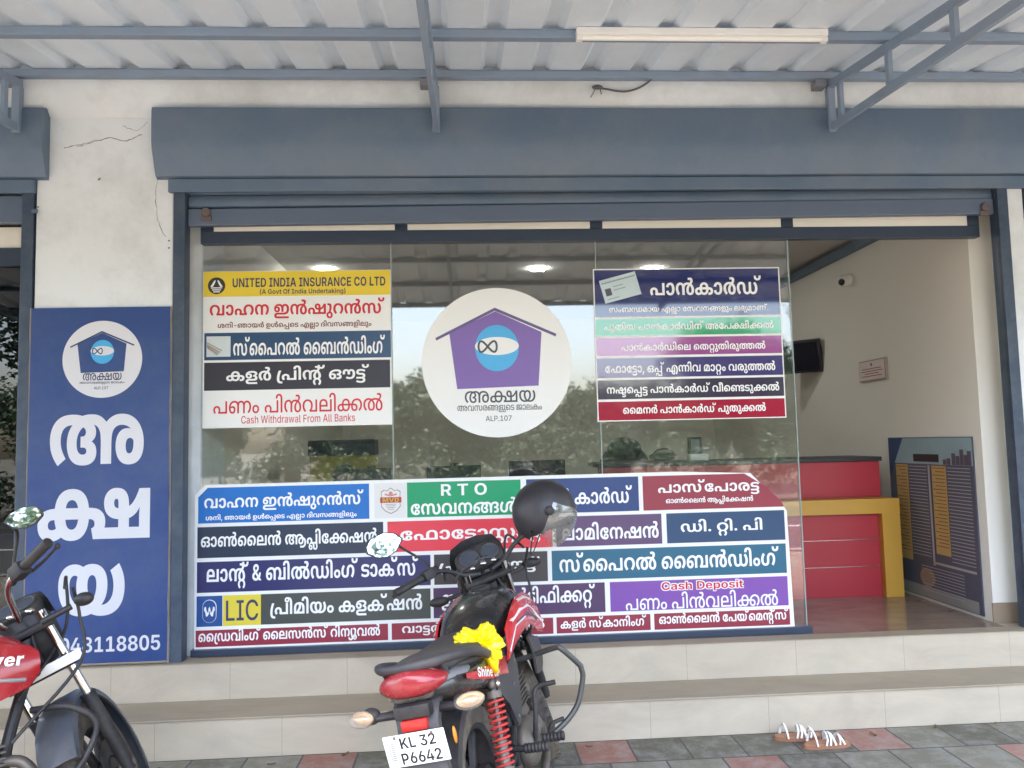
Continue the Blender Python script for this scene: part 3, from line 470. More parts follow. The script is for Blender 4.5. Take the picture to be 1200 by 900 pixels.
[765,[467,230,544,230,640,200,686,147,687,113,686,75,634,22,536,-5,467,-5,412,-5,328,12,301,27,272,43,244,87,245,113,244,168,360,230],[467,187,414,187,364,149,365,113,364,89,386,56,432,38,465,38,498,38,544,55,568,89,569,113,568,138,544,170,500,187],[187,-5,108,-5,24,32,25,65,24,85,60,114,91,122,112,128,162,136,234,139,289,139,649,139,724,139,814,130,847,119,870,111,898,87,899,72,898,57,876,38,838,26,813,22,851,43,1093,43,1093,0,745,0,723,42,752,44,780,56,781,68,780,74,770,84,759,88,744,92,698,96,661,96,259,96,220,96,180,94,165,88,152,85,138,74,139,66,138,56,152,44,184,38,207,38,228,38,272,45,301,56,351,18,324,9,274,-1,220,-5],[1077,0,1077,154,1076,165,1072,176,1069,180,1064,184,1050,188,1039,188,1020,188,996,176,997,163,996,156,1008,142,1046,132,1085,132,1125,132,1170,132,1244,149,1300,177,1342,210,1361,225,1481,225,1481,0],[1039,230,1072,230,1128,222,1147,214,1170,205,1194,175,1195,148,1195,43,1361,43,1361,120,1360,128,1362,142,1364,156,1367,160,1369,155,1340,133,1264,104,1182,91,1141,91,1089,91,1010,91,920,112,882,145,883,165,882,182,918,211,988,230]],
[708,[437,228,504,228,590,198,632,146,633,112,632,74,584,22,496,-5,437,-5,388,-5,314,10,289,25,262,41,236,84,237,112,236,166,342,228],[435,194,378,194,320,153,321,112,320,84,346,47,396,28,435,28,470,28,520,46,548,84,549,112,548,140,522,177,472,194],[177,-5,104,-5,24,31,25,62,24,81,60,109,89,118,108,123,156,131,224,134,275,134,595,134,664,134,752,126,785,115,808,107,834,83,835,66,834,55,818,37,788,24,765,18,769,33,1019,33,1011,0,697,0,681,32,712,34,748,49,749,65,748,73,736,86,723,90,702,97,642,101,597,101,263,101,212,101,158,97,139,90,126,86,110,72,111,62,110,51,128,36,162,28,187,28,210,28,260,36,289,47,333,20,306,11,258,0,208,-5],[1005,0,1005,153,1004,164,996,181,991,186,984,190,966,195,953,195,930,195,902,180,903,166,902,155,920,137,964,125,1007,125,1033,125,1080,125,1156,143,1214,171,1260,206,1277,223,1363,223,1363,0],[955,228,982,228,1028,221,1045,214,1066,206,1088,178,1089,152,1089,33,1277,33,1277,128,1276,135,1276,152,1280,167,1281,172,1283,170,1258,145,1184,111,1092,93,1045,93,1011,93,940,93,856,113,818,146,819,166,818,182,848,210,910,228]],
[800,[487,232,572,232,676,203,722,150,723,115,722,76,668,23,564,-5,487,-5,422,-5,330,13,301,32,276,47,248,89,249,115,248,171,368,232],[487,181,438,181,396,146,397,113,396,93,414,63,454,46,487,46,516,46,556,62,576,93,577,114,576,136,556,165,516,181],[201,-5,116,-5,22,33,23,67,22,88,58,116,87,125,110,132,170,140,252,144,307,144,701,144,772,144,862,136,897,124,920,116,944,92,945,79,944,64,928,44,900,32,883,28,913,51,1147,51,1155,0,779,0,753,49,774,51,798,61,799,69,798,75,790,83,781,86,768,90,734,92,695,92,265,92,228,92,192,89,181,84,172,82,162,73,163,67,162,60,176,50,200,46,221,46,242,46,284,54,309,63,365,18,338,10,288,0,236,-5],[1123,0,1123,155,1122,163,1120,173,1117,176,1112,179,1102,182,1093,182,1080,182,1062,172,1063,163,1062,157,1072,145,1104,138,1135,138,1195,138,1238,138,1304,155,1356,182,1394,214,1409,228,1557,228,1557,0],[1095,232,1136,232,1196,224,1219,215,1244,205,1268,172,1269,148,1269,51,1409,51,1409,101,1408,111,1412,132,1416,148,1417,152,1419,146,1394,125,1324,100,1248,88,1217,88,1147,88,1060,88,964,110,924,144,925,164,924,182,964,213,1040,232]],
[540,[655,230,710,230,788,225,848,216,877,211,905,205,976,186,1050,127,1051,89,1050,46,954,-5,861,-5,798,-5,716,18,672,60,673,91,672,107,694,142,748,178,799,198,813,208,844,222,878,243,879,256,878,266,852,277,825,277,810,277,782,275,775,274,753,313,772,316,832,320,865,320,918,320,976,303,998,278,999,266,998,244,950,207,905,188,891,181,856,168,812,137,792,104,793,89,792,73,806,50,838,38,861,38,894,38,928,62,929,88,928,104,902,138,858,164,829,171,795,176,764,182,694,187,657,187,620,187,550,182,519,177,487,172,442,161,382,117,383,84,382,68,402,47,436,38,453,38,472,38,504,48,524,71,525,91,524,112,498,147,446,174,413,181,393,184,376,186,344,188,329,188,266,188,190,169,152,135,153,112,152,94,170,65,206,39,235,26,153,-5,116,10,62,44,30,86,31,112,30,134,60,176,126,210,234,230,315,230,362,230,440,222,475,214,497,208,564,190,646,131,647,92,646,60,602,16,514,-5,453,-5,392,-5,306,17,260,58,261,87,260,112,296,153,364,187,415,200,431,206,472,218,580,230]],
[500,[609,228,652,228,722,223,780,215,807,209,829,204,900,185,970,125,971,89,970,45,882,-5,799,-5,744,-5,668,17,630,59,631,88,630,109,656,146,708,182,749,200,767,210,792,222,828,245,829,259,828,269,800,284,769,284,752,284,722,282,713,280,695,312,710,314,762,318,791,318,840,318,894,301,914,277,915,267,914,246,870,211,831,193,815,184,780,170,738,138,716,104,717,87,716,66,738,40,776,28,801,28,840,28,880,57,881,86,880,107,854,143,804,172,769,180,747,184,718,189,648,194,609,194,572,194,502,189,469,182,449,179,400,167,336,122,337,86,336,64,360,39,400,28,423,28,444,28,484,39,508,65,509,90,508,111,478,150,426,179,393,187,373,190,356,193,322,195,301,195,240,195,160,173,120,135,121,110,120,90,142,59,182,34,213,23,159,-4,122,8,64,40,30,84,31,111,30,135,62,177,128,209,226,228,293,228,334,228,404,220,437,211,459,204,520,187,596,128,597,89,596,59,556,17,478,-5,421,-5,366,-5,288,17,248,59,249,87,248,113,282,154,344,188,387,200,405,206,446,217,546,228]],
[377,[265,230,320,230,400,216,427,202,456,187,482,149,483,120,483,85,167,85,167,43,585,43,585,225,705,225,705,0,501,0,478,0,426,1,407,2,161,2,134,1,88,0,65,0,47,0,47,121,46,153,76,190,103,202,128,216,212,230],[265,187,212,187,166,155,167,130,167,128,363,128,363,130,362,156,314,187],[531,-135,492,-135,434,-126,413,-117,392,-108,372,-79,373,-60,373,-58,372,-43,360,-20,347,-12,334,-6,298,0,273,0,248,0,200,-9,164,-30,161,-48,160,-48,160,-56,161,-64,160,-79,174,-95,196,-101,207,-101,224,-101,246,-91,247,-81,246,-71,224,-60,203,-60,178,-60,138,-74,117,-84,99,-55,126,-43,188,-27,227,-27,282,-27,334,-57,335,-80,334,-105,272,-135,207,-135,142,-135,68,-94,69,-60,68,-38,102,-4,160,18,236,29,277,29,296,29,332,28,368,24,385,21,408,16,450,0,476,-28,477,-50,477,-53,476,-66,480,-82,487,-87,494,-92,516,-98,533,-98,562,-98,600,-76,601,-52,600,-34,578,-4,555,9,633,32,666,15,704,-27,705,-52,704,-77,664,-114,588,-135]],
[377,[705,225,705,0,47,0,47,121,46,153,76,190,103,202,128,216,212,230,265,230,320,230,400,216,427,202,456,187,482,149,483,120,483,85,167,85,167,43,585,43,585,225],[265,187,212,187,166,155,167,130,167,128,363,128,363,130,362,156,314,187]],
[355,[657,223,657,0,49,0,49,124,48,154,76,190,101,202,128,214,202,228,253,228,302,228,376,215,401,202,428,189,452,152,453,126,453,88,137,88,137,33,569,33,569,223],[251,194,190,194,136,162,137,129,137,120,365,120,365,128,364,162,310,194]],
[466,[717,320,770,320,828,303,848,278,849,266,848,244,800,207,755,188,743,181,708,168,664,137,644,104,645,89,644,73,658,50,688,38,713,38,746,38,780,62,781,90,780,102,770,126,750,149,718,169,697,176,676,182,632,188,599,188,566,188,512,180,495,172,468,161,450,126,451,103,451,100,450,84,440,55,420,31,403,22,378,9,304,-5,249,-5,182,-5,84,22,30,72,31,106,30,132,56,176,106,213,145,230,229,200,200,184,166,155,152,125,153,108,152,84,176,53,220,39,245,39,270,39,300,46,311,54,320,62,328,86,329,101,329,106,328,143,364,188,397,202,434,217,530,230,603,230,640,230,704,224,733,218,751,214,800,202,868,165,902,118,903,93,902,47,806,-5,713,-5,650,-5,566,18,524,60,525,91,524,107,546,142,600,178,649,198,663,208,694,222,730,243,731,256,730,266,704,277,677,277,660,277,634,275,625,274,605,313,624,316,684,320]],
[315,[329,187,290,187,224,183,172,173,140,158,133,148,132,146,132,144,133,142,130,139,128,131,129,124,128,108,158,89,185,89,208,89,232,103,233,114,232,121,222,131,200,138,185,138,160,138,122,131,103,126,43,131,56,140,110,159,176,172,209,172,256,172,314,156,342,130,343,114,342,97,310,68,242,51,187,51,140,51,70,70,30,105,31,129,30,149,64,185,140,214,258,230,341,230,428,230,540,214,594,185,595,163,594,146,556,122,486,107,435,103,393,124,393,134,401,134,420,134,448,136,457,140,466,143,474,151,475,157,474,167,448,180,384,187],[603,63,602,48,582,25,565,17,548,11,508,4,446,0,399,0,245,0,212,0,182,-2,175,-4,164,-6,156,-13,157,-18,156,-22,162,-29,171,-32,180,-34,208,-37,245,-37,589,-37,589,-80,229,-80,180,-80,110,-74,87,-67,60,-59,34,-35,35,-20,34,-5,60,20,89,29,102,34,138,40,192,43,229,43,385,43,418,43,454,46,465,50,474,52,482,61,483,67,482,74,472,84,463,87,454,90,428,92,401,92,393,92,393,130,485,124,546,114,602,84]],
[298,[323,194,278,194,208,188,152,175,118,158,111,147,108,146,110,142,111,141,108,137,104,129,105,124,104,102,140,78,173,78,206,78,234,97,235,110,234,118,222,131,196,139,177,139,144,139,100,123,83,115,49,131,62,140,104,157,160,168,193,168,236,168,290,152,316,126,317,110,316,94,286,65,224,48,175,48,132,48,68,66,32,102,33,126,32,147,68,184,142,212,252,228,327,228,406,228,508,213,558,183,559,162,558,147,530,124,476,109,435,104,371,116,371,128,377,128,402,128,436,130,449,135,460,140,470,150,471,158,470,170,442,186,378,194],[567,59,566,46,548,24,531,17,516,11,480,4,428,0,385,0,223,0,188,0,156,-2,149,-5,136,-8,124,-17,125,-22,124,-28,132,-37,143,-40,152,-43,186,-46,221,-46,553,-46,553,-80,213,-80,168,-80,106,-74,85,-68,62,-60,38,-38,39,-25,38,-10,60,13,85,20,96,25,128,30,172,33,205,33,377,33,408,33,450,37,463,41,470,45,480,56,481,64,480,71,468,83,457,87,444,91,412,94,383,94,371,94,371,122,457,117,514,110,566,80]],
[327,[319,230,392,230,500,214,537,200,560,190,594,163,608,126,609,102,609,0,45,0,45,102,44,126,60,162,92,190,117,200,152,214,248,230],[259,186,236,186,198,174,187,163,176,154,164,128,165,108,165,27,135,28,182,48,260,90,306,134,307,157,306,165,298,178,276,186],[425,148,424,129,394,92,340,57,305,38,285,41,304,42,346,43,357,43,489,43,489,101,488,127,470,160,428,182,393,190,397,191,406,185,424,164]],
[474,[253,230,290,230,344,223,388,209,413,198,461,92,461,0,339,0,339,130,338,147,332,167,321,174,312,180,284,187,261,187,232,187,184,172,152,142,153,118,152,101,168,71,200,42,229,26,143,-5,106,13,56,50,30,93,31,118,30,150,82,200,182,230],[729,-5,668,-5,584,18,542,60,543,91,542,107,564,142,618,178,667,198,681,208,712,222,748,243,749,256,748,266,722,277,695,277,678,277,652,275,643,274,623,313,640,316,702,320,735,320,788,320,844,303,868,278,869,266,868,244,820,207,773,188,761,181,724,168,682,137,662,104,663,89,662,73,676,50,706,38,731,38,764,38,796,62,797,90,796,106,778,139,740,167,711,176,692,181,648,188,611,188,580,188,528,182,509,174,494,169,472,151,460,122,461,99,461,37,347,37,347,112,385,187,408,200,466,219,548,230,609,230,650,230,722,224,753,217,756,216,762,214,767,214,816,202,884,164,920,118,921,93,920,47,824,-5]],
[442,[239,228,274,228,328,219,372,202,391,188,421,92,421,0,333,0,333,119,332,142,326,166,317,174,304,184,266,194,239,194,204,194,150,175,118,141,119,117,118,96,140,62,180,35,209,23,149,-4,112,12,60,46,30,90,31,117,30,150,80,199,174,228],[683,-5,628,-5,552,17,514,59,515,88,514,109,540,146,592,182,633,200,653,211,678,223,712,245,713,259,712,269,684,284,653,284,636,284,606,282,597,280,579,312,594,314,646,318,675,318,724,318,778,301,798,277,799,267,798,246,754,211,715,193,699,184,664,170,620,138,600,104,601,87,600,66,622,40,660,28,683,28,724,28,764,57,765,88,764,106,742,144,696,175,659,184,640,189,600,194,573,194,534,194,482,186,465,179,450,172,430,154,420,126,421,104,421,40,341,40,341,116,369,183,388,197,444,217,520,228,569,228,606,228,668,221,697,214,700,214,708,212,711,211,760,198,822,159,854,113,855,90,854,46,766,-5]],
[680,[549,230,594,230,668,216,693,204,710,195,732,171,742,141,743,123,743,114,619,104,619,115,618,139,610,163,601,171,592,179,560,186,539,186,520,186,488,181,481,175,466,168,456,145,457,125,457,0,337,0,337,122,336,144,328,166,317,173,306,180,274,187,259,187,228,187,180,171,152,140,153,116,152,100,168,71,200,42,229,26,143,-5,106,13,56,50,30,93,31,120,30,151,80,201,176,230,247,230,298,230,370,215,403,199,395,198,422,213,492,230],[813,-5,766,-5,692,8,669,21,652,30,630,54,618,84,619,102,619,112,743,115,743,110,742,86,750,62,761,54,770,46,800,39,825,39,842,39,872,45,883,50,896,57,904,80,905,100,905,225,1027,225,1027,103,1026,81,1032,60,1045,52,1056,45,1086,38,1103,38,1132,38,1180,54,1208,86,1209,109,1208,125,1194,154,1160,184,1133,199,1219,230,1256,212,1304,175,1332,132,1333,106,1332,74,1280,24,1184,-5,1117,-5,1064,-5,990,10,959,26,969,26,938,12,870,-5]],
[399,[253,230,290,230,340,223,382,210,405,200,395,200,424,215,498,230,553,230,620,230,718,201,768,151,769,120,768,94,744,51,692,13,657,-5,571,26,598,42,632,71,646,100,647,116,646,140,616,172,568,187,539,187,516,187,488,179,479,174,468,167,460,146,461,129,461,0,339,0,339,129,338,147,332,167,321,174,312,180,284,187,261,187,232,187,184,172,152,142,153,118,152,101,168,71,200,42,229,26,143,-5,106,13,56,50,30,93,31,118,30,150,82,200,182,230]],
[541,[541,230,592,230,660,214,689,199,681,199,712,216,786,230,837,230,906,230,1002,201,1054,151,1055,120,1054,94,1028,51,978,13,941,-5,857,26,882,42,916,71,932,100,933,116,932,140,904,171,854,187,825,187,808,187,776,180,767,174,754,166,748,145,749,125,749,0,627,0,627,125,626,145,616,168,603,175,594,181,564,187,543,187,520,187,490,180,481,174,468,166,456,144,457,121,457,0,337,0,337,130,336,147,328,167,317,174,308,180,280,187,259,187,232,187,184,172,152,142,153,118,152,102,168,71,200,42,229,26,143,-5,106,13,56,50,30,93,31,118,30,150,80,200,180,230,253,230,288,230,340,223,380,210,403,199,391,198,422,214,494,230]],
[474,[253,230,290,230,344,223,388,209,413,198,461,92,461,0,339,0,339,130,338,147,332,167,321,174,312,180,284,187,261,187,232,187,184,172,152,142,153,118,152,101,168,71,200,42,229,26,143,-5,106,13,56,50,30,93,31,118,30,150,82,200,182,230],[729,0,668,0,584,19,542,60,543,91,542,107,564,142,618,178,667,198,681,208,712,222,748,243,749,256,748,266,722,277,695,277,678,277,652,275,643,274,623,313,640,316,702,320,735,320,788,320,844,303,868,278,869,266,868,244,820,207,773,188,761,181,724,168,682,137,662,104,663,89,662,73,676,50,706,38,731,38,764,38,796,62,797,90,796,106,778,139,740,167,711,176,692,181,648,188,611,188,580,188,528,182,509,174,494,169,472,151,460,122,461,99,461,37,347,37,347,112,385,187,408,200,466,219,548,230,609,230,650,230,722,224,753,217,756,216,762,214,767,214,816,202,884,164,920,118,921,93,920,62,876,20,792,0],[731,32,796,32,884,8,928,-30,929,-51,928,-79,882,-119,845,-135,779,-109,798,-98,826,-74,827,-54,826,-29,772,-2,729,-2,686,-2,632,-29,633,-54,632,-73,658,-97,681,-109,615,-135,578,-119,530,-80,531,-51,530,-30,576,8,664,32]],
[694,[433,187,334,187,204,164,138,123,139,96,138,73,156,47,188,36,209,36,226,36,248,43,260,57,261,67,260,82,232,98,205,98,174,98,120,82,93,67,83,107,106,119,182,139,233,139,280,139,344,122,376,91,377,70,376,46,338,13,264,-5,213,-5,162,-5,76,16,28,60,29,94,28,130,86,181,194,214,342,230,433,230,502,230,598,223,643,216,648,215,660,210,667,209,710,204,766,185,796,162,797,149,796,139,782,122,752,108,727,102,725,106,762,99,804,74,805,55,804,39,772,12,694,-5,629,-5,552,-5,458,22,416,67,417,95,416,118,446,160,510,195,561,208,566,210,576,213,583,214,616,222,700,230,745,230,800,230,878,220,934,202,959,190,1009,96,1009,0,887,0,887,100,886,130,868,164,841,175,822,182,776,189,745,189,716,189,676,186,661,184,624,179,574,160,544,135,528,109,529,96,528,64,578,37,625,37,656,37,688,48,689,60,688,70,654,81,617,81,595,81,595,124,611,124,648,124,680,138,681,148,680,162,632,179,577,182,556,184,508,186,458,187],[1163,230,1226,230,1310,213,1352,184,1353,166,1352,154,1338,134,1306,118,1279,111,1277,113,1320,106,1362,77,1363,58,1362,28,1280,-5,1199,-5,1166,-5,1120,-2,1105,0,1121,42,1134,40,1160,38,1177,38,1212,38,1240,49,1241,63,1240,68,1232,78,1223,82,1212,86,1178,90,1149,90,1119,90,1119,132,1145,132,1170,132,1208,137,1219,142,1224,145,1232,154,1233,160,1232,173,1194,187,1157,187,1116,187,1062,175,1045,163,1032,155,1014,133,1008,104,1009,83,1009,30,897,30,897,97,911,146,926,173,994,210,1096,230]],
[648,[401,194,304,194,176,169,110,123,111,93,110,70,134,41,174,28,199,28,216,28,244,36,260,52,261,64,260,81,226,102,193,102,160,102,104,86,81,72,69,102,92,115,166,134,209,134,250,134,310,118,344,88,345,67,344,45,308,12,242,-5,199,-5,152,-5,76,16,30,60,31,94,30,129,86,180,186,212,320,228,401,228,464,228,552,220,595,214,598,213,610,208,615,207,658,202,710,184,734,161,735,148,734,138,722,121,690,108,665,102,667,104,702,98,744,73,745,55,744,39,712,12,640,-5,583,-5,518,-5,432,22,392,67,393,94,392,117,420,158,480,194,527,207,530,208,540,211,545,212,574,219,650,228,697,228,750,228,824,215,876,194,897,182,927,94,927,0,839,0,839,108,838,138,820,170,797,179,780,187,730,196,689,196,664,196,624,193,609,191,572,185,520,164,488,136,474,108,475,96,474,62,530,27,583,27,620,27,660,42,661,57,660,70,616,85,573,85,555,85,555,118,569,118,614,118,650,134,651,148,650,164,598,185,547,188,524,191,476,194,426,194],[1083,228,1140,228,1218,211,1258,183,1259,165,1258,152,1242,132,1208,116,1181,110,1177,112,1222,106,1268,77,1269,57,1268,28,1188,-4,1117,-4,1090,-4,1050,-2,1035,0,1049,32,1064,31,1088,28,1105,28,1142,28,1180,43,1181,59,1180,66,1170,78,1159,83,1146,88,1108,94,1071,94,1049,94,1049,127,1071,127,1098,127,1140,132,1155,138,1162,142,1172,154,1173,161,1172,177,1122,194,1081,194,1040,194,984,182,967,172,954,164,936,145,926,115,927,92,927,31,849,31,849,97,871,165,884,184,944,212,1028,228]],
[674,[321,230,392,230,492,210,531,190,501,198,528,214,604,230,653,230,708,230,780,212,811,195,813,176,859,117,859,0,737,0,737,124,736,144,728,168,715,175,704,181,674,187,653,187,632,187,602,180,591,174,578,166,566,144,567,120,567,0,447,0,447,107,446,138,428,166,411,173,396,180,352,187,319,187,268,187,188,166,140,126,141,96,141,95,140,73,158,47,192,36,211,36,228,36,250,43,262,57,263,67,262,82,234,98,205,98,176,98,122,82,95,67,85,107,108,119,184,139,235,139,280,139,344,122,378,91,379,70,378,46,340,13,266,-5,215,-5,166,-5,82,16,30,61,31,97,30,140,106,199,240,230],[1127,-5,1066,-5,982,18,940,60,941,91,940,107,962,142,1016,178,1065,198,1079,208,1110,222,1146,243,1147,256,1146,266,1120,277,1093,277,1076,277,1050,275,1041,274,1021,313,1040,316,1100,320,1133,320,1186,320,1244,303,1264,278,1265,266,1264,244,1218,207,1173,188,1159,181,1124,168,1080,137,1060,104,1061,89,1060,73,1074,50,1104,38,1129,38,1162,38,1196,62,1197,90,1196,106,1176,139,1138,167,1109,176,1090,181,1046,188,1009,188,976,188,926,182,907,174,892,169,870,151,858,122,859,99,859,37,745,37,745,112,785,187,806,200,864,219,946,230,1007,230,1048,230,1120,224,1151,217,1154,216,1160,214,1165,214,1216,202,1284,164,1318,118,1319,93,1318,47,1222,-5]],
[597,[321,230,392,230,492,210,531,190,501,198,528,214,604,230,653,230,704,230,772,214,801,198,791,199,824,215,896,230,949,230,1016,230,1112,201,1164,151,1165,120,1164,94,1136,50,1088,12,1053,-5,967,26,992,42,1026,71,1042,100,1043,116,1042,140,1014,171,966,187,937,187,920,187,888,180,877,173,864,166,858,144,859,122,859,0,737,0,737,124,736,144,728,168,715,175,704,181,674,187,653,187,632,187,602,180,591,174,578,166,566,144,567,120,567,0,447,0,447,107,446,138,428,166,411,173,396,180,352,187,319,187,268,187,188,166,140,126,141,96,141,95,140,73,158,47,192,36,211,36,228,36,250,43,262,57,263,67,262,82,234,98,205,98,176,98,122,82,95,67,85,107,108,119,184,139,235,139,280,139,344,122,378,91,379,70,378,46,340,13,266,-5,215,-5,166,-5,82,16,30,61,31,97,30,140,106,199,240,230]],
[564,[299,228,368,228,454,206,485,188,467,192,492,210,568,228,613,228,666,228,732,209,757,192,747,190,776,211,848,228,897,228,960,228,1050,198,1098,149,1099,118,1098,92,1070,48,1016,12,979,-4,921,23,948,35,988,63,1010,96,1011,116,1010,140,980,174,928,194,893,194,866,194,826,184,815,174,804,166,796,141,797,117,797,0,711,0,711,126,710,147,698,173,685,181,672,187,638,194,613,194,588,194,554,186,543,180,528,172,514,146,515,122,515,0,429,0,429,115,428,143,410,171,393,179,376,186,330,194,297,194,242,194,158,169,112,125,113,96,113,92,112,70,136,41,174,28,201,28,218,28,246,36,262,52,263,64,262,82,224,102,193,102,162,102,106,86,83,72,73,102,94,115,168,134,213,134,252,134,312,118,344,88,345,67,344,45,310,12,244,-5,201,-5,156,-5,80,16,32,61,33,96,32,139,104,198,224,228]],
[648,[321,230,392,230,492,210,531,190,501,198,528,214,604,230,653,230,716,230,798,207,833,183,811,176,859,122,859,0,737,0,737,124,736,144,728,168,715,175,704,181,674,187,653,187,632,187,602,180,591,174,578,166,566,144,567,120,567,0,447,0,447,107,446,138,428,166,411,173,396,180,352,187,319,187,268,187,188,166,140,126,141,96,141,95,140,73,158,47,192,36,211,36,228,36,250,43,262,57,263,67,262,82,234,98,205,98,176,98,122,82,95,67,85,107,108,119,184,139,235,139,280,139,344,122,378,91,379,70,378,46,340,13,266,-5,215,-5,166,-5,82,16,30,61,31,97,30,140,106,199,240,230],[1061,230,1124,230,1218,216,1270,189,1271,169,1270,159,1260,142,1249,137,1232,129,1184,121,1137,121,1111,121,1088,121,1068,120,1061,118,1056,116,1052,112,1053,109,1052,102,1086,99,1115,99,1129,99,1174,99,1228,92,1243,84,1256,78,1270,61,1271,50,1270,34,1236,9,1162,-5,1101,-5,1066,-5,1006,-2,956,5,933,9,969,48,998,43,1056,38,1093,38,1130,38,1158,43,1159,49,1158,55,1138,59,1121,59,1109,59,1044,59,974,69,959,79,950,85,940,99,941,108,940,119,954,138,969,144,988,152,1044,160,1095,160,1121,160,1138,160,1156,164,1157,170,1156,179,1104,187,1061,187,1006,187,934,174,911,162,882,149,858,110,859,85,859,46,749,44,749,98,750,129,792,178,870,212,984,230]],
[651,[321,230,392,230,492,210,531,190,519,183,567,85,567,0,447,0,447,108,446,138,428,166,411,173,396,180,352,187,319,187,268,187,188,166,140,126,141,96,141,95,140,73,158,46,192,36,211,36,228,36,250,43,262,57,263,67,262,82,234,98,205,98,176,98,122,82,95,67,85,107,108,119,184,139,235,139,280,139,344,122,378,91,379,70,378,46,340,13,266,-5,215,-5,166,-5,82,16,30,61,31,97,30,140,106,199,240,230],[717,230,756,230,830,222,865,214,889,208,956,190,1036,131,1037,92,1036,60,992,16,906,-5,845,-5,782,-5,696,18,652,61,653,92,652,116,690,159,760,194,807,206,837,213,868,221,948,230,1001,230,1076,230,1180,210,1244,176,1272,134,1273,112,1272,85,1240,43,1184,10,1149,-5,1069,26,1092,38,1128,62,1148,92,1149,112,1148,135,1112,169,1042,188,993,188,966,188,928,186,911,184,897,183,856,175,800,147,772,112,773,94,772,72,792,48,824,38,845,38,862,38,896,48,916,71,917,91,916,112,888,147,838,174,805,181,783,184,772,186,750,188,726,188,713,188,674,188,628,179,615,174,588,163,566,128,567,97,567,8,457,8,457,112,495,189,518,200,576,218,658,230]],
[336,[397,230,486,230,592,212,638,183,639,164,638,153,622,133,590,118,563,111,561,113,604,106,646,77,647,58,646,28,564,-5,485,-5,452,-5,408,-2,391,0,405,42,416,40,444,38,463,38,496,38,526,49,527,63,526,68,516,78,507,82,496,86,462,90,429,90,415,90,415,132,427,132,460,132,492,137,505,142,510,145,516,152,517,158,516,172,456,186,389,186,340,186,250,176,180,155,140,122,141,100,141,95,140,73,158,46,192,36,211,36,228,36,250,43,262,57,263,67,262,82,234,98,205,98,176,98,122,82,95,67,85,107,108,119,182,139,233,139,280,139,344,122,378,91,379,70,378,46,340,13,266,-5,215,-5,164,-5,80,16,30,61,31,95,30,128,82,178,180,212,316,230]],
[565,[397,230,486,230,592,212,638,183,639,164,638,153,622,133,590,118,563,111,561,113,604,106,646,77,647,58,646,28,564,-5,485,-5,452,-5,408,-2,391,0,405,42,416,40,444,38,463,38,496,38,526,49,527,63,526,68,516,78,507,82,496,86,462,90,429,90,415,90,415,132,427,132,460,132,492,137,505,142,510,145,516,152,517,158,516,172,456,186,389,186,340,186,250,176,180,155,140,122,141,100,141,95,140,73,158,46,192,36,211,36,228,36,250,43,262,57,263,67,262,82,234,98,205,98,176,98,122,82,95,67,85,107,108,119,182,139,233,139,280,139,344,122,378,91,379,70,378,46,340,13,266,-5,215,-5,164,-5,80,16,30,61,31,95,30,128,82,178,180,212,316,230],[1099,113,1098,90,1078,47,1030,14,948,-5,885,-5,832,-5,760,10,712,32,688,60,683,73,805,84,810,73,828,52,860,38,887,38,918,38,956,57,974,90,975,112,974,135,956,168,920,187,889,187,864,187,832,174,812,153,809,142,685,152,692,166,722,194,770,216,842,230,895,230,952,230,1032,211,1078,178,1098,136]],
[397,[215,145,280,145,362,122,402,87,403,68,402,56,388,36,381,28,373,43,625,43,625,225,745,225,745,0,581,0,558,0,512,1,489,2,465,0,301,0,259,24,268,30,284,51,285,64,284,80,250,103,215,103,190,103,158,93,142,76,143,65,142,49,166,27,179,18,85,-5,56,12,24,46,25,68,24,91,72,126,156,145],[597,-135,560,-135,504,-126,487,-117,466,-108,446,-81,447,-57,447,-55,446,-47,436,-22,421,-13,410,-7,376,0,349,0,328,0,282,-9,248,-30,245,-48,244,-51,244,-60,245,-64,244,-79,258,-95,280,-101,293,-101,308,-101,328,-91,329,-81,328,-71,308,-60,291,-60,264,-60,224,-73,203,-84,185,-54,214,-42,272,-27,307,-27,362,-27,416,-56,417,-80,416,-105,356,-135,295,-135,228,-135,152,-94,153,-60,152,-31,206,12,298,35,355,35,380,35,424,31,464,23,483,17,504,11,532,-9,546,-36,547,-56,547,-60,546,-68,550,-82,557,-87,562,-92,584,-98,601,-98,626,-98,654,-79,655,-58,654,-36,626,-4,603,9,679,32,712,15,756,-28,757,-56,756,-79,720,-115,648,-135]],
[391,[215,145,280,145,362,122,402,87,403,68,402,56,388,36,381,28,373,43,613,43,613,225,733,225,733,0,301,0,259,24,268,30,284,51,285,64,284,80,250,103,215,103,190,103,158,93,142,76,143,65,142,49,166,27,179,18,85,-5,56,12,24,46,25,68,24,91,72,126,156,145]],
[370,[195,141,252,141,326,120,362,87,363,69,362,54,344,31,333,24,317,33,599,33,599,223,685,223,685,0,277,0,247,22,260,29,278,49,279,64,278,83,236,108,195,108,168,108,130,96,110,77,111,65,110,51,132,28,153,19,97,-4,64,10,24,44,25,67,24,89,68,122,144,141]],
[391,[297,-20,350,-20,416,-36,448,-60,449,-74,448,-84,438,-97,433,-102,419,-88,613,-88,613,29,733,29,733,-129,375,-129,337,-106,344,-101,348,-90,349,-83,348,-72,324,-58,299,-58,272,-58,248,-72,249,-83,248,-93,260,-108,269,-113,191,-131,170,-119,146,-94,147,-77,146,-60,184,-34,252,-20],[215,145,280,145,362,122,402,87,403,68,402,56,388,36,381,28,373,43,613,43,613,225,733,225,733,0,301,0,259,24,268,30,284,51,285,64,284,80,250,103,215,103,190,103,158,93,142,76,143,65,142,49,166,27,179,18,85,-5,56,12,24,46,25,68,24,91,72,126,156,145]],
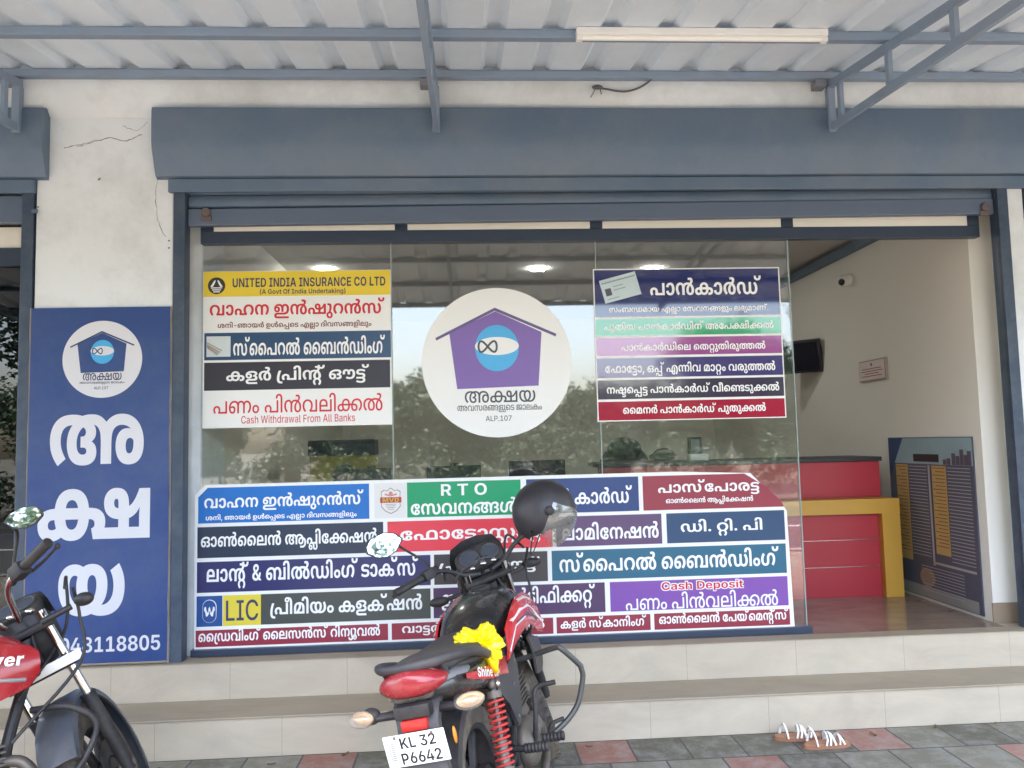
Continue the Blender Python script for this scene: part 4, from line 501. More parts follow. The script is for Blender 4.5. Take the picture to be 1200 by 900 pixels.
[501,[215,145,280,145,362,122,402,87,403,68,402,56,388,36,381,28,369,43,605,43,605,0,301,0,259,24,268,30,284,51,285,64,284,80,250,103,215,103,190,103,158,93,142,76,143,65,142,49,166,27,179,18,85,-5,56,12,24,46,25,68,24,91,72,126,156,145],[729,230,784,230,868,216,899,202,928,188,956,148,957,115,957,0,503,0,503,111,502,136,516,169,542,192,563,202,590,215,674,230],[731,187,704,187,666,180,653,173,640,165,622,140,623,113,623,43,837,43,837,109,836,138,820,165,809,173,794,180,756,187]],
[329,[319,230,396,230,514,209,590,172,628,122,629,94,628,61,582,16,494,-5,435,-5,372,-5,292,19,256,59,257,82,256,119,340,164,417,164,466,164,538,140,582,102,585,82,539,83,534,93,510,111,472,124,447,124,408,124,374,101,375,81,374,68,388,48,416,38,441,38,462,38,494,50,512,76,513,96,512,101,508,116,507,123,506,125,506,130,505,132,498,146,456,171,382,186,331,186,270,186,192,168,152,135,153,112,152,94,172,65,208,39,235,26,153,-5,116,10,62,44,30,86,31,112,30,135,62,177,130,210,240,230]],
[306,[301,228,372,228,476,208,546,172,582,124,583,96,582,61,536,16,456,-5,405,-5,348,-5,276,19,240,57,241,80,240,117,324,162,397,162,440,162,510,139,550,102,553,82,525,83,518,95,488,116,444,130,415,130,368,130,326,102,327,80,326,64,342,41,378,28,407,28,436,28,476,42,498,73,499,98,498,100,496,116,493,124,492,126,492,132,491,133,484,150,438,177,360,194,305,194,246,194,164,174,120,136,121,110,120,90,142,59,184,34,213,23,159,-4,122,8,64,40,30,84,31,111,30,134,62,176,126,209,228,228]],
[123,[251,225,212,184,168,115,152,56,153,30,152,4,176,-24,218,-35,245,-35,256,-35,278,-34,291,-33,301,-76,284,-78,252,-79,235,-79,162,-79,72,-53,30,-5,31,29,30,62,50,122,92,187,125,225]],
[330,[441,-5,378,-5,294,18,252,60,253,91,252,107,274,142,328,178,377,198,391,208,422,222,458,243,459,256,458,266,432,277,405,277,390,277,362,275,353,274,333,313,352,316,412,320,445,320,498,320,556,303,576,278,577,266,576,244,528,207,485,188,471,181,436,168,392,137,372,104,373,89,372,73,386,50,416,38,441,38,474,38,508,62,509,90,508,102,496,126,476,150,444,169,421,176,402,181,358,188,323,188,268,188,192,170,152,136,153,112,152,94,172,65,206,39,235,26,153,-5,116,10,62,44,30,86,31,112,30,136,62,178,132,210,240,230,319,230,360,230,432,224,463,217,466,216,472,214,477,214,528,202,596,164,630,118,631,93,630,46,534,-5]],
[298,[301,230,372,230,474,210,538,176,568,134,569,112,568,86,536,44,480,10,445,-5,363,26,386,38,422,62,444,92,445,112,444,134,406,168,342,186,301,186,256,186,190,168,154,135,155,112,154,94,172,65,208,39,237,26,153,-5,116,10,62,44,30,86,31,112,30,134,60,176,124,210,228,230]],
[298,[301,230,372,230,474,211,538,178,568,138,569,116,568,92,536,51,480,19,445,5,363,36,386,47,422,70,444,98,445,116,444,137,406,168,342,186,301,186,256,186,190,169,154,138,155,116,154,91,194,54,237,36,153,5,116,19,62,51,30,92,31,117,30,138,60,178,124,210,228,230],[299,32,362,32,450,8,496,-30,497,-51,496,-79,450,-119,413,-135,347,-109,366,-98,394,-74,395,-54,394,-38,370,-17,326,-5,297,-5,254,-5,200,-31,201,-54,200,-73,226,-97,249,-109,183,-135,146,-119,98,-80,99,-51,98,-30,144,8,234,32]],
[536,[549,230,596,230,664,217,691,204,708,195,730,172,742,142,743,123,743,108,742,87,748,62,761,54,770,46,802,39,827,39,852,39,894,53,920,84,921,108,920,125,904,155,872,184,845,200,929,230,966,213,1016,176,1042,132,1043,106,1042,72,988,22,888,-5,821,-5,768,-5,692,9,669,22,650,31,628,56,618,86,619,105,619,115,618,140,612,164,601,172,592,179,560,186,539,186,520,186,488,180,481,175,466,167,456,145,457,125,457,0,337,0,337,122,336,144,328,166,317,173,306,180,274,187,259,187,228,187,180,171,152,140,153,116,152,100,168,71,200,42,229,26,143,-5,106,13,56,51,30,94,31,120,30,151,80,201,176,230,247,230,298,230,370,215,403,199,395,198,422,213,492,230]],
[505,[517,228,556,228,618,215,641,203,654,196,674,176,684,146,685,122,685,108,684,86,692,56,705,46,716,38,752,29,783,29,816,29,864,47,892,82,893,107,892,128,870,161,832,189,805,201,861,228,900,212,952,175,980,132,981,105,980,71,930,22,840,-5,779,-5,730,-5,662,9,641,21,624,30,606,52,596,82,597,100,597,117,596,144,588,171,575,180,564,187,532,194,509,194,486,194,454,186,445,180,430,172,418,147,419,124,419,0,333,0,333,118,332,141,324,166,315,174,300,184,262,194,239,194,204,194,148,174,118,140,119,116,118,95,140,62,180,35,209,23,149,-4,112,12,60,46,30,90,31,118,30,149,78,198,170,228,237,228,288,228,354,209,381,192,375,192,398,210,466,228]],
[536,[549,230,596,230,664,217,691,204,708,195,730,172,742,142,743,123,743,108,742,87,748,62,761,54,770,46,802,39,827,39,852,39,894,53,920,84,921,108,920,125,904,155,872,184,845,200,929,230,966,213,1016,175,1042,132,1043,106,1042,54,922,-1,821,-1,768,-1,692,11,669,24,650,33,628,57,618,87,619,105,619,115,618,140,612,164,601,172,592,179,560,186,539,186,520,186,488,180,481,175,466,167,456,145,457,125,457,0,337,0,337,122,336,144,328,166,317,173,306,180,274,187,259,187,228,187,180,171,152,140,153,116,152,100,168,71,200,42,229,26,143,-5,106,13,56,50,30,93,31,120,30,151,80,201,176,230,247,230,298,230,370,215,403,199,395,198,422,213,492,230],[397,34,462,34,550,10,594,-29,595,-51,594,-79,548,-119,513,-135,445,-109,464,-98,492,-74,493,-54,492,-37,468,-14,424,-2,395,-2,352,-2,298,-29,299,-54,298,-73,324,-97,349,-109,281,-135,244,-119,196,-80,197,-51,196,-29,240,10,330,34],[825,32,892,32,980,8,1024,-30,1025,-51,1024,-79,976,-119,941,-135,873,-109,894,-98,920,-74,921,-54,920,-29,868,-2,825,-2,780,-2,728,-29,729,-54,728,-73,752,-97,777,-109,709,-135,672,-119,624,-80,625,-51,624,-30,670,8,758,32]],
[461,[595,230,664,230,774,211,852,175,892,125,893,94,892,61,846,16,758,-5,699,-5,634,-5,556,19,520,59,521,82,520,119,604,164,681,164,728,164,802,140,844,102,849,82,803,83,798,93,772,111,734,124,711,124,672,124,638,101,639,81,638,68,650,48,680,38,705,38,724,38,758,50,774,76,775,96,774,101,772,116,771,123,770,125,772,130,771,131,766,146,724,171,650,186,599,186,560,186,512,180,493,172,466,161,448,125,449,101,449,100,448,76,426,36,401,22,376,9,300,-5,249,-5,180,-5,82,22,30,72,31,106,30,132,56,176,108,213,145,230,229,200,200,184,168,155,152,125,153,108,152,84,176,53,220,39,245,39,266,39,298,46,309,54,316,62,324,84,325,100,325,105,324,143,364,188,397,201,434,217,524,230]],
[514,[215,145,280,145,362,122,402,87,403,68,402,56,388,36,381,28,373,43,593,43,635,0,301,0,259,24,268,30,284,51,285,64,284,80,250,103,215,103,190,103,158,93,142,76,143,65,142,49,166,27,179,18,85,-5,56,12,24,46,25,68,24,91,72,126,156,145],[577,0,577,154,576,165,572,176,569,180,564,184,548,188,539,188,520,188,496,176,497,163,496,156,508,142,546,132,585,132,625,132,670,132,744,149,800,177,842,210,861,225,981,225,981,0],[539,230,572,230,626,222,647,214,670,205,694,175,695,148,695,43,861,43,861,120,860,128,862,142,864,156,865,160,869,155,840,133,764,104,682,91,641,91,587,91,510,91,420,112,380,145,381,165,380,182,416,211,486,230]],
[514,[773,32,832,32,920,21,953,13,921,-15,892,-8,826,0,779,0,736,0,708,-9,709,-15,708,-24,740,-30,777,-30,793,-30,852,-30,914,-40,933,-50,942,-56,952,-72,953,-82,952,-105,870,-135,785,-135,728,-135,640,-125,599,-116,633,-82,660,-89,728,-98,775,-98,818,-98,852,-89,853,-81,852,-72,824,-66,797,-66,773,-66,720,-66,648,-56,629,-46,616,-40,606,-25,607,-16,606,-2,646,20,720,32],[215,145,280,145,362,122,402,87,403,68,402,56,388,36,381,28,373,43,593,43,635,0,301,0,259,24,268,30,284,51,285,64,284,80,250,103,215,103,190,103,158,93,142,76,143,65,142,49,166,27,179,18,85,-5,56,12,24,46,25,68,24,91,72,126,156,145],[577,0,577,154,576,165,572,176,569,180,564,184,548,188,539,188,520,188,496,176,497,163,496,156,508,142,546,132,585,132,625,132,670,132,744,149,800,177,842,210,861,225,981,225,981,0],[539,230,572,230,626,222,647,214,670,205,694,175,695,148,695,43,861,43,861,120,860,128,862,142,864,156,865,160,869,155,840,133,764,104,682,91,641,91,587,91,510,91,420,112,380,145,381,165,380,182,416,211,486,230]],
[455,[453,-5,392,-5,306,18,260,61,261,92,260,116,298,159,368,194,417,206,445,213,476,221,556,230,611,230,684,230,788,210,852,176,880,134,881,112,880,85,850,43,794,10,757,-5,679,26,702,38,738,62,758,92,759,112,758,135,722,169,652,188,601,188,574,188,536,186,521,184,507,183,466,175,410,147,382,112,383,94,382,72,402,48,436,38,453,38,472,38,504,48,524,71,525,91,524,112,498,147,446,174,413,181,393,184,376,186,344,188,329,188,266,188,190,169,152,135,153,112,152,94,170,65,206,39,235,26,153,-5,116,10,62,44,30,86,31,112,30,134,60,176,124,210,234,230,315,230,362,230,440,222,475,214,497,208,564,190,646,131,647,92,646,60,602,16,516,-5]],
[792,[317,230,362,230,440,221,475,213,497,208,564,190,646,131,647,92,646,60,602,16,516,-5,453,-5,392,-5,306,18,260,61,261,92,260,116,298,159,368,194,417,206,437,213,474,222,548,230,595,230,648,230,724,219,780,201,805,189,813,178,851,99,851,0,731,0,731,100,730,131,710,164,685,175,672,180,624,189,587,189,572,189,536,186,519,184,505,183,468,176,412,148,382,113,383,94,382,72,402,48,436,38,453,38,472,38,504,48,524,71,525,91,524,112,498,147,448,174,413,181,393,184,376,186,344,188,329,188,266,188,190,169,152,135,153,112,152,94,170,65,206,39,235,26,153,-5,116,10,62,44,30,86,31,112,30,134,60,176,126,210,236,230],[999,230,1040,230,1114,222,1149,214,1171,208,1240,190,1320,131,1321,92,1320,60,1276,16,1190,-5,1129,-5,1066,-5,980,18,936,61,937,92,936,116,972,159,1042,194,1091,206,1121,213,1152,221,1232,230,1285,230,1360,230,1464,210,1526,176,1556,134,1557,112,1556,85,1524,43,1468,10,1433,-5,1353,26,1376,38,1412,62,1432,92,1433,112,1432,135,1396,169,1326,188,1277,188,1248,188,1210,186,1195,184,1181,183,1140,175,1084,147,1056,112,1057,94,1056,72,1076,48,1108,38,1129,38,1146,38,1180,48,1198,71,1199,91,1198,112,1172,147,1120,174,1087,181,1067,184,1056,186,1034,188,1010,188,997,188,958,188,912,179,899,174,870,163,850,128,851,97,851,8,739,8,739,112,779,189,800,200,860,218,942,230]],
[246,[237,230,314,230,436,214,477,203,427,164,386,175,302,186,245,186,208,186,164,179,144,168,145,160,144,155,152,148,159,144,170,139,214,136,249,136,269,136,340,136,420,122,443,109,456,101,470,80,471,67,470,46,422,13,326,-5,253,-5,176,-5,60,10,13,23,59,63,88,55,144,45,206,39,243,39,280,39,326,46,348,59,349,67,348,72,340,82,331,85,320,88,286,92,249,92,233,92,168,92,76,104,53,118,38,126,22,146,23,159,22,179,68,211,164,230]],
[232,[223,228,296,228,404,212,445,201,405,170,368,180,282,194,225,194,186,194,136,185,114,170,115,161,114,154,120,145,129,141,144,134,200,130,243,130,255,130,320,130,394,117,415,104,428,96,438,76,439,64,438,44,394,13,306,-5,239,-5,168,-5,62,10,15,24,55,54,80,47,136,36,200,29,237,29,278,29,328,38,350,53,351,63,350,71,342,83,331,87,318,91,274,96,233,96,223,96,164,96,74,108,53,121,40,129,26,148,27,160,26,180,68,210,156,228]],
[246,[237,230,314,230,436,214,477,203,427,164,386,175,302,186,245,186,208,186,164,179,144,168,145,160,144,155,152,148,159,144,170,139,214,136,249,136,273,136,340,136,418,122,443,110,456,102,470,81,471,68,470,49,424,18,332,0,265,0,29,0,29,43,247,43,284,43,326,47,337,52,342,56,348,64,349,69,348,74,338,83,329,86,318,90,288,92,261,92,233,92,168,92,76,104,53,118,38,126,22,146,23,159,22,179,68,211,164,230],[251,-101,204,-101,120,-94,46,-82,13,-73,59,-34,88,-41,144,-51,206,-57,245,-57,282,-57,328,-50,350,-37,351,-29,350,-18,322,-3,299,1,365,35,396,30,444,12,470,-13,471,-30,470,-50,422,-83,326,-101]],
[305,[305,230,382,230,488,210,554,178,582,138,583,118,582,89,546,46,513,32,484,20,412,6,320,0,259,0,245,0,212,0,182,-2,175,-4,164,-6,156,-13,157,-18,156,-22,162,-29,171,-32,180,-34,208,-37,245,-37,567,-37,567,-80,229,-80,180,-80,110,-74,87,-67,60,-59,34,-35,35,-20,34,-5,60,20,89,29,108,36,172,43,229,43,233,43,288,43,364,48,412,58,429,67,444,76,460,101,461,118,460,130,444,154,406,175,342,187,295,187,262,187,210,182,168,173,140,158,133,148,132,146,132,144,133,142,130,139,128,131,129,124,128,108,158,89,185,89,208,89,232,103,233,114,232,121,222,131,200,138,185,138,158,138,120,130,103,126,41,131,54,140,108,159,176,172,209,172,254,172,314,156,342,130,343,114,342,97,310,68,240,51,187,51,140,51,68,70,30,105,31,128,30,149,64,185,134,214,236,230]],
[153,[145,-94,64,-94,-26,-53,-25,-21,-26,0,16,33,92,52,143,52,192,52,268,34,312,1,313,-21,312,-44,268,-76,192,-94],[143,15,108,15,62,-3,63,-22,62,-40,108,-58,145,-58,176,-58,224,-40,225,-21,224,-3,178,15],[145,-40,98,-40,52,-14,53,7,52,14,70,31,87,40,125,30,110,28,98,17,99,12,98,6,108,-2,130,-7,145,-7,158,-7,180,-2,190,6,191,12,190,16,178,25,165,28,205,40,220,30,236,15,237,6,236,-5,218,-26,178,-40],[115,230,168,230,230,211,256,180,257,162,256,131,226,74,205,40,93,45,112,76,134,128,135,150,134,165,112,186,81,186,68,186,48,185,37,184,21,225,38,227,84,230]],
[153,[143,-94,64,-94,-26,-53,-25,-21,-26,0,16,33,92,52,143,52,192,52,268,34,312,1,313,-21,312,-43,268,-76,192,-94],[145,-55,170,-55,208,-38,209,-21,208,-5,172,12,143,12,116,12,78,-5,79,-22,78,-38,116,-55],[115,230,168,230,230,211,256,180,257,162,256,131,226,74,205,40,93,46,112,76,134,128,135,150,134,165,112,186,81,186,68,186,48,185,37,184,21,225,38,227,84,230]],
[140,[131,-92,60,-92,-24,-52,-23,-21,-24,0,16,32,86,49,131,49,176,49,244,32,284,1,285,-21,284,-43,244,-74,176,-92],[131,-61,162,-61,204,-41,205,-21,204,-2,162,18,131,18,98,18,56,-2,57,-22,56,-41,98,-61],[95,228,144,228,200,209,224,179,225,161,224,134,196,71,175,36,95,42,114,75,136,131,137,155,136,172,112,194,77,194,64,194,40,192,31,191,17,223,30,225,70,228]],
[425,[301,230,372,230,472,210,536,178,566,137,567,116,566,91,540,55,494,25,467,9,491,43,681,43,681,225,801,225,801,0,409,0,369,28,388,39,424,63,444,92,445,112,444,134,406,168,342,186,301,186,256,186,190,168,154,135,155,112,154,94,172,65,208,39,237,26,153,-5,116,10,62,44,30,86,31,112,30,134,60,176,124,210,228,230]],
[398,[283,228,346,228,438,209,498,178,528,136,529,114,528,91,504,57,468,30,445,17,441,33,655,33,655,223,741,223,741,0,385,0,355,25,376,34,416,58,440,89,441,110,440,134,402,172,330,194,281,194,230,194,160,172,120,134,121,110,120,90,142,59,184,34,213,23,159,-4,122,8,64,40,30,84,31,111,30,135,62,177,124,209,220,228]],
[0,[-93,238,-154,238,-228,255,-264,285,-263,305,-264,313,-260,328,-253,333,-147,324,-152,320,-154,312,-153,308,-154,296,-138,284,-110,279,-91,279,-76,279,-48,284,-32,296,-31,308,-32,312,-34,320,-35,324,67,333,70,328,76,313,77,305,76,285,40,255,-34,238]],
[460,[591,-5,544,-5,472,2,433,12,426,13,410,16,405,18,356,32,296,70,268,112,269,133,268,148,280,172,291,181,299,185,316,202,370,222,436,230,469,230,560,230,664,182,665,133,664,96,592,40,535,22,526,19,512,16,505,14,466,4,380,-5,333,-5,256,-5,144,15,68,51,28,102,29,133,28,162,74,205,166,230,233,230,286,230,374,210,401,188,307,163,292,175,256,187,233,187,206,187,170,174,150,150,151,133,150,104,196,61,280,37,339,37,358,37,394,39,409,41,418,42,434,43,441,44,468,50,514,76,542,111,543,133,542,154,520,177,486,187,469,187,444,187,408,176,390,152,391,133,390,112,414,77,460,51,489,43,498,42,508,43,517,42,528,40,568,37,589,37,642,37,722,58,766,98,767,126,766,145,744,183,717,202,809,230,850,206,888,154,889,126,888,101,858,54,788,17,674,-5]],
[430,[551,-5,512,-5,444,2,409,12,402,13,388,16,383,17,336,33,280,70,256,113,257,134,256,150,270,176,283,186,289,190,306,203,352,220,408,228,437,228,520,228,614,178,615,133,614,96,548,39,497,21,488,19,476,15,469,13,432,4,356,-5,313,-5,244,-5,140,16,68,52,30,103,31,134,30,162,74,204,156,228,215,228,264,228,336,210,361,194,297,169,284,180,244,194,217,194,186,194,142,180,118,153,119,133,118,104,164,56,252,27,319,27,336,27,372,30,389,31,396,33,414,35,423,37,448,44,496,70,526,109,527,133,526,156,500,182,460,194,437,194,408,194,366,181,344,153,345,133,344,112,370,73,416,44,449,35,456,34,468,34,477,32,490,30,528,27,551,27,612,27,696,52,740,96,741,125,740,147,712,188,685,206,753,228,790,205,828,153,829,126,828,98,794,51,726,15,620,-5]],
[477,[607,-5,564,-5,482,3,445,11,436,13,420,19,411,21,370,32,306,65,268,108,269,135,268,152,288,180,305,191,319,200,334,211,382,225,444,232,481,232,578,232,690,182,691,134,690,95,614,40,555,23,546,21,532,16,525,14,482,5,392,-5,347,-5,264,-5,144,15,64,52,24,103,25,134,24,162,74,206,172,232,245,232,300,232,394,210,425,184,313,158,296,171,264,181,245,181,224,181,192,170,174,149,175,134,174,109,214,68,294,44,351,44,368,44,404,47,419,49,426,50,444,52,451,53,476,60,518,84,540,116,541,135,540,152,524,172,496,181,481,181,464,181,436,172,418,152,419,134,418,117,440,85,482,60,509,52,518,50,536,50,547,48,560,47,590,44,607,44,656,44,730,64,772,101,773,129,772,144,754,179,727,200,845,232,886,206,924,154,925,127,924,103,896,57,824,18,700,-5]],
[118,[-7,-26,-8,-28,-10,-34,-9,-37,-10,-44,0,-57,26,-65,51,-65,80,-65,112,-51,113,-37,112,-30,104,-14,88,10,75,28,56,50,30,98,31,122,30,151,64,203,91,225,215,225,192,206,164,173,152,142,153,126,152,106,172,68,187,46,204,26,222,-3,232,-26,233,-37,232,-74,136,-108,51,-108,-44,-108,-132,-70,-131,-38,-132,-34,-130,-25,-127,-21]],
]
LINES = [
    ('ins', 'UNITED INDIA INSURANCE CO LTD', 'navy_ink', (-1.2919, 2.3702, -0.4509, 2.422), [47, 38, 32, 46, 29, 27, 0, 32, 38, 27, 32, 22, 0, 32, 38, 44, 47, 43, 22, 38, 25, 29, 0, 25, 39, 0, 35, 46, 27]),
    ('ins', '(A Govt Of India Undertaking)', 'navy_ink', (-1.143, 2.3235, -0.6724, 2.3594), [4, 22, 0, 31, 72, 84, 82, 0, 39, 57, 0, 32, 69, 53, 62, 50, 0, 47, 69, 53, 55, 76, 82, 50, 65, 62, 69, 58, 5]),
    ('ins', 'വാഹന ഇൻഷുറൻസ്', 'red_ink', (-1.4155, 2.1896, -0.4571, 2.3048), [169, 88, 106, 131, 0, 108, 128, 158, 167, 152, 128, 154, 171]),
    ('ins', 'ശനി-ഞായർ ഉൾപ്പെടെ എല്ലാ ദിവസങ്ങളിലും', 'maroon_ink', (-1.372, 2.1307, -0.5309, 2.1786), [157, 131, 109, 7, 140, 88, 172, 151, 0, 165, 124, 103, 146, 103, 162, 0, 102, 121, 88, 0, 99, 109, 169, 154, 134, 125, 109, 122, 167, 94]),
    ('ins', 'സ്പൈറൽ ബൈൻഡിംഗ്', 'white', (-1.2874, 1.9882, -0.4572, 2.0938), [154, 171, 90, 144, 152, 119, 0, 90, 97, 128, 100, 109, 94, 105, 171]),
    ('ins', 'കളർ പ്രിന്റ് ഔട്ട്', 'white', (-1.3245, 1.8179, -0.5469, 1.9305), [114, 125, 151, 0, 150, 144, 109, 133, 171, 0, 96, 164, 171]),
    ('ins', 'പണം പിൻവലിക്കൽ', 'red_ink', (-1.3934, 1.6695, -0.474, 1.7738), [145, 138, 95, 1, 145, 110, 129, 170, 123, 110, 113, 120]),
    ('ins', 'Cash Withdrawal From All Banks', 'red_ink', (-1.2433, 1.6136, -0.6255, 1.6574), [26, 51, 80, 60, 1, 49, 63, 83, 60, 54, 77, 51, 86, 51, 67, 1, 30, 77, 73, 68, 1, 23, 67, 67, 1, 24, 51, 70, 66, 80]),
    ('pan', 'പാൻകാർഡ്', 'white', (1.0506, 2.2937, 1.699, 2.4037), [144, 88, 128, 114, 88, 151, 100, 171]),
    ('pan', 'സംബന്ധമായ എല്ലാ സേവനങ്ങളും ലഭ്യമാണ്.', 'white', (0.8105, 2.1856, 1.7355, 2.2397), [154, 94, 97, 130, 127, 88, 172, 0, 102, 121, 88, 0, 101, 154, 169, 131, 134, 125, 167, 94, 0, 122, 98, 175, 127, 88, 137, 171, 8]),
    ('pan', 'പുതിയ പാൻകാർഡിന് അപേക്ഷിക്കൽ', 'white', (0.7764, 2.0823, 1.7597, 2.1454), [144, 167, 160, 109, 172, 0, 144, 88, 128, 114, 88, 151, 100, 109, 131, 171, 0, 91, 101, 144, 116, 109, 112, 119]),
    ('pan', 'പാൻകാർഡിലെ തെറ്റുതിരുത്തൽ', 'white', (0.8715, 1.9584, 1.707, 2.027), [144, 88, 128, 114, 88, 151, 100, 109, 103, 122, 0, 103, 160, 153, 167, 160, 109, 148, 167, 161, 119]),
    ('pan', 'ഫോട്ടോ, ഒപ്പ് എന്നിവ മാറ്റം വരുത്തൽ', 'white', (0.7764, 1.8313, 1.7591, 1.9131), [101, 147, 88, 101, 164, 88, 6, 0, 141, 146, 171, 0, 102, 132, 109, 169, 0, 127, 88, 153, 94, 0, 169, 148, 167, 161, 119]),
    ('pan', 'നഷ്ടപ്പെട്ട പാൻകാർഡ് വീണ്ടെടുക്കൽ', 'white', (0.7816, 1.7154, 1.7763, 1.7912), [131, 159, 103, 146, 164, 0, 144, 88, 128, 114, 88, 151, 100, 171, 0, 169, 107, 103, 139, 162, 167, 112, 119]),
    ('pan', 'മൈനർ പാൻകാർഡ് പുതുക്കൽ', 'white', (0.8707, 1.6068, 1.6917, 1.6745), [90, 127, 131, 151, 0, 144, 88, 128, 114, 88, 151, 100, 171, 0, 144, 167, 160, 167, 112, 119]),
    ('cir', 'അക്ഷയ', 'grey_ink', (-0.0186, 1.7005, 0.3769, 1.7674), [92, 117, 173]),
    ('cir', 'അവസരങ്ങളുടെ ജാലകം', 'grey_ink', (-0.0608, 1.645, 0.412, 1.6872), [92, 170, 155, 149, 135, 126, 168, 104, 163, 1, 111, 89, 123, 115, 95]),
    ('cir', 'ALP.107', 'grey_ink', (0.0954, 1.5973, 0.241, 1.6273), [23, 36, 41, 9, 13, 11, 19]),
    ('big', 'വാഹന ഇൻഷുറൻസ്', 'white', (-1.4386, 1.1383, -0.5838, 1.2397), [169, 88, 106, 131, 0, 108, 128, 158, 167, 152, 128, 154, 171]),
    ('big', 'ശനി, ഞായർ ഉൾപ്പെടെ എല്ലാ ദിവസങ്ങളിലും', 'white', (-1.4304, 1.0826, -0.6208, 1.1264), [157, 131, 109, 6, 0, 140, 88, 172, 151, 0, 165, 124, 103, 146, 103, 162, 0, 102, 121, 88, 0, 99, 109, 169, 154, 134, 125, 109, 122, 167, 94]),
    ('big', 'ഓൺലൈൻ ആപ്ലിക്കേഷൻ', 'white', (-1.455, 0.9202, -0.5113, 1.0342), [142, 136, 90, 122, 128, 0, 87, 143, 109, 101, 112, 158, 128]),
    ('big', 'ലാന്റ് & ബിൽഡിംഗ് ടാക്സ്', 'white', (-1.4231, 0.7261, -0.2883, 0.8696), [122, 88, 133, 171, 0, 3, 0, 97, 109, 119, 100, 109, 94, 105, 171, 0, 162, 88, 114, 171, 154, 171]),
    ('big', 'പ്രീമിയം കളക്\u200cഷൻ', 'white', (-1.0866, 0.5611, -0.2714, 0.6745), [150, 144, 107, 127, 109, 172, 94, 0, 114, 125, 114, 171, 158, 128]),
    ('big', 'ഡ്രൈവിംഗ് ലൈസൻസ് റിന്യൂവൽ', 'white', (-1.4649, 0.4312, -0.501, 0.519), [90, 150, 100, 169, 109, 94, 105, 171, 0, 90, 122, 154, 128, 154, 171, 0, 152, 109, 131, 175, 166, 169, 119]),
    ('big', 'R T O', 'white', (-0.1593, 1.1912, 0.0935, 1.2563), [43, 0, 46, 0, 39]),
    ('big', 'സേവനങ്ങൾ', 'white', (-0.3262, 1.0909, 0.2565, 1.1764), [101, 154, 169, 131, 134, 124]),
    ('big', 'ഫോട്ടോസ്റ്റാറ്റ്', 'white', (-0.3851, 0.9248, 0.4191, 1.0337), [101, 147, 88, 101, 164, 88, 156, 88, 153, 171]),
    ('big', 'പ്രിന്റ് ഔട്ട്', 'white', (-0.1777, 0.7561, 0.3751, 0.8464), [150, 144, 109, 133, 171, 0, 96, 164, 171]),
    ('big', 'ഇൻകം സർട്ടിഫിക്കറ്റ്', 'white', (-0.1658, 0.5548, 0.6781, 0.6881), [108, 128, 114, 94, 0, 154, 151, 164, 109, 147, 109, 112, 153, 171]),
    ('big', 'വാട്ടർ & കറണ്ട് ബിൽ', 'white', (-0.3825, 0.4426, 0.3939, 0.5138), [169, 88, 164, 151, 0, 3, 0, 114, 152, 139, 171, 0, 97, 109, 119]),
    ('big', 'പാൻ കാർഡ്', 'white', (0.3411, 1.1239, 0.9043, 1.2228), [144, 88, 128, 0, 114, 88, 151, 100, 171]),
    ('big', 'പാസ്\u200cപോരട്ട', 'white', (1.0529, 1.1534, 1.6317, 1.245), [144, 88, 154, 171, 101, 144, 88, 148, 164]),
    ('big', 'ഓൺലൈൻ ആപ്ലിക്കേഷൻ', 'white', (1.0948, 1.1022, 1.5938, 1.1497), [142, 136, 90, 122, 128, 0, 87, 143, 109, 101, 112, 158, 128]),
    ('big', 'ലാമിനേഷൻ', 'white', (0.5068, 0.9268, 1.0473, 1.0252), [122, 88, 127, 109, 101, 131, 158, 128]),
    ('big', 'ഡി. റ്റി. പി', 'white', (1.1735, 0.9263, 1.6391, 1.0232), [100, 109, 8, 0, 153, 109, 8, 0, 144, 109]),
    ('big', 'സ്പൈറൽ ബൈൻഡിംഗ്', 'white', (0.4856, 0.7527, 1.7243, 0.8603), [154, 171, 90, 144, 152, 119, 0, 90, 97, 128, 100, 109, 94, 105, 171]),
    ('big', 'Cash Deposit', 'red_ink', (1.0523, 0.6274, 1.5139, 0.6834), [25, 50, 79, 59, 0, 27, 55, 75, 72, 79, 62, 82]),
    ('big', 'പണം പിൻവലിക്കൽ', 'white', (0.8478, 0.5345, 1.7081, 0.6276), [145, 138, 95, 1, 145, 110, 129, 170, 123, 110, 113, 120]),
    ('big', 'കളർ സ്കാനിംഗ്', 'white', (0.4829, 0.4367, 0.9586, 0.5103), [114, 125, 151, 0, 154, 171, 114, 88, 131, 109, 94, 105, 171]),
    ('big', 'ഓൺലൈൻ പേയ്\u200cമെന്റ്സ്', 'white', (1.0311, 0.4314, 1.7624, 0.5161), [142, 136, 90, 122, 128, 0, 101, 144, 172, 171, 103, 127, 133, 171, 154, 171]),
    ('brd', 'അ', 'grey_white', (-2.193, 1.4095, -1.7131, 1.6772), [93]),
    ('brd', 'ക്ഷ', 'grey_white', (-2.2466, 1.0205, -1.6772, 1.2887), [118]),
    ('brd', 'യ', 'grey_white', (-2.1361, 0.633, -1.8011, 0.8994), [174]),
    ('brd', '9048118805', 'grey_white', (-2.1794, 0.449, -1.6181, 0.5273), [21, 10, 16, 20, 12, 12, 20, 20, 10, 17]),
    ('brd', 'അക്ഷയ', 'navy_ink', (-2.0305, 1.856, -1.831, 1.895), [92, 117, 173]),
    ('brd', 'അവസരങ്ങളുടെ ജാലകം', 'navy_ink', (-2.0467, 1.8343, -1.8158, 1.8495), [92, 170, 155, 149, 135, 126, 168, 104, 163, 1, 111, 89, 123, 115, 95]),
    ('brd', 'ALP.107', 'navy_ink', (-1.9729, 1.8084, -1.8995, 1.8236), [23, 36, 41, 9, 13, 11, 19]),
]
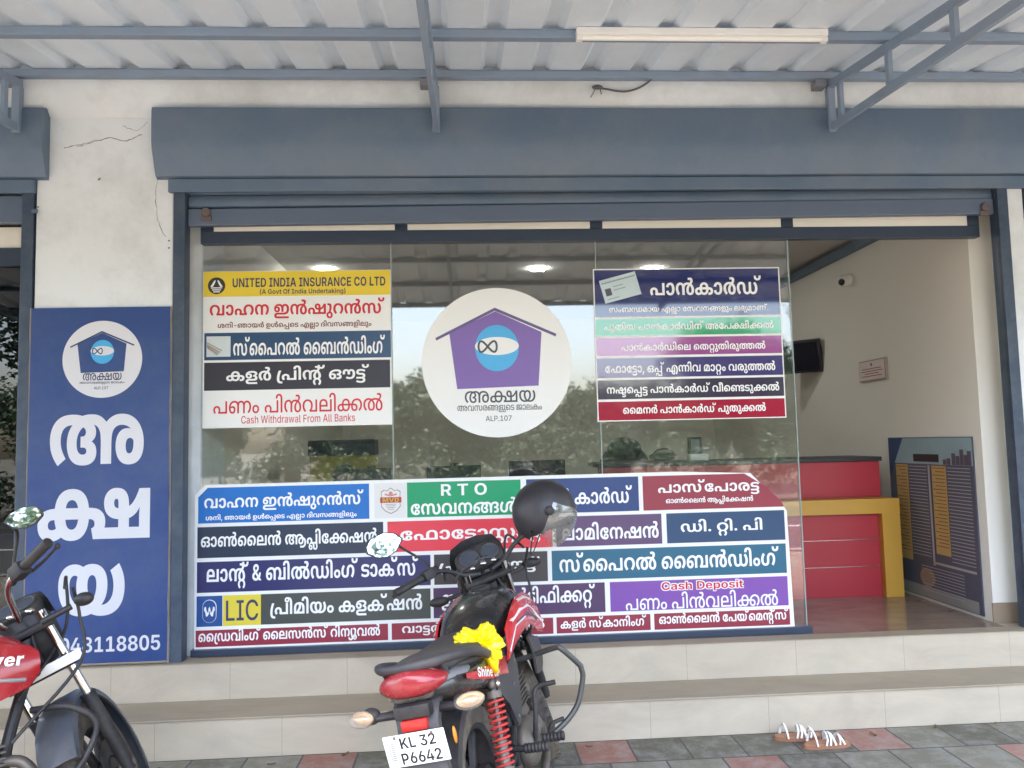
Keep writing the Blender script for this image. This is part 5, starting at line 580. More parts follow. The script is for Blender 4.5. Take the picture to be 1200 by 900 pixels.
WORDS = {'KL 32': [34, 35, 0, 15, 14], 'P6642': [40, 18, 18, 16, 14], 'Discover': [28, 64, 81, 52, 74, 85, 56, 78], 'Shine SP': [45, 61, 64, 71, 56, 2, 45, 42], 'MVD': [37, 48, 28], 'LIC': [36, 33, 26]}
SERVICE_PANELS = [
    ('blue', (-1.4707, 1.0787, -0.5526, 1.2696)),
    ('paper', (-0.5243, 1.0787, -0.3457, 1.2696)),
    ('green', (-0.3457, 1.0787, 0.2811, 1.2696)),
    ('royal', (0.3124, 1.0787, 0.9424, 1.2696)),
    ('maroon', (0.9665, 1.0787, 1.7703, 1.2696)),
    ('dark_navy', (-1.4739, 0.8939, -0.4782, 1.0592)),
    ('red', (-0.455, 0.8939, 0.4517, 1.0592)),
    ('violet', (0.4731, 0.8939, 1.0659, 1.0592)),
    ('navy', (1.0939, 0.8939, 1.7684, 1.0592)),
    ('indigo', (-1.4749, 0.7101, -0.2235, 0.8729)),
    ('charcoal', (-0.204, 0.7101, 0.4203, 0.8729)),
    ('teal', (0.4439, 0.7101, 1.7679, 0.8729)),
    ('lic_blue', (-1.4759, 0.5313, -1.34, 0.6922)),
    ('lic_yellow', (-1.3369, 0.5313, -1.1363, 0.6922)),
    ('olive', (-1.1363, 0.5313, -0.2263, 0.6922)),
    ('plum', (-0.2101, 0.5313, 0.7343, 0.6922)),
    ('purple', (0.7628, 0.5313, 1.7682, 0.6922)),
    ('maroon', (-1.4794, 0.4248, -0.4584, 0.5118)),
    ('maroon', (-0.4382, 0.4248, 0.4425, 0.5118)),
    ('maroon', (0.4609, 0.4248, 0.9831, 0.5118)),
    ('maroon', (1.0045, 0.4248, 1.772, 0.5118)),
]
SERVICE_SHEET = (-1.4886, 0.4117, 1.7843, 1.2855)


_tess = {}
def glyph_mesh(gi):
    if gi in _tess:
        return _tess[gi]
    g = GLYPHS[gi]
    cons = []
    for c in g[1:]:
        pts = [(c[i]//2, c[i + 1], c[i] & 1) for i in range(0, len(c), 2)]
        full = []
        n = len(pts)
        for i in range(n):
            a, b = pts[i], pts[(i + 1) % n]
            full.append(a)
            if not a[2] and not b[2]:
                full.append(((a[0] + b[0])/2, (a[1] + b[1])/2, 1))
        k = next((i for i, p in enumerate(full) if p[2]), 0)
        full = full[k:] + full[:k]
        poly = []
        n = len(full)
        i = 0
        while i < n:
            p = full[i]
            q = full[(i + 1) % n]
            poly.append((p[0], p[1]))
            if not q[2]:
                r = full[(i + 2) % n]
                for t in (0.25, 0.5, 0.75):
                    poly.append(((1 - t)**2*p[0] + 2*t*(1 - t)*q[0] + t*t*r[0], (1 - t)**2*p[1] + 2*t*(1 - t)*q[1] + t*t*r[1]))
                i += 2
            else:
                i += 1
        if len(poly) > 2:
            cons.append(poly)
    V, E = [], []
    for p in cons:
        b = len(V)
        V += [Vector(q) for q in p]
        E += [(b + i, b + (i + 1) % len(p)) for i in range(len(p))]
    if not V:
        _tess[gi] = ([], [])
        return _tess[gi]
    ov, oe, of, *_ = delaunay_2d_cdt(V, E, [], 0, 1e-4)
    tris = []
    for f in of:
        cx = sum(ov[i].x for i in f)/len(f)
        cy = sum(ov[i].y for i in f)/len(f)
        wn = 0
        for p in cons:
            x0, y0 = p[-1]
            for (x1, y1) in p:
                if (y0 <= cy) != (y1 <= cy):
                    xx = x0 + (cy - y0)*(x1 - x0)/(y1 - y0)
                    if xx > cx:
                        wn += 1 if y1 > y0 else -1
                x0, y0 = x1, y1
        if wn:
            tris.append(tuple(f))
    _tess[gi] = ([(v.x, v.y) for v in ov], tris)
    return _tess[gi]

def lettering(name, keys, bx, m, parent, to3d, grow=0.0):
    """fit the ink of a line into box (u0,v0,u1,v1); to3d maps (u,v) to a point of the parent's space"""
    x = 0
    vs_, fs = [], []
    lift = []
    for n_, k in enumerate(keys):
        gv, gt = glyph_mesh(k)
        mark = GLYPHS[k][0] == 0                            # a zero-width sign set above the letter before it
        if mark:
            x += 40
        used = sorted({i for t in gt for i in t})
        mp = {}
        for i in used:
            mp[i] = len(vs_)
            vs_.append((gv[i][0] + x, gv[i][1] + (14 if mark else 0)))
            lift.append(0.00012*(n_ % 3))
        fs += [tuple(mp[i] for i in t) for t in gt]
        x += GLYPHS[k][0] + (18 if mark else 0)
    xs = [v[0] for v in vs_]
    ys = [v[1] for v in vs_]
    x0, x1, y0, y1 = min(xs), max(xs), min(ys), max(ys)
    u0, v0, u1, v1 = bx
    me = bpy.data.meshes.new(name)
    P3 = [to3d(u0 + (a - x0)/(x1 - x0)*(u1 - u0), v0 + (b - y0)/(y1 - y0)*(v1 - v0)) for a, b in vs_]
    o0, ou, ov_ = to3d(0.0, 0.0), to3d(0.01, 0.0), to3d(0.0, 0.01)
    nn = (ou - o0).cross(ov_ - o0).normalized()            # overlapping letters never share a plane
    me.from_pydata([tuple(p + nn*l) for p, l in zip(P3, lift)], [], fs)
    me.materials.append(m)
    o = bpy.data.objects.new(name, me)
    COL.objects.link(o)
    o.parent = parent
    return o

def poly_face(name, pts, m, parent):
    me = bpy.data.meshes.new(name)
    me.from_pydata([tuple(p) for p in pts], [], [tuple(range(len(pts)))])
    me.materials.append(m)
    o = bpy.data.objects.new(name, me)
    COL.objects.link(o)
    o.parent = parent
    return o
# ================================================================ SETTING
def tiles_mat():
    m = bpy.data.materials.new('paver_tiles')
    m.use_nodes = True
    t = m.node_tree
    b = t.nodes['Principled BSDF']
    L = t.links.new
    co = t.nodes.new('ShaderNodeTexCoord')
    mp = t.nodes.new('ShaderNodeMapping')
    mp.inputs['Location'].default_value = (-0.485, 0.575, 0)
    L(co.outputs['Object'], mp.inputs['Vector'])
    sep = t.nodes.new('ShaderNodeSeparateXYZ')
    L(mp.outputs[0], sep.inputs[0])
    def calc(op, a, bb=None, c=None):
        n = t.nodes.new('ShaderNodeMath')
        n.operation = op
        for i, v in enumerate((a, bb, c)):
            if v is None: continue
            if hasattr(v, 'links'): L(v, n.inputs[i])
            else: n.inputs[i].default_value = v
        return n.outputs[0]
    S = 0.262
    v = calc('DIVIDE', sep.outputs[1], S)
    row = calc('FLOOR', v)
    u = calc('ADD', calc('DIVIDE', sep.outputs[0], S), calc('MULTIPLY', calc('MODULO', calc('ADD', row, 1001.0), 2), 0.5))
    colm = calc('FLOOR', u)
    fu, fv = calc('FRACT', u), calc('FRACT', v)
    du = calc('MINIMUM', fu, calc('SUBTRACT', 1.0, fu))
    dv = calc('MINIMUM', fv, calc('SUBTRACT', 1.0, fv))
    d = calc('MINIMUM', du, dv)
    joint = calc('LESS_THAN', d, 0.018)
    cx = t.nodes.new('ShaderNodeCombineXYZ')
    L(colm, cx.inputs[0]); L(row, cx.inputs[1])
    wn = t.nodes.new('ShaderNodeTexWhiteNoise')
    L(cx.outputs[0], wn.inputs['Vector'])
    # the red pavers stand in a staggered grid: every fifth cell, shifted by row
    k = calc('MODULO', calc('ADD', calc('ADD', colm, calc('MULTIPLY', row, 3.0)), 503.0), 5.0)
    red = calc('LESS_THAN', k, 0.5)
    nz = t.nodes.new('ShaderNodeTexNoise')
    nz.inputs['Scale'].default_value = 9
    nz.inputs['Detail'].default_value = 9
    nz.inputs['Roughness'].default_value = 0.75
    L(co.outputs['Object'], nz.inputs['Vector'])
    def rgb(a, bb, f):
        n = t.nodes.new('ShaderNodeMix')
        n.data_type = 'RGBA'
        for key, vv in (('A', a), ('B', bb), ('Factor', f)):
            if hasattr(vv, 'links'): L(vv, n.inputs[key])
            else: n.inputs[key].default_value = vv
        return n.outputs['Result']
    grey = rgb((0.125, 0.115, 0.082, 1), (0.235, 0.218, 0.16, 1), wn.outputs['Value'])
    redc = rgb((0.30, 0.14, 0.10, 1), (0.36, 0.19, 0.145, 1), wn.outputs['Value'])
    base = rgb(grey, redc, red)
    r2 = t.nodes.new('ShaderNodeMapRange')
    r2.inputs['From Min'].default_value = 0.44
    r2.inputs['From Max'].default_value = 0.68
    r2.inputs['To Max'].default_value = 0.55
    L(nz.outputs['Fac'], r2.inputs['Value'])
    base = rgb(base, (0.40, 0.39, 0.35, 1), r2.outputs['Result'])
    base = rgb(base, (0.09, 0.088, 0.08, 1), joint)
    L(base, b.inputs['Base Color'])
    b.inputs['Roughness'].default_value = 0.85
    bp = t.nodes.new('ShaderNodeBump')
    bp.inputs['Strength'].default_value = 0.35
    bp.inputs['Distance'].default_value = 0.006
    L(calc('SUBTRACT', nz.outputs['Fac'], calc('MULTIPLY', joint, 0.9)), bp.inputs['Height'])
    L(bp.outputs[0], b.inputs['Normal'])
    return m

def marble_mat(name, c0, c1, off=0.0, rough=0.22, along='x'):
    """glazed cream floor tiles, 0.6 m long, thin grey joints and faint veins"""
    m = bpy.data.materials.new(name)
    m.use_nodes = True
    t = m.node_tree
    L = t.links.new
    b = t.nodes['Principled BSDF']
    co = t.nodes.new('ShaderNodeTexCoord')
    sep = t.nodes.new('ShaderNodeSeparateXYZ')
    L(co.outputs['Object'], sep.inputs[0])
    a = t.nodes.new('ShaderNodeMath'); a.operation = 'ADD'; a.inputs[1].default_value = off + 60.0
    L(sep.outputs[0], a.inputs[0])
    md = t.nodes.new('ShaderNodeMath'); md.operation = 'MODULO'; md.inputs[1].default_value = 0.6
    L(a.outputs[0], md.inputs[0])
    lt = t.nodes.new('ShaderNodeMath'); lt.operation = 'LESS_THAN'; lt.inputs[1].default_value = 0.0028
    L(md.outputs[0], lt.inputs[0])
    mp = t.nodes.new('ShaderNodeMapping')
    mp.inputs['Rotation'].default_value = (0.3, 0.6, 0.5)
    mp.inputs['Scale'].default_value = (1.2, 3.2, 3.2)
    L(co.outputs['Object'], mp.inputs['Vector'])
    nz = t.nodes.new('ShaderNodeTexNoise')
    nz.inputs['Scale'].default_value = 1.6
    nz.inputs['Detail'].default_value = 10
    nz.inputs['Roughness'].default_value = 0.62
    nz.inputs['Distortion'].default_value = 1.3
    L(mp.outputs[0], nz.inputs['Vector'])
    cr = t.nodes.new('ShaderNodeValToRGB')
    cr.color_ramp.elements[0].position = 0.32
    cr.color_ramp.elements[0].color = (*c1, 1)
    cr.color_ramp.elements[1].position = 0.62
    cr.color_ramp.elements[1].color = (*c0, 1)
    L(nz.outputs['Fac'], cr.inputs[0])
    # dusty scuffs
    n2 = t.nodes.new('ShaderNodeTexNoise')
    n2.inputs['Scale'].default_value = 5
    n2.inputs['Detail'].default_value = 9
    L(co.outputs['Object'], n2.inputs['Vector'])
    mr = t.nodes.new('ShaderNodeMapRange')
    mr.inputs['From Min'].default_value = 0.52
    mr.inputs['From Max'].default_value = 0.8
    mr.inputs['To Max'].default_value = 0.35
    L(n2.outputs['Fac'], mr.inputs['Value'])
    mx0 = t.nodes.new('ShaderNodeMix'); mx0.data_type = 'RGBA'
    mx0.inputs['B'].default_value = (0.36, 0.33, 0.28, 1)
    L(mr.outputs['Result'], mx0.inputs['Factor']); L(cr.outputs[0], mx0.inputs['A'])
    mx = t.nodes.new('ShaderNodeMix'); mx.data_type = 'RGBA'
    mx.inputs['B'].default_value = (0.36, 0.32, 0.26, 1)
    L(lt.outputs[0], mx.inputs['Factor']); L(mx0.outputs['Result'], mx.inputs['A'])
    L(mx.outputs['Result'], b.inputs['Base Color'])
    b.inputs['Roughness'].default_value = rough
    return m

M_pave = tiles_mat()
M_wall = mat('white_wall_paint', (229, 234, 236), 0.85, var=0.05, scale=2.0, bump=0.15, bscale=30, dirt=((172, 172, 166), 0.6, 1.6))
M_wall_in = mat('cream_wall_paint', (232, 228, 218), 0.8, var=0.03, scale=1.5)
M_ceil = mat('ceiling_paint', (190, 188, 182), 0.9, var=0.03)
M_step = marble_mat('step_tile', (0.57, 0.49, 0.375), (0.49, 0.42, 0.32), 0.33)
M_step2 = marble_mat('upper_step_tile', (0.57, 0.495, 0.38), (0.49, 0.42, 0.325), 0.06)
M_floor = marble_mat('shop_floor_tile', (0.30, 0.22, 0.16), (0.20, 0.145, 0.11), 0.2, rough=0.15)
M_blue = mat('slate_blue_paint', (93, 112, 133), 0.42, var=0.10, scale=2.2, dirt=((138, 142, 146), 0.40, 2.0))
M_bluedk = mat('dark_blue_paint', (92, 106, 126), 0.4, var=0.06, scale=4, dirt=((110, 115, 120), 0.2, 6.0))
M_rail = mat('rail_blue_paint', (56, 71, 90), 0.35, var=0.06, scale=4, dirt=((120, 124, 126), 0.3, 8.0))
M_steel = mat('truss_grey_blue_paint', (134, 152, 172), 0.5, var=0.06, dirt=((150, 130, 112), 0.25, 5.0))
M_sheet = mat('roof_sheet_paint', (228, 240, 250), 0.5, var=0.03, scale=1.5, dirt=((190, 192, 192), 0.35, 1.3))
M_asph = mat('asphalt', (74, 74, 74), 0.9, var=0.2, scale=40, bump=0.4, bscale=200)
M_kerb = mat('kerb_concrete', (150, 148, 142), 0.9, var=0.15, scale=8, bump=0.3)
M_earth = mat('roadside_earth', (118, 114, 98), 0.95, var=0.35, scale=1.2, bump=0.5, bscale=8)
M_white = mat('white_vinyl', (236, 236, 232), 0.45, var=0.015)

b = BM(); box(b, -60, -5.6, -0.3, 60, -0.571, 0.0); tag(obj('pavement', b, M_pave), kind='structure')
b = BM(); box(b, -60, -5.75, -0.3, 60, -5.602, 0.02, bev=0.01); tag(obj('kerb', b, M_kerb), kind='structure')
b = BM(); box(b, -60, -13.0, -0.4, 60, -5.752, -0.13); tag(obj('road', b, M_asph), kind='structure')
b = BM()
nx, ny = 40, 40
gv = [[b.verts.new((-200 + 400*i/nx, -13.002 - 190*j/ny, -0.12 + (0.0 if j == 0 else 0.25*math.sin(i*1.7)*math.cos(j*1.3)))) for i in range(nx + 1)] for j in range(ny + 1)]
for j in range(ny):
    for i in range(nx):
        b.faces.new((gv[j][i], gv[j][i + 1], gv[j + 1][i + 1], gv[j + 1][i]))
tag(obj('ground', b, M_earth, smooth=60), kind='structure')
b = BM(); box(b, -200, -0.57, -0.4, 200, 200, -0.2); tag(obj('ground', b, M_earth), kind='structure')
# painted centre line of the road
b = BM()
for i in range(-14, 15):
    box(b, i*4.0, -9.45, -0.128, i*4.0 + 2.0, -9.33, -0.126)
tag(obj('road_marking', b, M_white), kind='structure')

# ---------------------------------------------------------------- the shop building
FLZ = 0.375
bld = thing('shop_building', 'white painted shop front with two cream tiled entrance steps and dark interior', 'building')
# pillar between the two shops, pillar at the right
b = BM(); box(b, -2.30, -0.265, FLZ, -1.578, 0.30, 3.30, bev=0.006); obj('pillar', b, M_wall, bld)
b = BM(); box(b, 3.136, -0.265, FLZ, 3.232, 0.30, 3.30, bev=0.006); obj('pillar', b, M_wall, bld)
b = BM(); box(b, -1.577, -0.135, FLZ, -1.462, 0.25, 2.72); obj('jamb', b, M_wall, bld)
b = BM(); box(b, 2.994, -0.105, FLZ, 3.135, 0.02, 2.99); obj('jamb', b, M_wall_in, bld)
b = BM(); box(b, 2.984, -0.117, FLZ, 3.136, -0.106, FLZ + 0.115, bev=0.003); obj('skirting', b, mat('skirting_stone', (150, 132, 112), 0.4, var=0.1), bld)
# beam above the shutters, slightly bellied plaster
b = BM()
rings = []
for i in range(31):
    x = -9.0 + 18.0*i/30
    bl = 0.012*math.sin(x*2.1) + 0.006*math.sin(x*5.3)
    rings.append([(x, -0.30 - bl*0.5, 3.62), (x, -0.315 - bl, 3.47), (x, -0.30 - bl, 3.345), (x, -0.268, 3.296), (x, 0.3, 3.296), (x, 0.3, 3.62)])
loft(b, rings)
obj('lintel', b, M_wall, bld, smooth=35)
b = BM(); box(b, -9, -0.2, 3.622, 9, 0.3, 6.8); obj('wall', b, M_wall, bld)  # upper storey out of view, its height added to hold back the sun
b = BM(); box(b, -9, -0.5, 6.802, 9, 9, 7.0); obj('roof', b, M_wall, bld)  # unseen slab, added with the upper storey to block the sun
# two steps
b = BM(); box(b, -9, -0.57, 0.0, 9, 0.25, 0.180); obj('step', b, M_step, bld)
b = BM(); box(b, -9, -0.295, 0.1802, 9, 0.26, FLZ); obj('step', b, M_step2, bld)
M_tread = marble_mat('tread_dark_tile', (0.39, 0.32, 0.225), (0.33, 0.27, 0.19), 0.33, rough=0.6)  # step tops in a darker tone than the risers
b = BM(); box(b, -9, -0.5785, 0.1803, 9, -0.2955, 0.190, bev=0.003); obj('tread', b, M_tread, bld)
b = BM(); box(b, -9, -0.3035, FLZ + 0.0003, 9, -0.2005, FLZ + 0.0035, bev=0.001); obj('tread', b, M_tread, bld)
# interior shell
b = BM(); box(b, -1.6, 0.262, 0.2, 3.1, 5.0, FLZ - 0.001); box(b, -1.462, -0.20, FLZ, 2.99, 0.26, FLZ + 0.003); obj('floor', b, M_floor, bld)
b = BM(); box(b, 2.9942, 0.0202, FLZ, 3.10, 5.0, 3.25); obj('side_wall', b, M_wall_in, bld)
b = BM(); box(b, -1.60, 0.302, FLZ, -1.50, 5.0, 3.3); obj('side_wall', b, M_wall_in, bld)
b = BM(); box(b, -1.5, 4.80, FLZ, 2.994, 4.95, 3.3); obj('back_wall', b, M_wall_in, bld)
b = BM(); box(b, -1.499, -0.05, 2.96, 2.993, 4.799, 3.06); obj('ceiling', b, M_ceil, bld)
b = BM(); box(b, 2.93, 0.05, 2.872, 2.992, 4.79, 2.93); obj('cornice_beam', b, M_blue, bld)
b = BM(); box(b, -9, 9.0, -0.2, 9, 9.2, 6.8); obj('rear_wall', b, M_wall, bld)
b = BM(); box(b, -9, 0.301, 3.31, -8.8, 8.99, 6.8); obj('end_wall', b, M_wall, bld)
b = BM(); box(b, 8.8, 0.301, 3.31, 9, 8.99, 6.8); obj('end_wall', b, M_wall, bld)
# fine cracks and nail holes in the plaster of the pillar
M_crack = mat('crack_dark', (128, 122, 114), 0.9)
def crack(pts, wd):
    b = BM()
    pp = []
    for i in range(len(pts) - 1):
        a, c = Vector(pts[i]), Vector(pts[i + 1])
        for k in range(6):
            q = a.lerp(c, k/6)
            pp.append(q + Vector((random.uniform(-1, 1)*0.004, 0, random.uniform(-1, 1)*0.005)))
    pp.append(Vector(pts[-1]))
    tube(b, pp, [wd*random.uniform(0.25, 0.8) for _ in pp], n=5)
    obj('wall_crack', b, M_crack, bld)
crack([(-2.16, -0.2655, 3.13), (-2.05, -0.2655, 3.15), (-1.93, -0.2655, 3.185), (-1.83, -0.2655, 3.165), (-1.75, -0.2655, 3.20)], 0.0035)
crack([(-2.10, -0.2655, 3.13), (-2.0, -0.2655, 3.165)], 0.002)
crack([(-1.665, -0.2655, 3.02), (-1.672, -0.2655, 2.85), (-1.664, -0.2655, 2.72), (-1.615, -0.2655, 2.63)], 0.0026)
crack([(-1.85, -0.2655, 3.25), (-1.78, -0.2655, 3.22), (-1.72, -0.2655, 3.27)], 0.0018)
for (x, z) in ((-1.975, 2.95), (-1.97, 2.955), (-2.29, 2.80), (-1.60, 2.57), (-1.60, 2.61)):
    b = BM(); ell(b, (x, -0.266, z), 0.006, 0.002, 0.005, 8, 6); obj('nail_hole', b, M_crack, bld)


# ---------------------------------------------------------------- roller shutter: hood, curtain, rails
def hood_rings(x0, x1, n):
    prof = [(-0.262, 3.345), (-0.345, 3.318), (-0.352, 3.30), (-0.352, 3.13), (-0.346, 3.09), (-0.300, 2.972), (-0.292, 2.958), (-0.262, 2.945)]
    out = []
    for i in range(n + 1):
        x = x0 + (x1 - x0)*i/n
        out.append([(x, y + 0.003*math.sin(x*3.7 + z*5), z) for y, z in prof])
    return out
sh = thing('roller_shutter', 'slate blue roller shutter hood with raised slats above the glass shop window', 'shutter')
b = BM(); loft(b, hood_rings(-1.665, 3.40, 24)); obj('hood', b, M_blue, sh, smooth=25)
b = BM()
box(b, -1.60, -0.290, 2.872, 3.25, -0.262, 2.944, bev=0.004)      # drip strip under the hood
obj('hood_lip', b, M_blue, sh)
b = BM()
def slat_prof(z0, h):
    return [(-0.222, z0), (-0.232, z0 + 0.006), (-0.236, z0 + h*0.35), (-0.232, z0 + h*0.75), (-0.224, z0 + h - 0.004), (-0.216, z0 + h), (-0.205, z0 + h), (-0.205, z0)]
for k in range(2):
    loft(b, [[(x, y, z + 0.009*(x - 0.78)/2.29) for y, z in slat_prof(2.812 + k*0.072, 0.070)] for x in (-1.508, 3.068)])
obj('slat', b, M_blue, sh, smooth=30)
b = BM(); box(b, -1.508, -0.246, 2.714, 3.068, -0.206, 2.809, bev=0.006)
for v in b.verts: v.co.z += 0.018*(v.co.x - 0.78)/2.29
obj('bottom_bar', b, M_bluedk, sh)
for x0, x1 in ((-1.575, -1.512), (3.072, 3.134)):
    b = BM()
    box(b, x0, -0.275, FLZ + 0.001, x1, -0.258, 2.940, bev=0.003)
    box(b, x0, -0.2575, FLZ + 0.001, x0 + 0.012, -0.20, 2.94)
    box(b, x1 - 0.012, -0.2575, FLZ + 0.001, x1, -0.20, 2.94)
    obj('guide_rail', b, M_rail, sh)
for x in (-1.41, 3.01):
    b = BM()
    lathe(b, [(0.001, -0.262), (0.022, -0.262), (0.026, -0.256), (0.026, -0.2465), (0.001, -0.2465)], 'y', (x, 0, 2.770), 16, closed=False)
    box(b, x - 0.03, -0.254, 2.722, x + 0.03, -0.2466, 2.750, bev=0.003)
    obj('lock', b, mat('rusty_steel', (112, 100, 98), 0.7, 0.5, var=0.3, scale=30), sh)

ns = thing('roller_shutter', 'shutter hood and rail of the neighbouring shop at the left edge', 'shutter')
b = BM(); loft(b, hood_rings(-6.8, -2.236, 12)); obj('hood', b, M_blue, ns, smooth=25)
b = BM(); box(b, -6.7, -0.290, 2.872, -2.30, -0.262, 2.944, bev=0.004); obj('hood_lip', b, M_blue, ns)
b = BM(); box(b, -6.6, -0.246, 2.72, -2.372, -0.206, 2.871, bev=0.006); obj('bottom_bar', b, M_bluedk, ns)
b = BM(); box(b, -2.37, -0.275, FLZ + 0.001, -2.308, -0.21, 2.94, bev=0.003); obj('guide_rail', b, M_rail, ns)
b = BM(); box(b, -2.315, -0.283, 2.762, -2.285, -0.2755, 2.785, bev=0.002); obj('bolt', b, M_bluedk, ns)
nr = thing('roller_shutter', 'shutter rail of the next shop cut off at the right edge', 'shutter')
b = BM(); box(b, 3.236, -0.275, FLZ + 0.001, 3.30, -0.21, 2.94, bev=0.003); obj('guide_rail', b, M_rail, nr)
b = BM(); loft(b, hood_rings(3.405, 7.0, 8)); obj('hood', b, M_blue, nr, smooth=25)
b = BM(); box(b, 3.302, -0.246, 2.72, 6.9, -0.206, 2.944, bev=0.006); obj('bottom_bar', b, M_bluedk, nr)

# ---------------------------------------------------------------- glazing
M_glass = glass_mat('window_glass', (0.935, 0.95, 0.94), 0.085, 0.022, haze=0.012)
M_frame = mat('frame_navy_paint', (48, 60, 78), 0.35, var=0.05)
win = thing('shop_window', 'large glass shop window in a dark navy frame beside the open doorway', 'window')
b = BM()
box(b, -1.460, -0.187, 2.612, 3.014, -0.135, 2.680, bev=0.002)
for x0 in (-1.46, -0.392, 0.713, 1.827, 2.944):
    box(b, x0, -0.186, 2.681, x0 + 0.070, -0.137, 2.955)
obj('frame', b, M_frame, win)
b = BM(); box(b, -1.500, -0.185, FLZ + 0.0035, 1.89, -0.125, 0.414, bev=0.002); obj('bottom_rail', b, M_frame, win)
gx = (-1.462, -0.418, 0.742, 1.872)
for i in range(3):
    b = BM(); box(b, gx[i] + 0.001, -0.160, 0.4145, gx[i + 1] - 0.0015, -0.150, 2.6115); obj('glass_pane', b, M_glass, win)
M_trans = mat('cream_panel', (236, 232, 220), 0.6, var=0.03)
for x0, x1 in ((-1.389, -0.393), (-0.321, 0.712), (0.784, 1.826), (1.898, 2.943)):
    b = BM(); box(b, x0, -0.184, 2.681, x1, -0.150, 2.955); obj('transom_panel', b, M_trans, win)
M_edge = mat('clear_edge_seal', (150, 164, 158), 0.3, var=0.05)
for x in gx[1:3]:
    b = BM(); box(b, x - 0.003, -0.1615, 0.4147, x + 0.0025, -0.1602, 2.611); obj('seam', b, M_edge, win)
b = BM(); box(b, 1.866, -0.1608, 0.4147, 1.8715, -0.1495, 2.611); obj('edge_strip', b, M_edge, win)

nw = thing('shop_window', 'dark glass window of the neighbouring shop at the left edge', 'window')
b = BM()
box(b, -6.6, -0.185, 2.50, -2.372, -0.135, 2.60); box(b, -6.6, -0.185, FLZ, -2.372, -0.135, 0.45)
box(b, -2.42, -0.1845, 0.4505, -2.373, -0.1355, 2.4995)
obj('frame', b, M_frame, nw)
b = BM(); box(b, -6.6, -0.165, 2.601, -2.372, -0.150, 2.719); obj('transom_panel', b, M_trans, nw)
b = BM(); box(b, -6.6, -0.160, 0.451, -2.421, -0.150, 2.499); obj('glass_pane', b, glass_mat('dark_window_glass', (0.30, 0.33, 0.34), 0.05), nw)
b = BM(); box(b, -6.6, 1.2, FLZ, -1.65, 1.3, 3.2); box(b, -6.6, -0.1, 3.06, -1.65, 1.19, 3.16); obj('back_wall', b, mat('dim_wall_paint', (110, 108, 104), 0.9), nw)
for i, (zz, cc) in enumerate(((1.95, (70, 76, 92)), (1.45, (88, 70, 70)), (0.95, (64, 70, 66)))):
    b = BM(); box(b, -6.4, 0.5, zz, -2.45, 0.85, zz + 0.03)
    for k in range(16):
        x = -6.3 + k*0.245
        box(b, x, 0.55, zz + 0.0305, x + random.uniform(0.12, 0.2), 0.75, zz + random.uniform(0.15, 0.32), bev=0.01)
    obj('shelf', b, mat('shelf_goods_%s' % ('blue', 'red', 'green')[i], cc, 0.6, var=0.5, scale=9), nw)

# ---------------------------------------------------------------- lean-to canopy
can = thing('canopy', 'lean-to canopy of pale corrugated sheet on grey blue steel trusses', 'canopy')
SL = 0.155
def rz(y): return 3.535 + SL*(y + 0.3)
b = BM()
PIT, X0R = 0.277, -0.118 - 30*0.277
prof = []
for k in range(62):
    x = X0R + k*PIT
    prof += [(x - 0.056, 0.0), (x - 0.030, 0.036), (x + 0.030, 0.036), (x + 0.056, 0.0), (x + PIT/2, 0.0012)]
def shrow(y, dz): return [b.verts.new((x, y, rz(y) + z + dz)) for x, z in prof]
ylist = [-0.252, -0.9, -1.5, -2.1, -2.7, -3.3, -4.05]
lo = [shrow(y, 0.0) for y in ylist]
hi = [shrow(y, 0.0016) for y in ylist]
n = len(prof)
for j in range(len(ylist) - 1):
    for i in range(n - 1):
        b.faces.new((lo[j][i], lo[j][i + 1], lo[j + 1][i + 1], lo[j + 1][i]))
        b.faces.new((hi[j][i], hi[j + 1][i], hi[j + 1][i + 1], hi[j][i + 1]))
for A, B in ((lo[0], hi[0]), (lo[-1], hi[-1])):
    for i in range(n - 1):
        b.faces.new((A[i], B[i], B[i + 1], A[i + 1]))
obj('roof_sheet', b, M_sheet, can)
for y in (-0.345, -0.93, -1.53, -2.13, -2.73, -3.33, -3.95):
    b = BM(); z = rz(y) - 0.001
    box(b, -8.4, y - 0.022, z - 0.046, 8.4, y + 0.022, z - 0.004, bev=0.004)
    obj('purlin', b, M_steel, can)
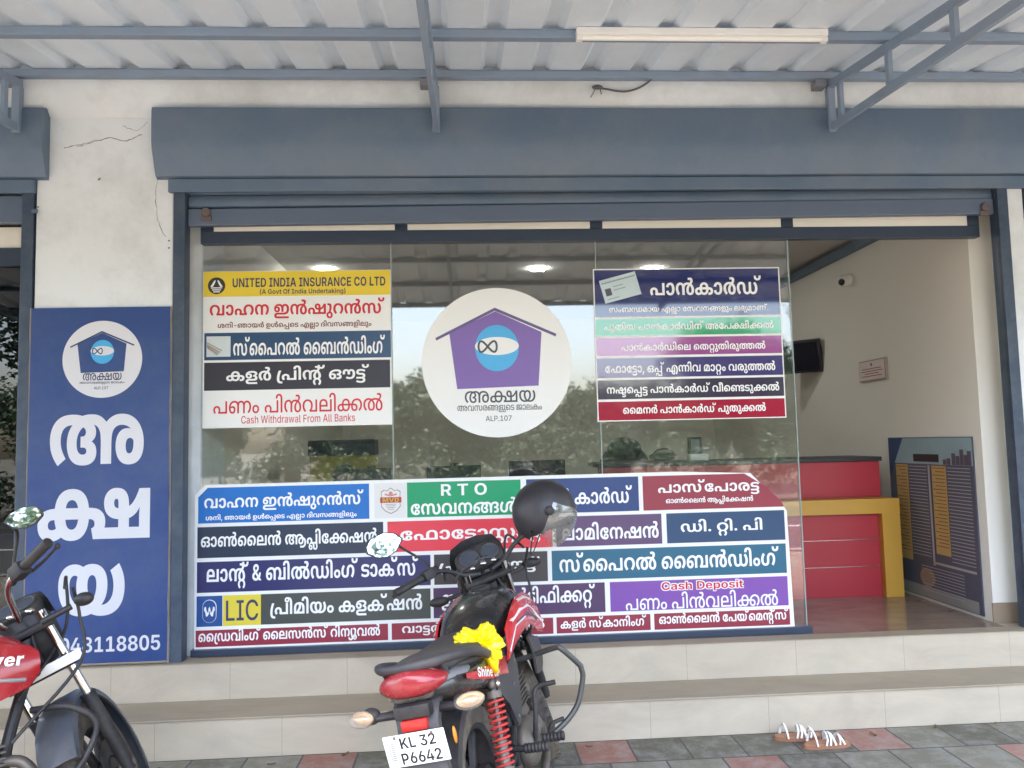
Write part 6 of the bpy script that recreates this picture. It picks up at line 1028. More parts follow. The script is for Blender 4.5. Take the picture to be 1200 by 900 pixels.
for X in (-2.36, -0.145, 2.075, 4.3, -4.6, 6.5, -6.8):
    tr = thing('truss', None, None)
    tr.parent = can
    b = BM()
    def tz(y): return rz(y) - 0.050
    def bz(y): return 3.205 + (rz(-4.0) - 0.10 - 3.205)*(-(y + 0.32))/3.68
    def bar(y0, z0, y1, z1, h=0.042, wd=0.024):
        d = Vector((0, y1 - y0, z1 - z0)).normalized()
        nn = Vector((0, -d.z, d.y))*h/2
        prism(b, [Vector((X - wd/2, y0, z0)) - nn, Vector((X - wd/2, y1, z1)) - nn, Vector((X - wd/2, y1, z1)) + nn, Vector((X - wd/2, y0, z0)) + nn], (wd, 0, 0))
    bar(-0.33, tz(-0.33) - 0.03, -4.0, tz(-4.0) - 0.03); obj('top_chord', b, M_steel, tr)
    b = BM(); bar(-0.33, bz(-0.33), -4.0, bz(-4.0)); obj('bottom_chord', b, M_steel, tr)
    for y in (-0.47, -0.95, -1.45, -1.95, -2.45, -2.95):
        b = BM(); box(b, X - 0.011, y - 0.016, bz(y) + 0.0215, X + 0.011, y + 0.016, tz(y) - 0.0515); obj('strut', b, M_steel, tr)
    b = BM(); box(b, X - 0.02, -0.375, bz(-0.33) - 0.03, X + 0.02, -0.331, tz(-0.33) - 0.052, bev=0.003); obj('end_post', b, M_steel, tr)
    b = BM(); box(b, X - 0.085, -0.372, 3.435, X - 0.0205, -0.30, 3.475, bev=0.003); obj('wall_bracket', b, mat('rusty_bracket', (130, 138, 148), 0.8, var=0.2, scale=20, dirt=((150, 112, 86), 0.6, 14)), tr)

# rust weeping from the two wall brackets
# ---------------------------------------------------------------- tube light and loose cable
tl = thing('tube_light', 'long white tube light fixed under the canopy purlin', 'light')
ty, tzz = -0.965, 3.405
b = BM(); box(b, 0.545, ty - 0.022, tzz - 0.012, 1.765, ty + 0.022, tzz + 0.022, bev=0.004); obj('batten', b, M_white, tl)
b = BM(); tube(b, [(0.575, ty, tzz - 0.022), (1.735, ty, tzz - 0.022)], 0.0125, 14); obj('tube', b, mat('frosted_tube', (246, 246, 240), 0.3, var=0.01), tl, smooth=40)
for x0, x1 in ((0.545, 0.575), (1.735, 1.765)):
    b = BM(); box(b, x0, ty - 0.016, tzz - 0.038, x1, ty + 0.016, tzz - 0.0125, bev=0.004); obj('end_cap', b, M_white, tl)
wc = thing('wall_cable', 'loose grey cable looping down from the roof sheet to a wall clip', 'cable')
M_cable = mat('grey_cable', (96, 94, 96), 0.6)
b = BM(); tube(b, [(1.08, -0.36, 3.52), (1.05, -0.345, 3.475), (0.98, -0.335, 3.435), (0.90, -0.333, 3.418), (0.80, -0.335, 3.432), (0.76, -0.335, 3.44)], 0.0055, 8, smooth=6); obj('cable', b, M_cable, wc, smooth=60)
b = BM(); ell(b, (0.755, -0.332, 3.443), 0.032, 0.014, 0.013, 12, 8)
tube(b, [(0.745, -0.335, 3.44), (0.728, -0.335, 3.405), (0.715, -0.33, 3.385)], 0.003, 6); tube(b, [(0.77, -0.335, 3.44), (0.775, -0.335, 3.40)], 0.003, 6)
obj('clip', b, M_cable, wc, smooth=60)

# ---------------------------------------------------------------- shop interior
M_lamp = emit('lamp_panel', (255, 255, 250), 10.0)
for x, y, lb in ((-1.17, 1.95, 'small lit ceiling panel above the yellow insurance sign'), (0.62, 2.02, 'small lit ceiling panel above the round emblem'), (1.62, 2.06, 'small lit ceiling panel above the striped card services sign')):
    b = BM(); box(b, x - 0.055, y - 0.055, 2.945, x + 0.055, y + 0.055, 2.9595)
    tag(obj('ceiling_light', b, M_lamp), lb, 'light', 'lit panels in the shop ceiling')

M_red = mat('counter_red_laminate', (178, 52, 62), 0.35, var=0.04)
M_yel = mat('counter_yellow_laminate', (206, 158, 66), 0.35, var=0.05)
M_black = mat('black_plastic', (44, 42, 46), 0.45, var=0.1)
ct = thing('service_counter', 'red service counter with a yellow band and dark top inside the doorway', 'counter')
b = BM(); box(b, 0.9, 0.72, FLZ, 2.79, 0.75, 0.932); obj('lower_panel', b, M_red, ct)
b = BM(); box(b, 0.9, 0.82, 1.037, 2.872, 0.85, 1.285); obj('upper_panel', b, M_red, ct)
b = BM(); box(b, 0.9, 0.67, 0.934, 2.918, 0.86, 1.035, bev=0.002); box(b, 2.792, 0.672, FLZ, 2.916, 0.86, 0.9335); obj('band', b, M_yel, ct)
b = BM(); box(b, 0.88, 0.80, 1.286, 2.885, 1.25, 1.316, bev=0.003); obj('top', b, M_black, ct)
b = BM()
for z in (0.575, 0.755): box(b, 2.25, 0.716, z, 2.788, 0.7195, z + 0.005)
obj('trim', b, mat('chrome_trim', (170, 150, 150), 0.25, 0.9), ct)

tv = thing('television', 'small black wall television tilted down on the side wall', 'television')
b = BM()
Mtv = Matrix.Translation((2.80, 2.03, 2.15)) @ Matrix.Rotation(R(42), 4, 'Z') @ Matrix.Rotation(R(-14), 4, 'Y')
box(b, -0.03, -0.27, -0.14, 0.03, 0.27, 0.14, bev=0.008, M=Mtv); obj('casing', b, M_black, tv)
b = BM(); box(b, -0.034, -0.25, -0.12, -0.0305, 0.25, 0.12, M=Mtv); obj('screen', b, mat('dark_screen', (34, 36, 48), 0.12), tv)
b = BM(); box(b, 2.89, 1.95, 2.12, 2.9935, 2.11, 2.2); obj('bracket', b, M_black, tv)

wn_ = thing('wall_notice', 'small pale framed notice on the side wall', 'notice')
b = BM(); box(b, 2.975, 0.845, 1.865, 2.9935, 1.215, 2.020, bev=0.002); obj('frame', b, mat('notice_frame', (168, 146, 140), 0.5), wn_)
b = BM(); box(b, 2.972, 0.857, 1.875, 2.9745, 1.203, 2.010); obj('sheet', b, mat('notice_paper', (218, 206, 200), 0.6, var=0.05), wn_)
b = BM()
ell(b, (2.9712, 1.03, 1.985), 0.0006, 0.012, 0.014, 10, 6)
for k, (y0, y1) in enumerate(((0.90, 1.16), (0.88, 1.18), (0.93, 1.13), (0.89, 1.17))):
    box(b, 2.9708, y0, 1.952 - k*0.018, 2.9716, y1, 1.958 - k*0.018)
obj('text_line', b, mat('notice_ink', (150, 80, 84), 0.7), wn_)

cc = thing('security_camera', 'white dome security camera high on the side wall', 'camera')
b = BM(); lathe(b, [(0.001, 0.0), (0.045, 0.0), (0.048, -0.012), (0.048, -0.05), (0.001, -0.05)], 'x', (2.9935, 1.31, 2.68), 20, closed=False); obj('housing', b, M_white, cc, smooth=40)
b = BM(); ell(b, (2.928, 1.302, 2.668), 0.040, 0.046, 0.046); obj('head', b, M_white, cc, smooth=60)
b = BM(); ell(b, (2.905, 1.27, 2.652), 0.024, 0.026, 0.026); obj('lens', b, M_black, cc, smooth=60)

# information banner along the side wall
bn = thing('information_banner', 'tall printed information banner standing against the side wall', 'banner')
bx0 = 2.985
b = BM(); box(b, bx0, -0.03, 0.395, 2.9935, 0.885, 1.445); obj('sheet', b, mat('banner_navy', (84, 88, 104), 0.5, var=0.08), bn)
def bpatch(nm, y0, z0, y1, z1, m, k=1):
    q = BM(); box(q, bx0 - 0.0015*k - 0.0006, min(y0, y1), z0, bx0 - 0.0015*k, max(y0, y1), z1); return obj(nm, q, m, bn)
bpatch('header', 0.83, 1.27, -0.028, 1.44, mat('banner_sky', (146, 170, 178), 0.5, var=0.15, scale=4))
q = BM(); prism(q, [(bx0 - 0.003, 0.882, 1.443), (bx0 - 0.003, 0.70, 1.443), (bx0 - 0.003, 0.86, 1.20), (bx0 - 0.003, 0.882, 1.18)], (0.0008, 0, 0)); obj('corner_wedge', q, mat('banner_blue', (58, 74, 112), 0.5), bn)
bpatch('title', 0.58, 1.285, 0.30, 1.335, M_black, 3)
M_strip = mat('banner_ochre', (190, 158, 100), 0.5, var=0.08)
bpatch('strip', 0.80, 0.62, 0.655, 1.262, M_strip, 2)
bpatch('strip', 0.385, 0.70, 0.235, 1.262, M_strip, 2)
M_lines = mat('banner_lines', (170, 170, 172), 0.6)
q = BM()
for k in range(28):
    z = 1.25 - k*0.0215
    box(q, bx0 - 0.0046, 0.44, z, bx0 - 0.004, 0.645, z + 0.005)
    box(q, bx0 - 0.0046, 0.0, z, bx0 - 0.004, 0.225, z + 0.005)
for k in range(9):
    box(q, bx0 - 0.0046, 0.12, 0.60 - k*0.019, bx0 - 0.004, 0.56, 0.604 - k*0.019)
box(q, bx0 - 0.0046, 0.405, 0.62, bx0 - 0.004, 0.425, 1.262)
box(q, bx0 - 0.0046, 0.0, 0.63, bx0 - 0.004, 0.425, 0.645)
obj('text_line', q, M_lines, bn)
q = BM()
for k in range(26):
    z = 1.245 - k*0.0225
    box(q, bx0 - 0.0056, 0.67, z, bx0 - 0.005, 0.79 - 0.03*(k % 3), z + 0.005)
    if k < 23: box(q, bx0 - 0.0056, 0.245, z, bx0 - 0.005, 0.375 - 0.03*(k % 2), z + 0.005)
obj('strip_text', q, mat('banner_brown_ink', (120, 88, 50), 0.6), bn)
q = BM()
for (y, h) in ((0.20, .05), (0.15, .09), (0.11, .07), (0.07, .12), (0.03, .08), (0.0, .11), (0.24, .04)):
    box(q, bx0 - 0.0046, y - 0.018, 1.272, bx0 - 0.004, y + 0.018, 1.272 + h*0.8)
obj('skyline', q, mat('banner_skyline', (92, 84, 98), 0.6), bn)
q = BM(); ell(q, (bx0 - 0.004, 0.50, 0.53), 0.0008, 0.085, 0.06, 20, 10); obj('roundel', q, mat('banner_tan', (150, 128, 110), 0.6, var=0.15, scale=12), bn)
bpatch('footer', 0.86, 0.40, 0.0, 0.47, mat('banner_mist', (146, 148, 142), 0.6, var=0.2, scale=5), 2)

# work desk with monitors, a chair and small things behind the glass
dk = thing('work_desk', 'long dark work desk standing behind the shop window', 'desk')
M_desk = mat('desk_wood', (96, 82, 70), 0.45, var=0.15)
b = BM(); box(b, -1.35, 1.15, 1.075, 0.86, 1.75, 1.105, bev=0.003); obj('top', b, M_desk, dk)
for x in (-1.33, -0.25, 0.82):
    b = BM(); box(b, x, 1.18, FLZ, x + 0.03, 1.72, 1.074); obj('leg', b, M_desk, dk)
b = BM(); box(b, -1.30, 1.20, 0.62, 0.82, 1.215, 1.073); obj('modesty_panel', b, M_desk, dk)
def monitor(x, y, z, wd, hh, lb):
    t = thing('computer_monitor', lb, 'monitor', (x, y, z), 'monitors on the work desk')
    q = BM(); box(q, -wd/2, -0.02, 0.10, wd/2, 0.02, 0.10 + hh, bev=0.006); obj('screen_back', q, M_black, t)
    q = BM(); box(q, -0.03, 0.0205, 0.012, 0.03, 0.04, 0.22); obj('stand', q, M_black, t)
    q = BM(); box(q, -0.11, -0.07, 0.0, 0.11, 0.09, 0.011, bev=0.003); obj('base', q, M_black, t)
monitor(0.515, 1.42, 1.1055, 0.43, 0.13, 'black computer monitor seen below the round emblem')
monitor(-0.74, 1.42, 1.1055, 0.30, 0.10, 'black computer monitor beside the yellow printer box')
monitor(-0.12, 1.58, 1.1055, 0.42, 0.10, 'black computer monitor between the yellow box and the emblem')
yb = thing('storage_box', 'yellow storage box with a dark round fan grille and dark top behind the glass', 'box', (-0.97, 1.62, 1.1055))
b = BM(); box(b, -0.24, -0.14, 0.0, 0.24, 0.10, 0.30, bev=0.008); obj('body', b, mat('box_yellow', (186, 168, 60), 0.5, var=0.1), yb)
b = BM(); box(b, -0.25, -0.16, 0.301, 0.25, 0.12, 0.42, bev=0.008); obj('lid', b, mat('box_navy', (44, 50, 66), 0.5), yb)
b = BM(); lathe(b, [(0.02, -0.155), (0.085, -0.155), (0.09, -0.141), (0.02, -0.141)], 'y', (0.02, 0, 0.15), 24)
for k in range(3):
    a = k*math.pi/3
    tube(b, [(0.02 - 0.085*math.cos(a), -0.15, 0.15 - 0.085*math.sin(a)), (0.02 + 0.085*math.cos(a), -0.15, 0.15 + 0.085*math.sin(a))], 0.006, 6)
obj('grille', b, M_black, yb)
ch = thing('office_chair', 'black office chair with a rounded headrest behind the counter', 'chair', (1.27, 1.62, FLZ))
b = BM(); ell(b, (0, 0, 0.50), 0.26, 0.25, 0.055); obj('seat', b, M_black, ch, smooth=60)
b = BM(); ell(b, (0, 0.20, 0.80), 0.23, 0.05, 0.28); obj('backrest', b, M_black, ch, smooth=60)
b = BM(); ell(b, (0, 0.19, 1.02), 0.145, 0.06, 0.10); obj('headrest', b, M_black, ch, smooth=60)
b = BM()
tube(b, [(0, 0, 0.06), (0, 0, 0.46)], 0.03, 12)
tube(b, [(0, 0.15, 0.47), (0, 0.26, 0.55), (0, 0.24, 0.80)], 0.02, 8)
for k in range(5):
    a = k*2*math.pi/5
    tube(b, [(0, 0, 0.09), (0.28*math.cos(a), 0.28*math.sin(a), 0.06)], 0.018, 8)
    ell(b, (0.28*math.cos(a), 0.28*math.sin(a), 0.028), 0.028, 0.028, 0.028, 10, 8)
obj('base', b, M_black, ch, smooth=40)
pm = thing('payment_device', 'small grey payment device on a white stand on the counter', 'device', (1.62, 0.98, 1.3165))
b = BM(); box(b, -0.055, -0.04, 0.0, 0.075, 0.05, 0.045, bev=0.004); obj('stand', b, M_white, pm)
b = BM(); box(b, -0.06, -0.015, 0.046, 0.04, 0.015, 0.165, bev=0.006); obj('body', b, M_black, pm)
b = BM(); box(b, -0.04, -0.019, 0.07, 0.02, -0.0152, 0.15); obj('screen', b, mat('grey_screen', (130, 138, 142), 0.3), pm)
b = BM(); box(b, 0.045, -0.01, 0.075, 0.09, 0.01, 0.095, bev=0.003); obj('card', b, M_white, pm)
bag = thing('shoulder_bag', 'dark bag lying on the counter beside the payment device', 'bag', (1.38, 0.98, 1.3165))
b = BM(); ell(b, (0, 0, 0.035), 0.10, 0.07, 0.036); obj('body', b, M_black, bag, smooth=60)
b = BM(); tube(b, [(-0.07, 0, 0.06), (-0.03, 0.0, 0.085), (0.04, 0, 0.085), (0.08, 0, 0.055)], 0.006, 6, smooth=5); obj('strap', b, M_black, bag, smooth=60)
# ================================================================ SIGNS
def P3(y):
    return lambda u, v: Vector((u, y, v))
INK = {
    'white': mat('white_ink', (240, 240, 238), 0.5, var=0.01),
    'grey_white': mat('letter_white', (216, 216, 220), 0.5, var=0.02),
    'navy_ink': mat('navy_ink', (44, 56, 92), 0.5, var=0.03),
    'red_ink': mat('red_ink', (206, 36, 48), 0.5, var=0.03),
    'maroon_ink': mat('maroon_ink', (120, 40, 50), 0.5, var=0.03),
    'grey_ink': mat('grey_ink', (76, 80, 86), 0.5, var=0.03),
}
SHADES = {
    'blue': (0, 100, 190), 'paper': (228, 226, 222), 'green': (0, 148, 92), 'royal': (22, 50, 112), 'maroon': (142, 34, 52),
    'dark_navy': (22, 38, 62), 'red': (226, 50, 66), 'violet': (84, 56, 98), 'navy': (16, 56, 96), 'indigo': (28, 32, 88), 'charcoal': (50, 48, 52),
    'teal': (14, 88, 118), 'lic_blue': (20, 70, 140), 'lic_yellow': (226, 204, 56), 'olive': (58, 64, 60), 'plum': (66, 40, 82), 'purple': (118, 66, 160)}
SHADES = {k: tuple(int(v*0.90 + 20) for v in c) for k, c in SHADES.items()}      # lens veil put into the vinyl colours, dark tones lifted
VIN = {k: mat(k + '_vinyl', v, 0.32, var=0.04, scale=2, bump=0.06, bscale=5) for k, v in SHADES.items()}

def flat(name, x0, z0, x1, z1, y, m, parent, th=0.0006):
    b = BM(); box(b, x0, y, z0, x1, y + th, z1); return obj(name, b, m, parent)

def disc(name, cx, cz, rx, rz_, y, m, parent, th=0.0006, n=64):
    b = BM(); prism(b, [(cx + rx*math.cos(2*math.pi*k/n), y, cz + rz_*math.sin(2*math.pi*k/n)) for k in range(n)], (0, th, 0)); return obj(name, b, m, parent)

def lines_of(sign):
    return [l for l in LINES if l[0] == sign]

# ---- large services sign stuck on the outside of the glass
sg = thing('services_sign', 'large white sign of coloured service panels along the bottom of the shop window', 'sign')
SX0, SZ0, SX1, SZ1 = SERVICE_SHEET
b = BM()
YS = -0.1625
prism(b, [(SX0, YS, SZ0), (SX1 + 0.012, YS, SZ0), (SX1, YS, 1.055), (SX1 - 0.02, YS, 1.085), (SX1 - 0.20, YS, 1.272), (SX1 - 0.62, YS, 1.290), (SX0 + 0.30, YS, 1.286), (SX0 + 0.055, YS, SZ1), (SX0, YS, SZ1 - 0.05)], (0, 0.0018, 0))
obj('sheet', b, M_white, sg)
import bisect
pan_objs = []
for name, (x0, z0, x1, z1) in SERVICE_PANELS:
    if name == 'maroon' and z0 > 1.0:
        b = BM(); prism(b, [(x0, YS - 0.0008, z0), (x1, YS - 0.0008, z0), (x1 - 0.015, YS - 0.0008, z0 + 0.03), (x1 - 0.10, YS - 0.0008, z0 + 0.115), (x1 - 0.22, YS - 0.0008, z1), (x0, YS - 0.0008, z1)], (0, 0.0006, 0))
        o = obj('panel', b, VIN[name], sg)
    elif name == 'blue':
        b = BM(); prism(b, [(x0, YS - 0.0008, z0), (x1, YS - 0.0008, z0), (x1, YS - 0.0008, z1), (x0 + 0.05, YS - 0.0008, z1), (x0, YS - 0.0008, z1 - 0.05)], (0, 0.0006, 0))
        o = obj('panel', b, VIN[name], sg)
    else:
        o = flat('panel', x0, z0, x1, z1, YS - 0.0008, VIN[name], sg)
    pan_objs.append((o, x0, z0, x1, z1))
def owner(bx):
    cx, cz = (bx[0] + bx[2])/2, (bx[1] + bx[3])/2
    return min(pan_objs, key=lambda p: max(p[1] - cx, cx - p[3], 0) + 3*max(p[2] - cz, cz - p[4], 0))[0]
for s, tx, colr, bx, ks in lines_of('big'):
    if tx == 'Cash Deposit':
        g = 0.0045
        for k, (dx, dz) in enumerate(((-g, -g), (g, -g), (-g, g), (g, g))):        # white outline of the red letters
            lettering('outline', ks, (bx[0] + dx, bx[1] + dz, bx[2] + dx, bx[3] + dz), INK['white'], owner(bx), P3(YS - 0.0011 - 0.0004*k))
    lettering('lettering', ks, bx, INK[colr], owner(bx), P3(YS - (0.0030 if tx == 'Cash Deposit' else 0.0018)))
# crest on the white square
mp_ = next(p for p in pan_objs if p[0].data.materials[0] is VIN['paper'])
cx, cz = (mp_[1] + mp_[3])/2, (mp_[2] + mp_[4])/2
M_gold = mat('crest_gold', (206, 160, 70), 0.5)
M_crest = mat('crest_red', (176, 60, 50), 0.5)
def shield(s, y): return [(cx + a*s, y, cz + c*s) for a, c in ((-0.05, 0.045), (-0.035, 0.055), (-0.02, 0.05), (0, 0.066), (0.02, 0.05), (0.035, 0.055), (0.05, 0.045), (0.046, 0.0), (0.05, -0.03), (0.028, -0.055), (0, -0.068), (-0.028, -0.055), (-0.05, -0.03), (-0.046, 0.0))]
b = BM(); prism(b, shield(1.08, YS - 0.0014), (0, 0.0004, 0)); obj('crest_edge', b, mat('crest_grey', (150, 140, 132), 0.5), mp_[0])
b = BM(); prism(b, shield(1.0, YS - 0.0019), (0, 0.0004, 0)); obj('crest', b, VIN['paper'], mp_[0])
b = BM(); box(b, cx - 0.058, YS - 0.0024, cz - 0.012, cx + 0.058, YS - 0.002, cz + 0.018); obj('crest_band', b, M_crest, mp_[0])
lettering('lettering', WORDS['MVD'], (cx - 0.045, cz - 0.008, cx + 0.045, cz + 0.014), M_gold, mp_[0], P3(YS - 0.0029))
b = BM(); ell(b, (cx, YS - 0.0021, cz + 0.036), 0.012, 0.0004, 0.014, 12, 8)
for s in (-1, 1): prism(b, [(cx + s*0.004, YS - 0.0023, cz + 0.022), (cx + s*0.034, YS - 0.0023, cz + 0.03), (cx + s*0.03, YS - 0.0023, cz + 0.04), (cx + s*0.012, YS - 0.0023, cz + 0.032)], (0, 0.0003, 0))
obj('crest_emblem', b, mat('crest_pink', (206, 140, 132), 0.5), mp_[0])
b = BM()
for k in range(4): box(b, cx - 0.03 + 0.004*k, YS - 0.0023, cz - 0.022 - 0.009*k, cx + 0.03 - 0.004*k, YS - 0.002, cz - 0.019 - 0.009*k)
obj('crest_lines', b, mat('crest_grey', (150, 140, 132), 0.5), mp_[0])
# hands and lamp emblem in the blue square, LIC on yellow
lb = next(p for p in pan_objs if p[0].data.materials[0] is VIN['lic_blue'])
cx, cz = (lb[1] + lb[3])/2, (lb[2] + lb[4])/2
b = BM(); tube(b, [(cx + 0.036*math.cos(a) if abs(math.sin(a)) < 2 else cx, YS - 0.001, cz + 0.024*(1 if math.sin(a) > 0 else -1) + 0.036*math.sin(a)) for a in [2*math.pi*(k + .5)/28 for k in range(28)]], 0.0028, 6, closed=True, flat=0.3)
obj('emblem_ring', b, INK['white'], lb[0])
b = BM()
for s in (-1, 1):
    prism(b, [(cx + s*p, YS - 0.0012, cz + q) for p, q in ((0.002, -0.012), (0.010, -0.026), (0.018, -0.028), (0.022, -0.006), (0.029, 0.008), (0.026, 0.022), (0.019, 0.024), (0.016, 0.006), (0.010, -0.008), (0.006, 0.002))], (0, 0.0004, 0))
prism(b, [(cx + p, YS - 0.0014, cz + q) for p, q in ((-0.006, 0.004), (0, -0.006), (0.006, 0.004), (0.004, 0.016), (0, 0.024), (-0.004, 0.016))], (0, 0.0003, 0))
obj('emblem_hands', b, INK['white'], lb[0])
ly = next(p for p in pan_objs if p[0].data.materials[0] is VIN['lic_yellow'])
lettering('lettering', WORDS['LIC'], (ly[1] + 0.016, ly[2] + 0.025, ly[3] - 0.014, ly[4] - 0.026), INK['navy_ink'], ly[0], P3(YS - 0.0016))

# ---- yellow, white, teal and black sign on the glass, upper left
YI = -0.1625
ins = thing('insurance_sign', 'white sign with yellow insurance heading on the upper left of the shop window', 'sign')
IX0, IZ0, IX1, IZ1 = -1.4519, 1.5919, -0.4222, 2.4611
flat('sheet', IX0, IZ0, IX1, IZ1, YI, M_white, ins, 0.002)
H = IZ1 - IZ0
def zfrac(p): return IZ1 - H*(p - 76)/788.0
ip = []
for nm, m, p0, p1, xa, xb in (('heading_panel', mat('insurance_yellow_vinyl', (232, 204, 52), 0.4, var=0.02), 78, 205, .002, .002),
                              ('notice_panel', M_white, 207, 384, .003, .003),
                              ('binding_panel', VIN['navy'], 388, 525, .008, .002),
                              ('print_panel', mat('print_black_vinyl', (42, 38, 48), 0.4), 537, 677, .008, .008),
                              ('cash_panel', M_white, 682, 862, .003, .003)):
    ip.append((flat(nm, IX0 + xa, zfrac(p1), IX1 - xb, zfrac(p0), YI - 0.0008, m, ins), zfrac(p1), zfrac(p0)))
for s, tx, colr, bx, ks in lines_of('ins'):
    cz = (bx[1] + bx[3])/2
    par = min(ip, key=lambda p: max(p[1] - cz, cz - p[2], 0))[0]
    lettering('lettering', ks, bx, INK[colr], par, P3(YI - 0.0013))
cx, cz = -1.379, 2.3806
disc('logo_disc', cx, cz, 0.047, 0.047, YI - 0.0013, mat('logo_dark', (50, 46, 48), 0.5), ip[0][0], 0.0004)
b = BM()
for s in (-1, 1):
    prism(b, [(cx + s*a, YI - 0.0018, cz + c) for a, c in ((0.004, 0.03), (0.012, 0.03), (0.034, -0.006), (0.020, -0.006), (0.010, 0.012))], (0, 0.0004, 0))
for k in range(3): box(b, cx - 0.03 + 0.006*k, YI - 0.0018, cz - 0.015 - 0.011*k, cx + 0.03 - 0.006*k, YI - 0.0014, cz - 0.009 - 0.011*k)
obj('logo_mark', b, INK['white'], ip[0][0])
# little photograph of spiral bindings
x0, x1 = IX0 + 0.020, IX0 + 0.150
z1, z0 = zfrac(405), zfrac(508)
ph = flat('photo_print', x0, z0, x1, z1, YI - 0.0013, mat('photo_pale', (206, 214, 214), 0.4, var=0.1, scale=10), ip[2][0], 0.0004)
for k, cl in enumerate(((120, 96, 80), (196, 176, 120), (92, 70, 62), (170, 130, 96), (78, 64, 60), (200, 190, 150))):
    b = BM(); tube(b, [(x0 + 0.004, YI - 0.0018, z1 - 0.035 - 0.006*k), (x0 + 0.085 - 0.006*k, YI - 0.0018, z0 + 0.034 - 0.0055*k)], 0.0024, 6, flat=0.3)
    obj('rod', b, mat('photo_rod_%s' % ('brown', 'sand', 'umber', 'tan', 'dark', 'cream')[k], cl, 0.5), ip[2][0])

# ---- identity card services sign on the glass, upper right
pn = thing('card_services_sign', 'navy, green, magenta and red striped sign on the upper right of the shop window', 'sign')
PX0, PZ0, PX1, PZ1 = 0.7242, 1.5805, 1.8106, 2.4512
flat('sheet', PX0, PZ0, PX1, PZ1, YI, M_white, pn, 0.002)
H2 = PZ1 - PZ0
def zf2(p): return PZ1 - H2*(p - 62)/763.0
pp_ = []
for nm, cl, p0, p1 in (('heading_panel', (34, 42, 96), 68, 305), ('stripe_panel', (40, 160, 104), 316, 400), ('stripe_panel', (160, 84, 150), 411, 500), ('stripe_panel', (78, 70, 124), 512, 610), ('stripe_panel', (72, 64, 84), 621, 716), ('stripe_panel', (168, 40, 66), 728, 820)):
    m = mat('card_vinyl_%d_%d_%d' % cl, cl, 0.06, var=0.02, coat=0.6)
    pp_.append((flat(nm, PX0 + 0.007, zf2(p1), PX1 - 0.007, zf2(p0), YI - 0.0008, m, pn), zf2(p1), zf2(p0)))
for s, tx, colr, bx, ks in lines_of('pan'):
    cz = (bx[1] + bx[3])/2
    par = min(pp_, key=lambda p: max(p[1] - cz, cz - p[2], 0))[0]
    lettering('lettering', ks, bx, INK[colr], par, P3(YI - 0.0013))
# picture of a plain card
ca = Matrix.Translation((0.8785, YI - 0.0014, 2.343)) @ Matrix.Rotation(R(-14.5), 4, 'Y')
b = BM(); box(b, -0.108, -0.0002, -0.068, 0.108, 0.0002, 0.068, M=ca); obj('card_picture', b, mat('card_pale_blue', (196, 212, 214), 0.4, var=0.1, scale=9), pp_[0][0])
b = BM(); box(b, -0.09, -0.0006, -0.03, -0.055, -0.0003, 0.012, M=ca); obj('card_portrait', b, mat('card_portrait', (84, 84, 96), 0.5, var=0.3, scale=60), pp_[0][0])
b = BM()
box(b, -0.1, -0.0006, 0.042, 0.10, -0.0003, 0.05, M=ca); box(b, -0.04, -0.0006, 0.012, 0.02, -0.0003, 0.017, M=ca); box(b, -0.04, -0.0006, -0.008, 0.03, -0.0003, -0.003, M=ca); box(b, -0.09, -0.0006, -0.052, -0.02, -0.0003, -0.047, M=ca)
obj('card_lines', b, mat('card_lines', (140, 156, 164), 0.5), pp_[0][0])

# ---- the round emblem
def emblem(parent, cx, cz, s, y, mats, th=0.0005):
    """house with a blue eye; s = radius of the white disc"""
    body, eye, white, ink = mats[:4]
    def pt(a, c): return (cx + a*s, y - 0.0006, cz + c*s)
    # (437,450) is the disc centre, 380 its radius in the reference units
    def q(a, c, yy): return (cx + (a - 437)/379.0*s, yy, cz - (c - 450)/371.0*s)
    b = BM(); prism(b, [q(*p, y - 0.0006) for p in ((198, 303), (432, 196), (665, 303), (643, 570), (233, 580))], (0, th, 0)); obj('house_body', b, body, parent)
    b = BM(); prism(b, [q(*p, y - 0.0011) for p in ((128, 325), (430, 178), (740, 313), (737, 327), (430, 194), (132, 338))], (0, th*0.8, 0)); obj('house_roof', b, mats[4], parent)
    n = 48
    b = BM(); prism(b, [q(437 + 110*math.cos(2*math.pi*k/n), 380 - 115*math.sin(2*math.pi*k/n), y - 0.0012) for k in range(n)], (0, th*0.5, 0)); obj('eye_disc', b, eye, parent)
    b = BM(); prism(b, [q(437 + 111*math.cos(2*math.pi*k/n), 370 - 45*math.sin(2*math.pi*k/n), y - 0.0017) for k in range(n)], (0, th*0.5, 0)); obj('eye_white', b, white, parent)
    b = BM()
    P = []
    for k in range(40):
        a = 2*math.pi*k/40
        P.append(Vector(q(390 + 46*math.cos(a), 372 - 27*math.sin(2*a), y - 0.0021)))
    # flat ribbon for the looped sign
    wdt = 0.0058*s/0.42
    for k in range(40):
        p0, p1 = P[k], P[(k + 1) % 40]
        d0 = (P[(k + 1) % 40] - P[k - 1]).normalized(); d1 = (P[(k + 2) % 40] - P[k]).normalized()
        n0 = Vector((-d0.z, 0, d0.x))*wdt; n1 = Vector((-d1.z, 0, d1.x))*wdt
        off = Vector((0, -0.0002 if 8 < k < 30 else 0.0, 0))
        b.faces.new([b.verts.new(v + off) for v in (p0 - n0, p1 - n1, p1 + n1, p0 + n0)])
    obj('eye_loop', b, ink, parent)

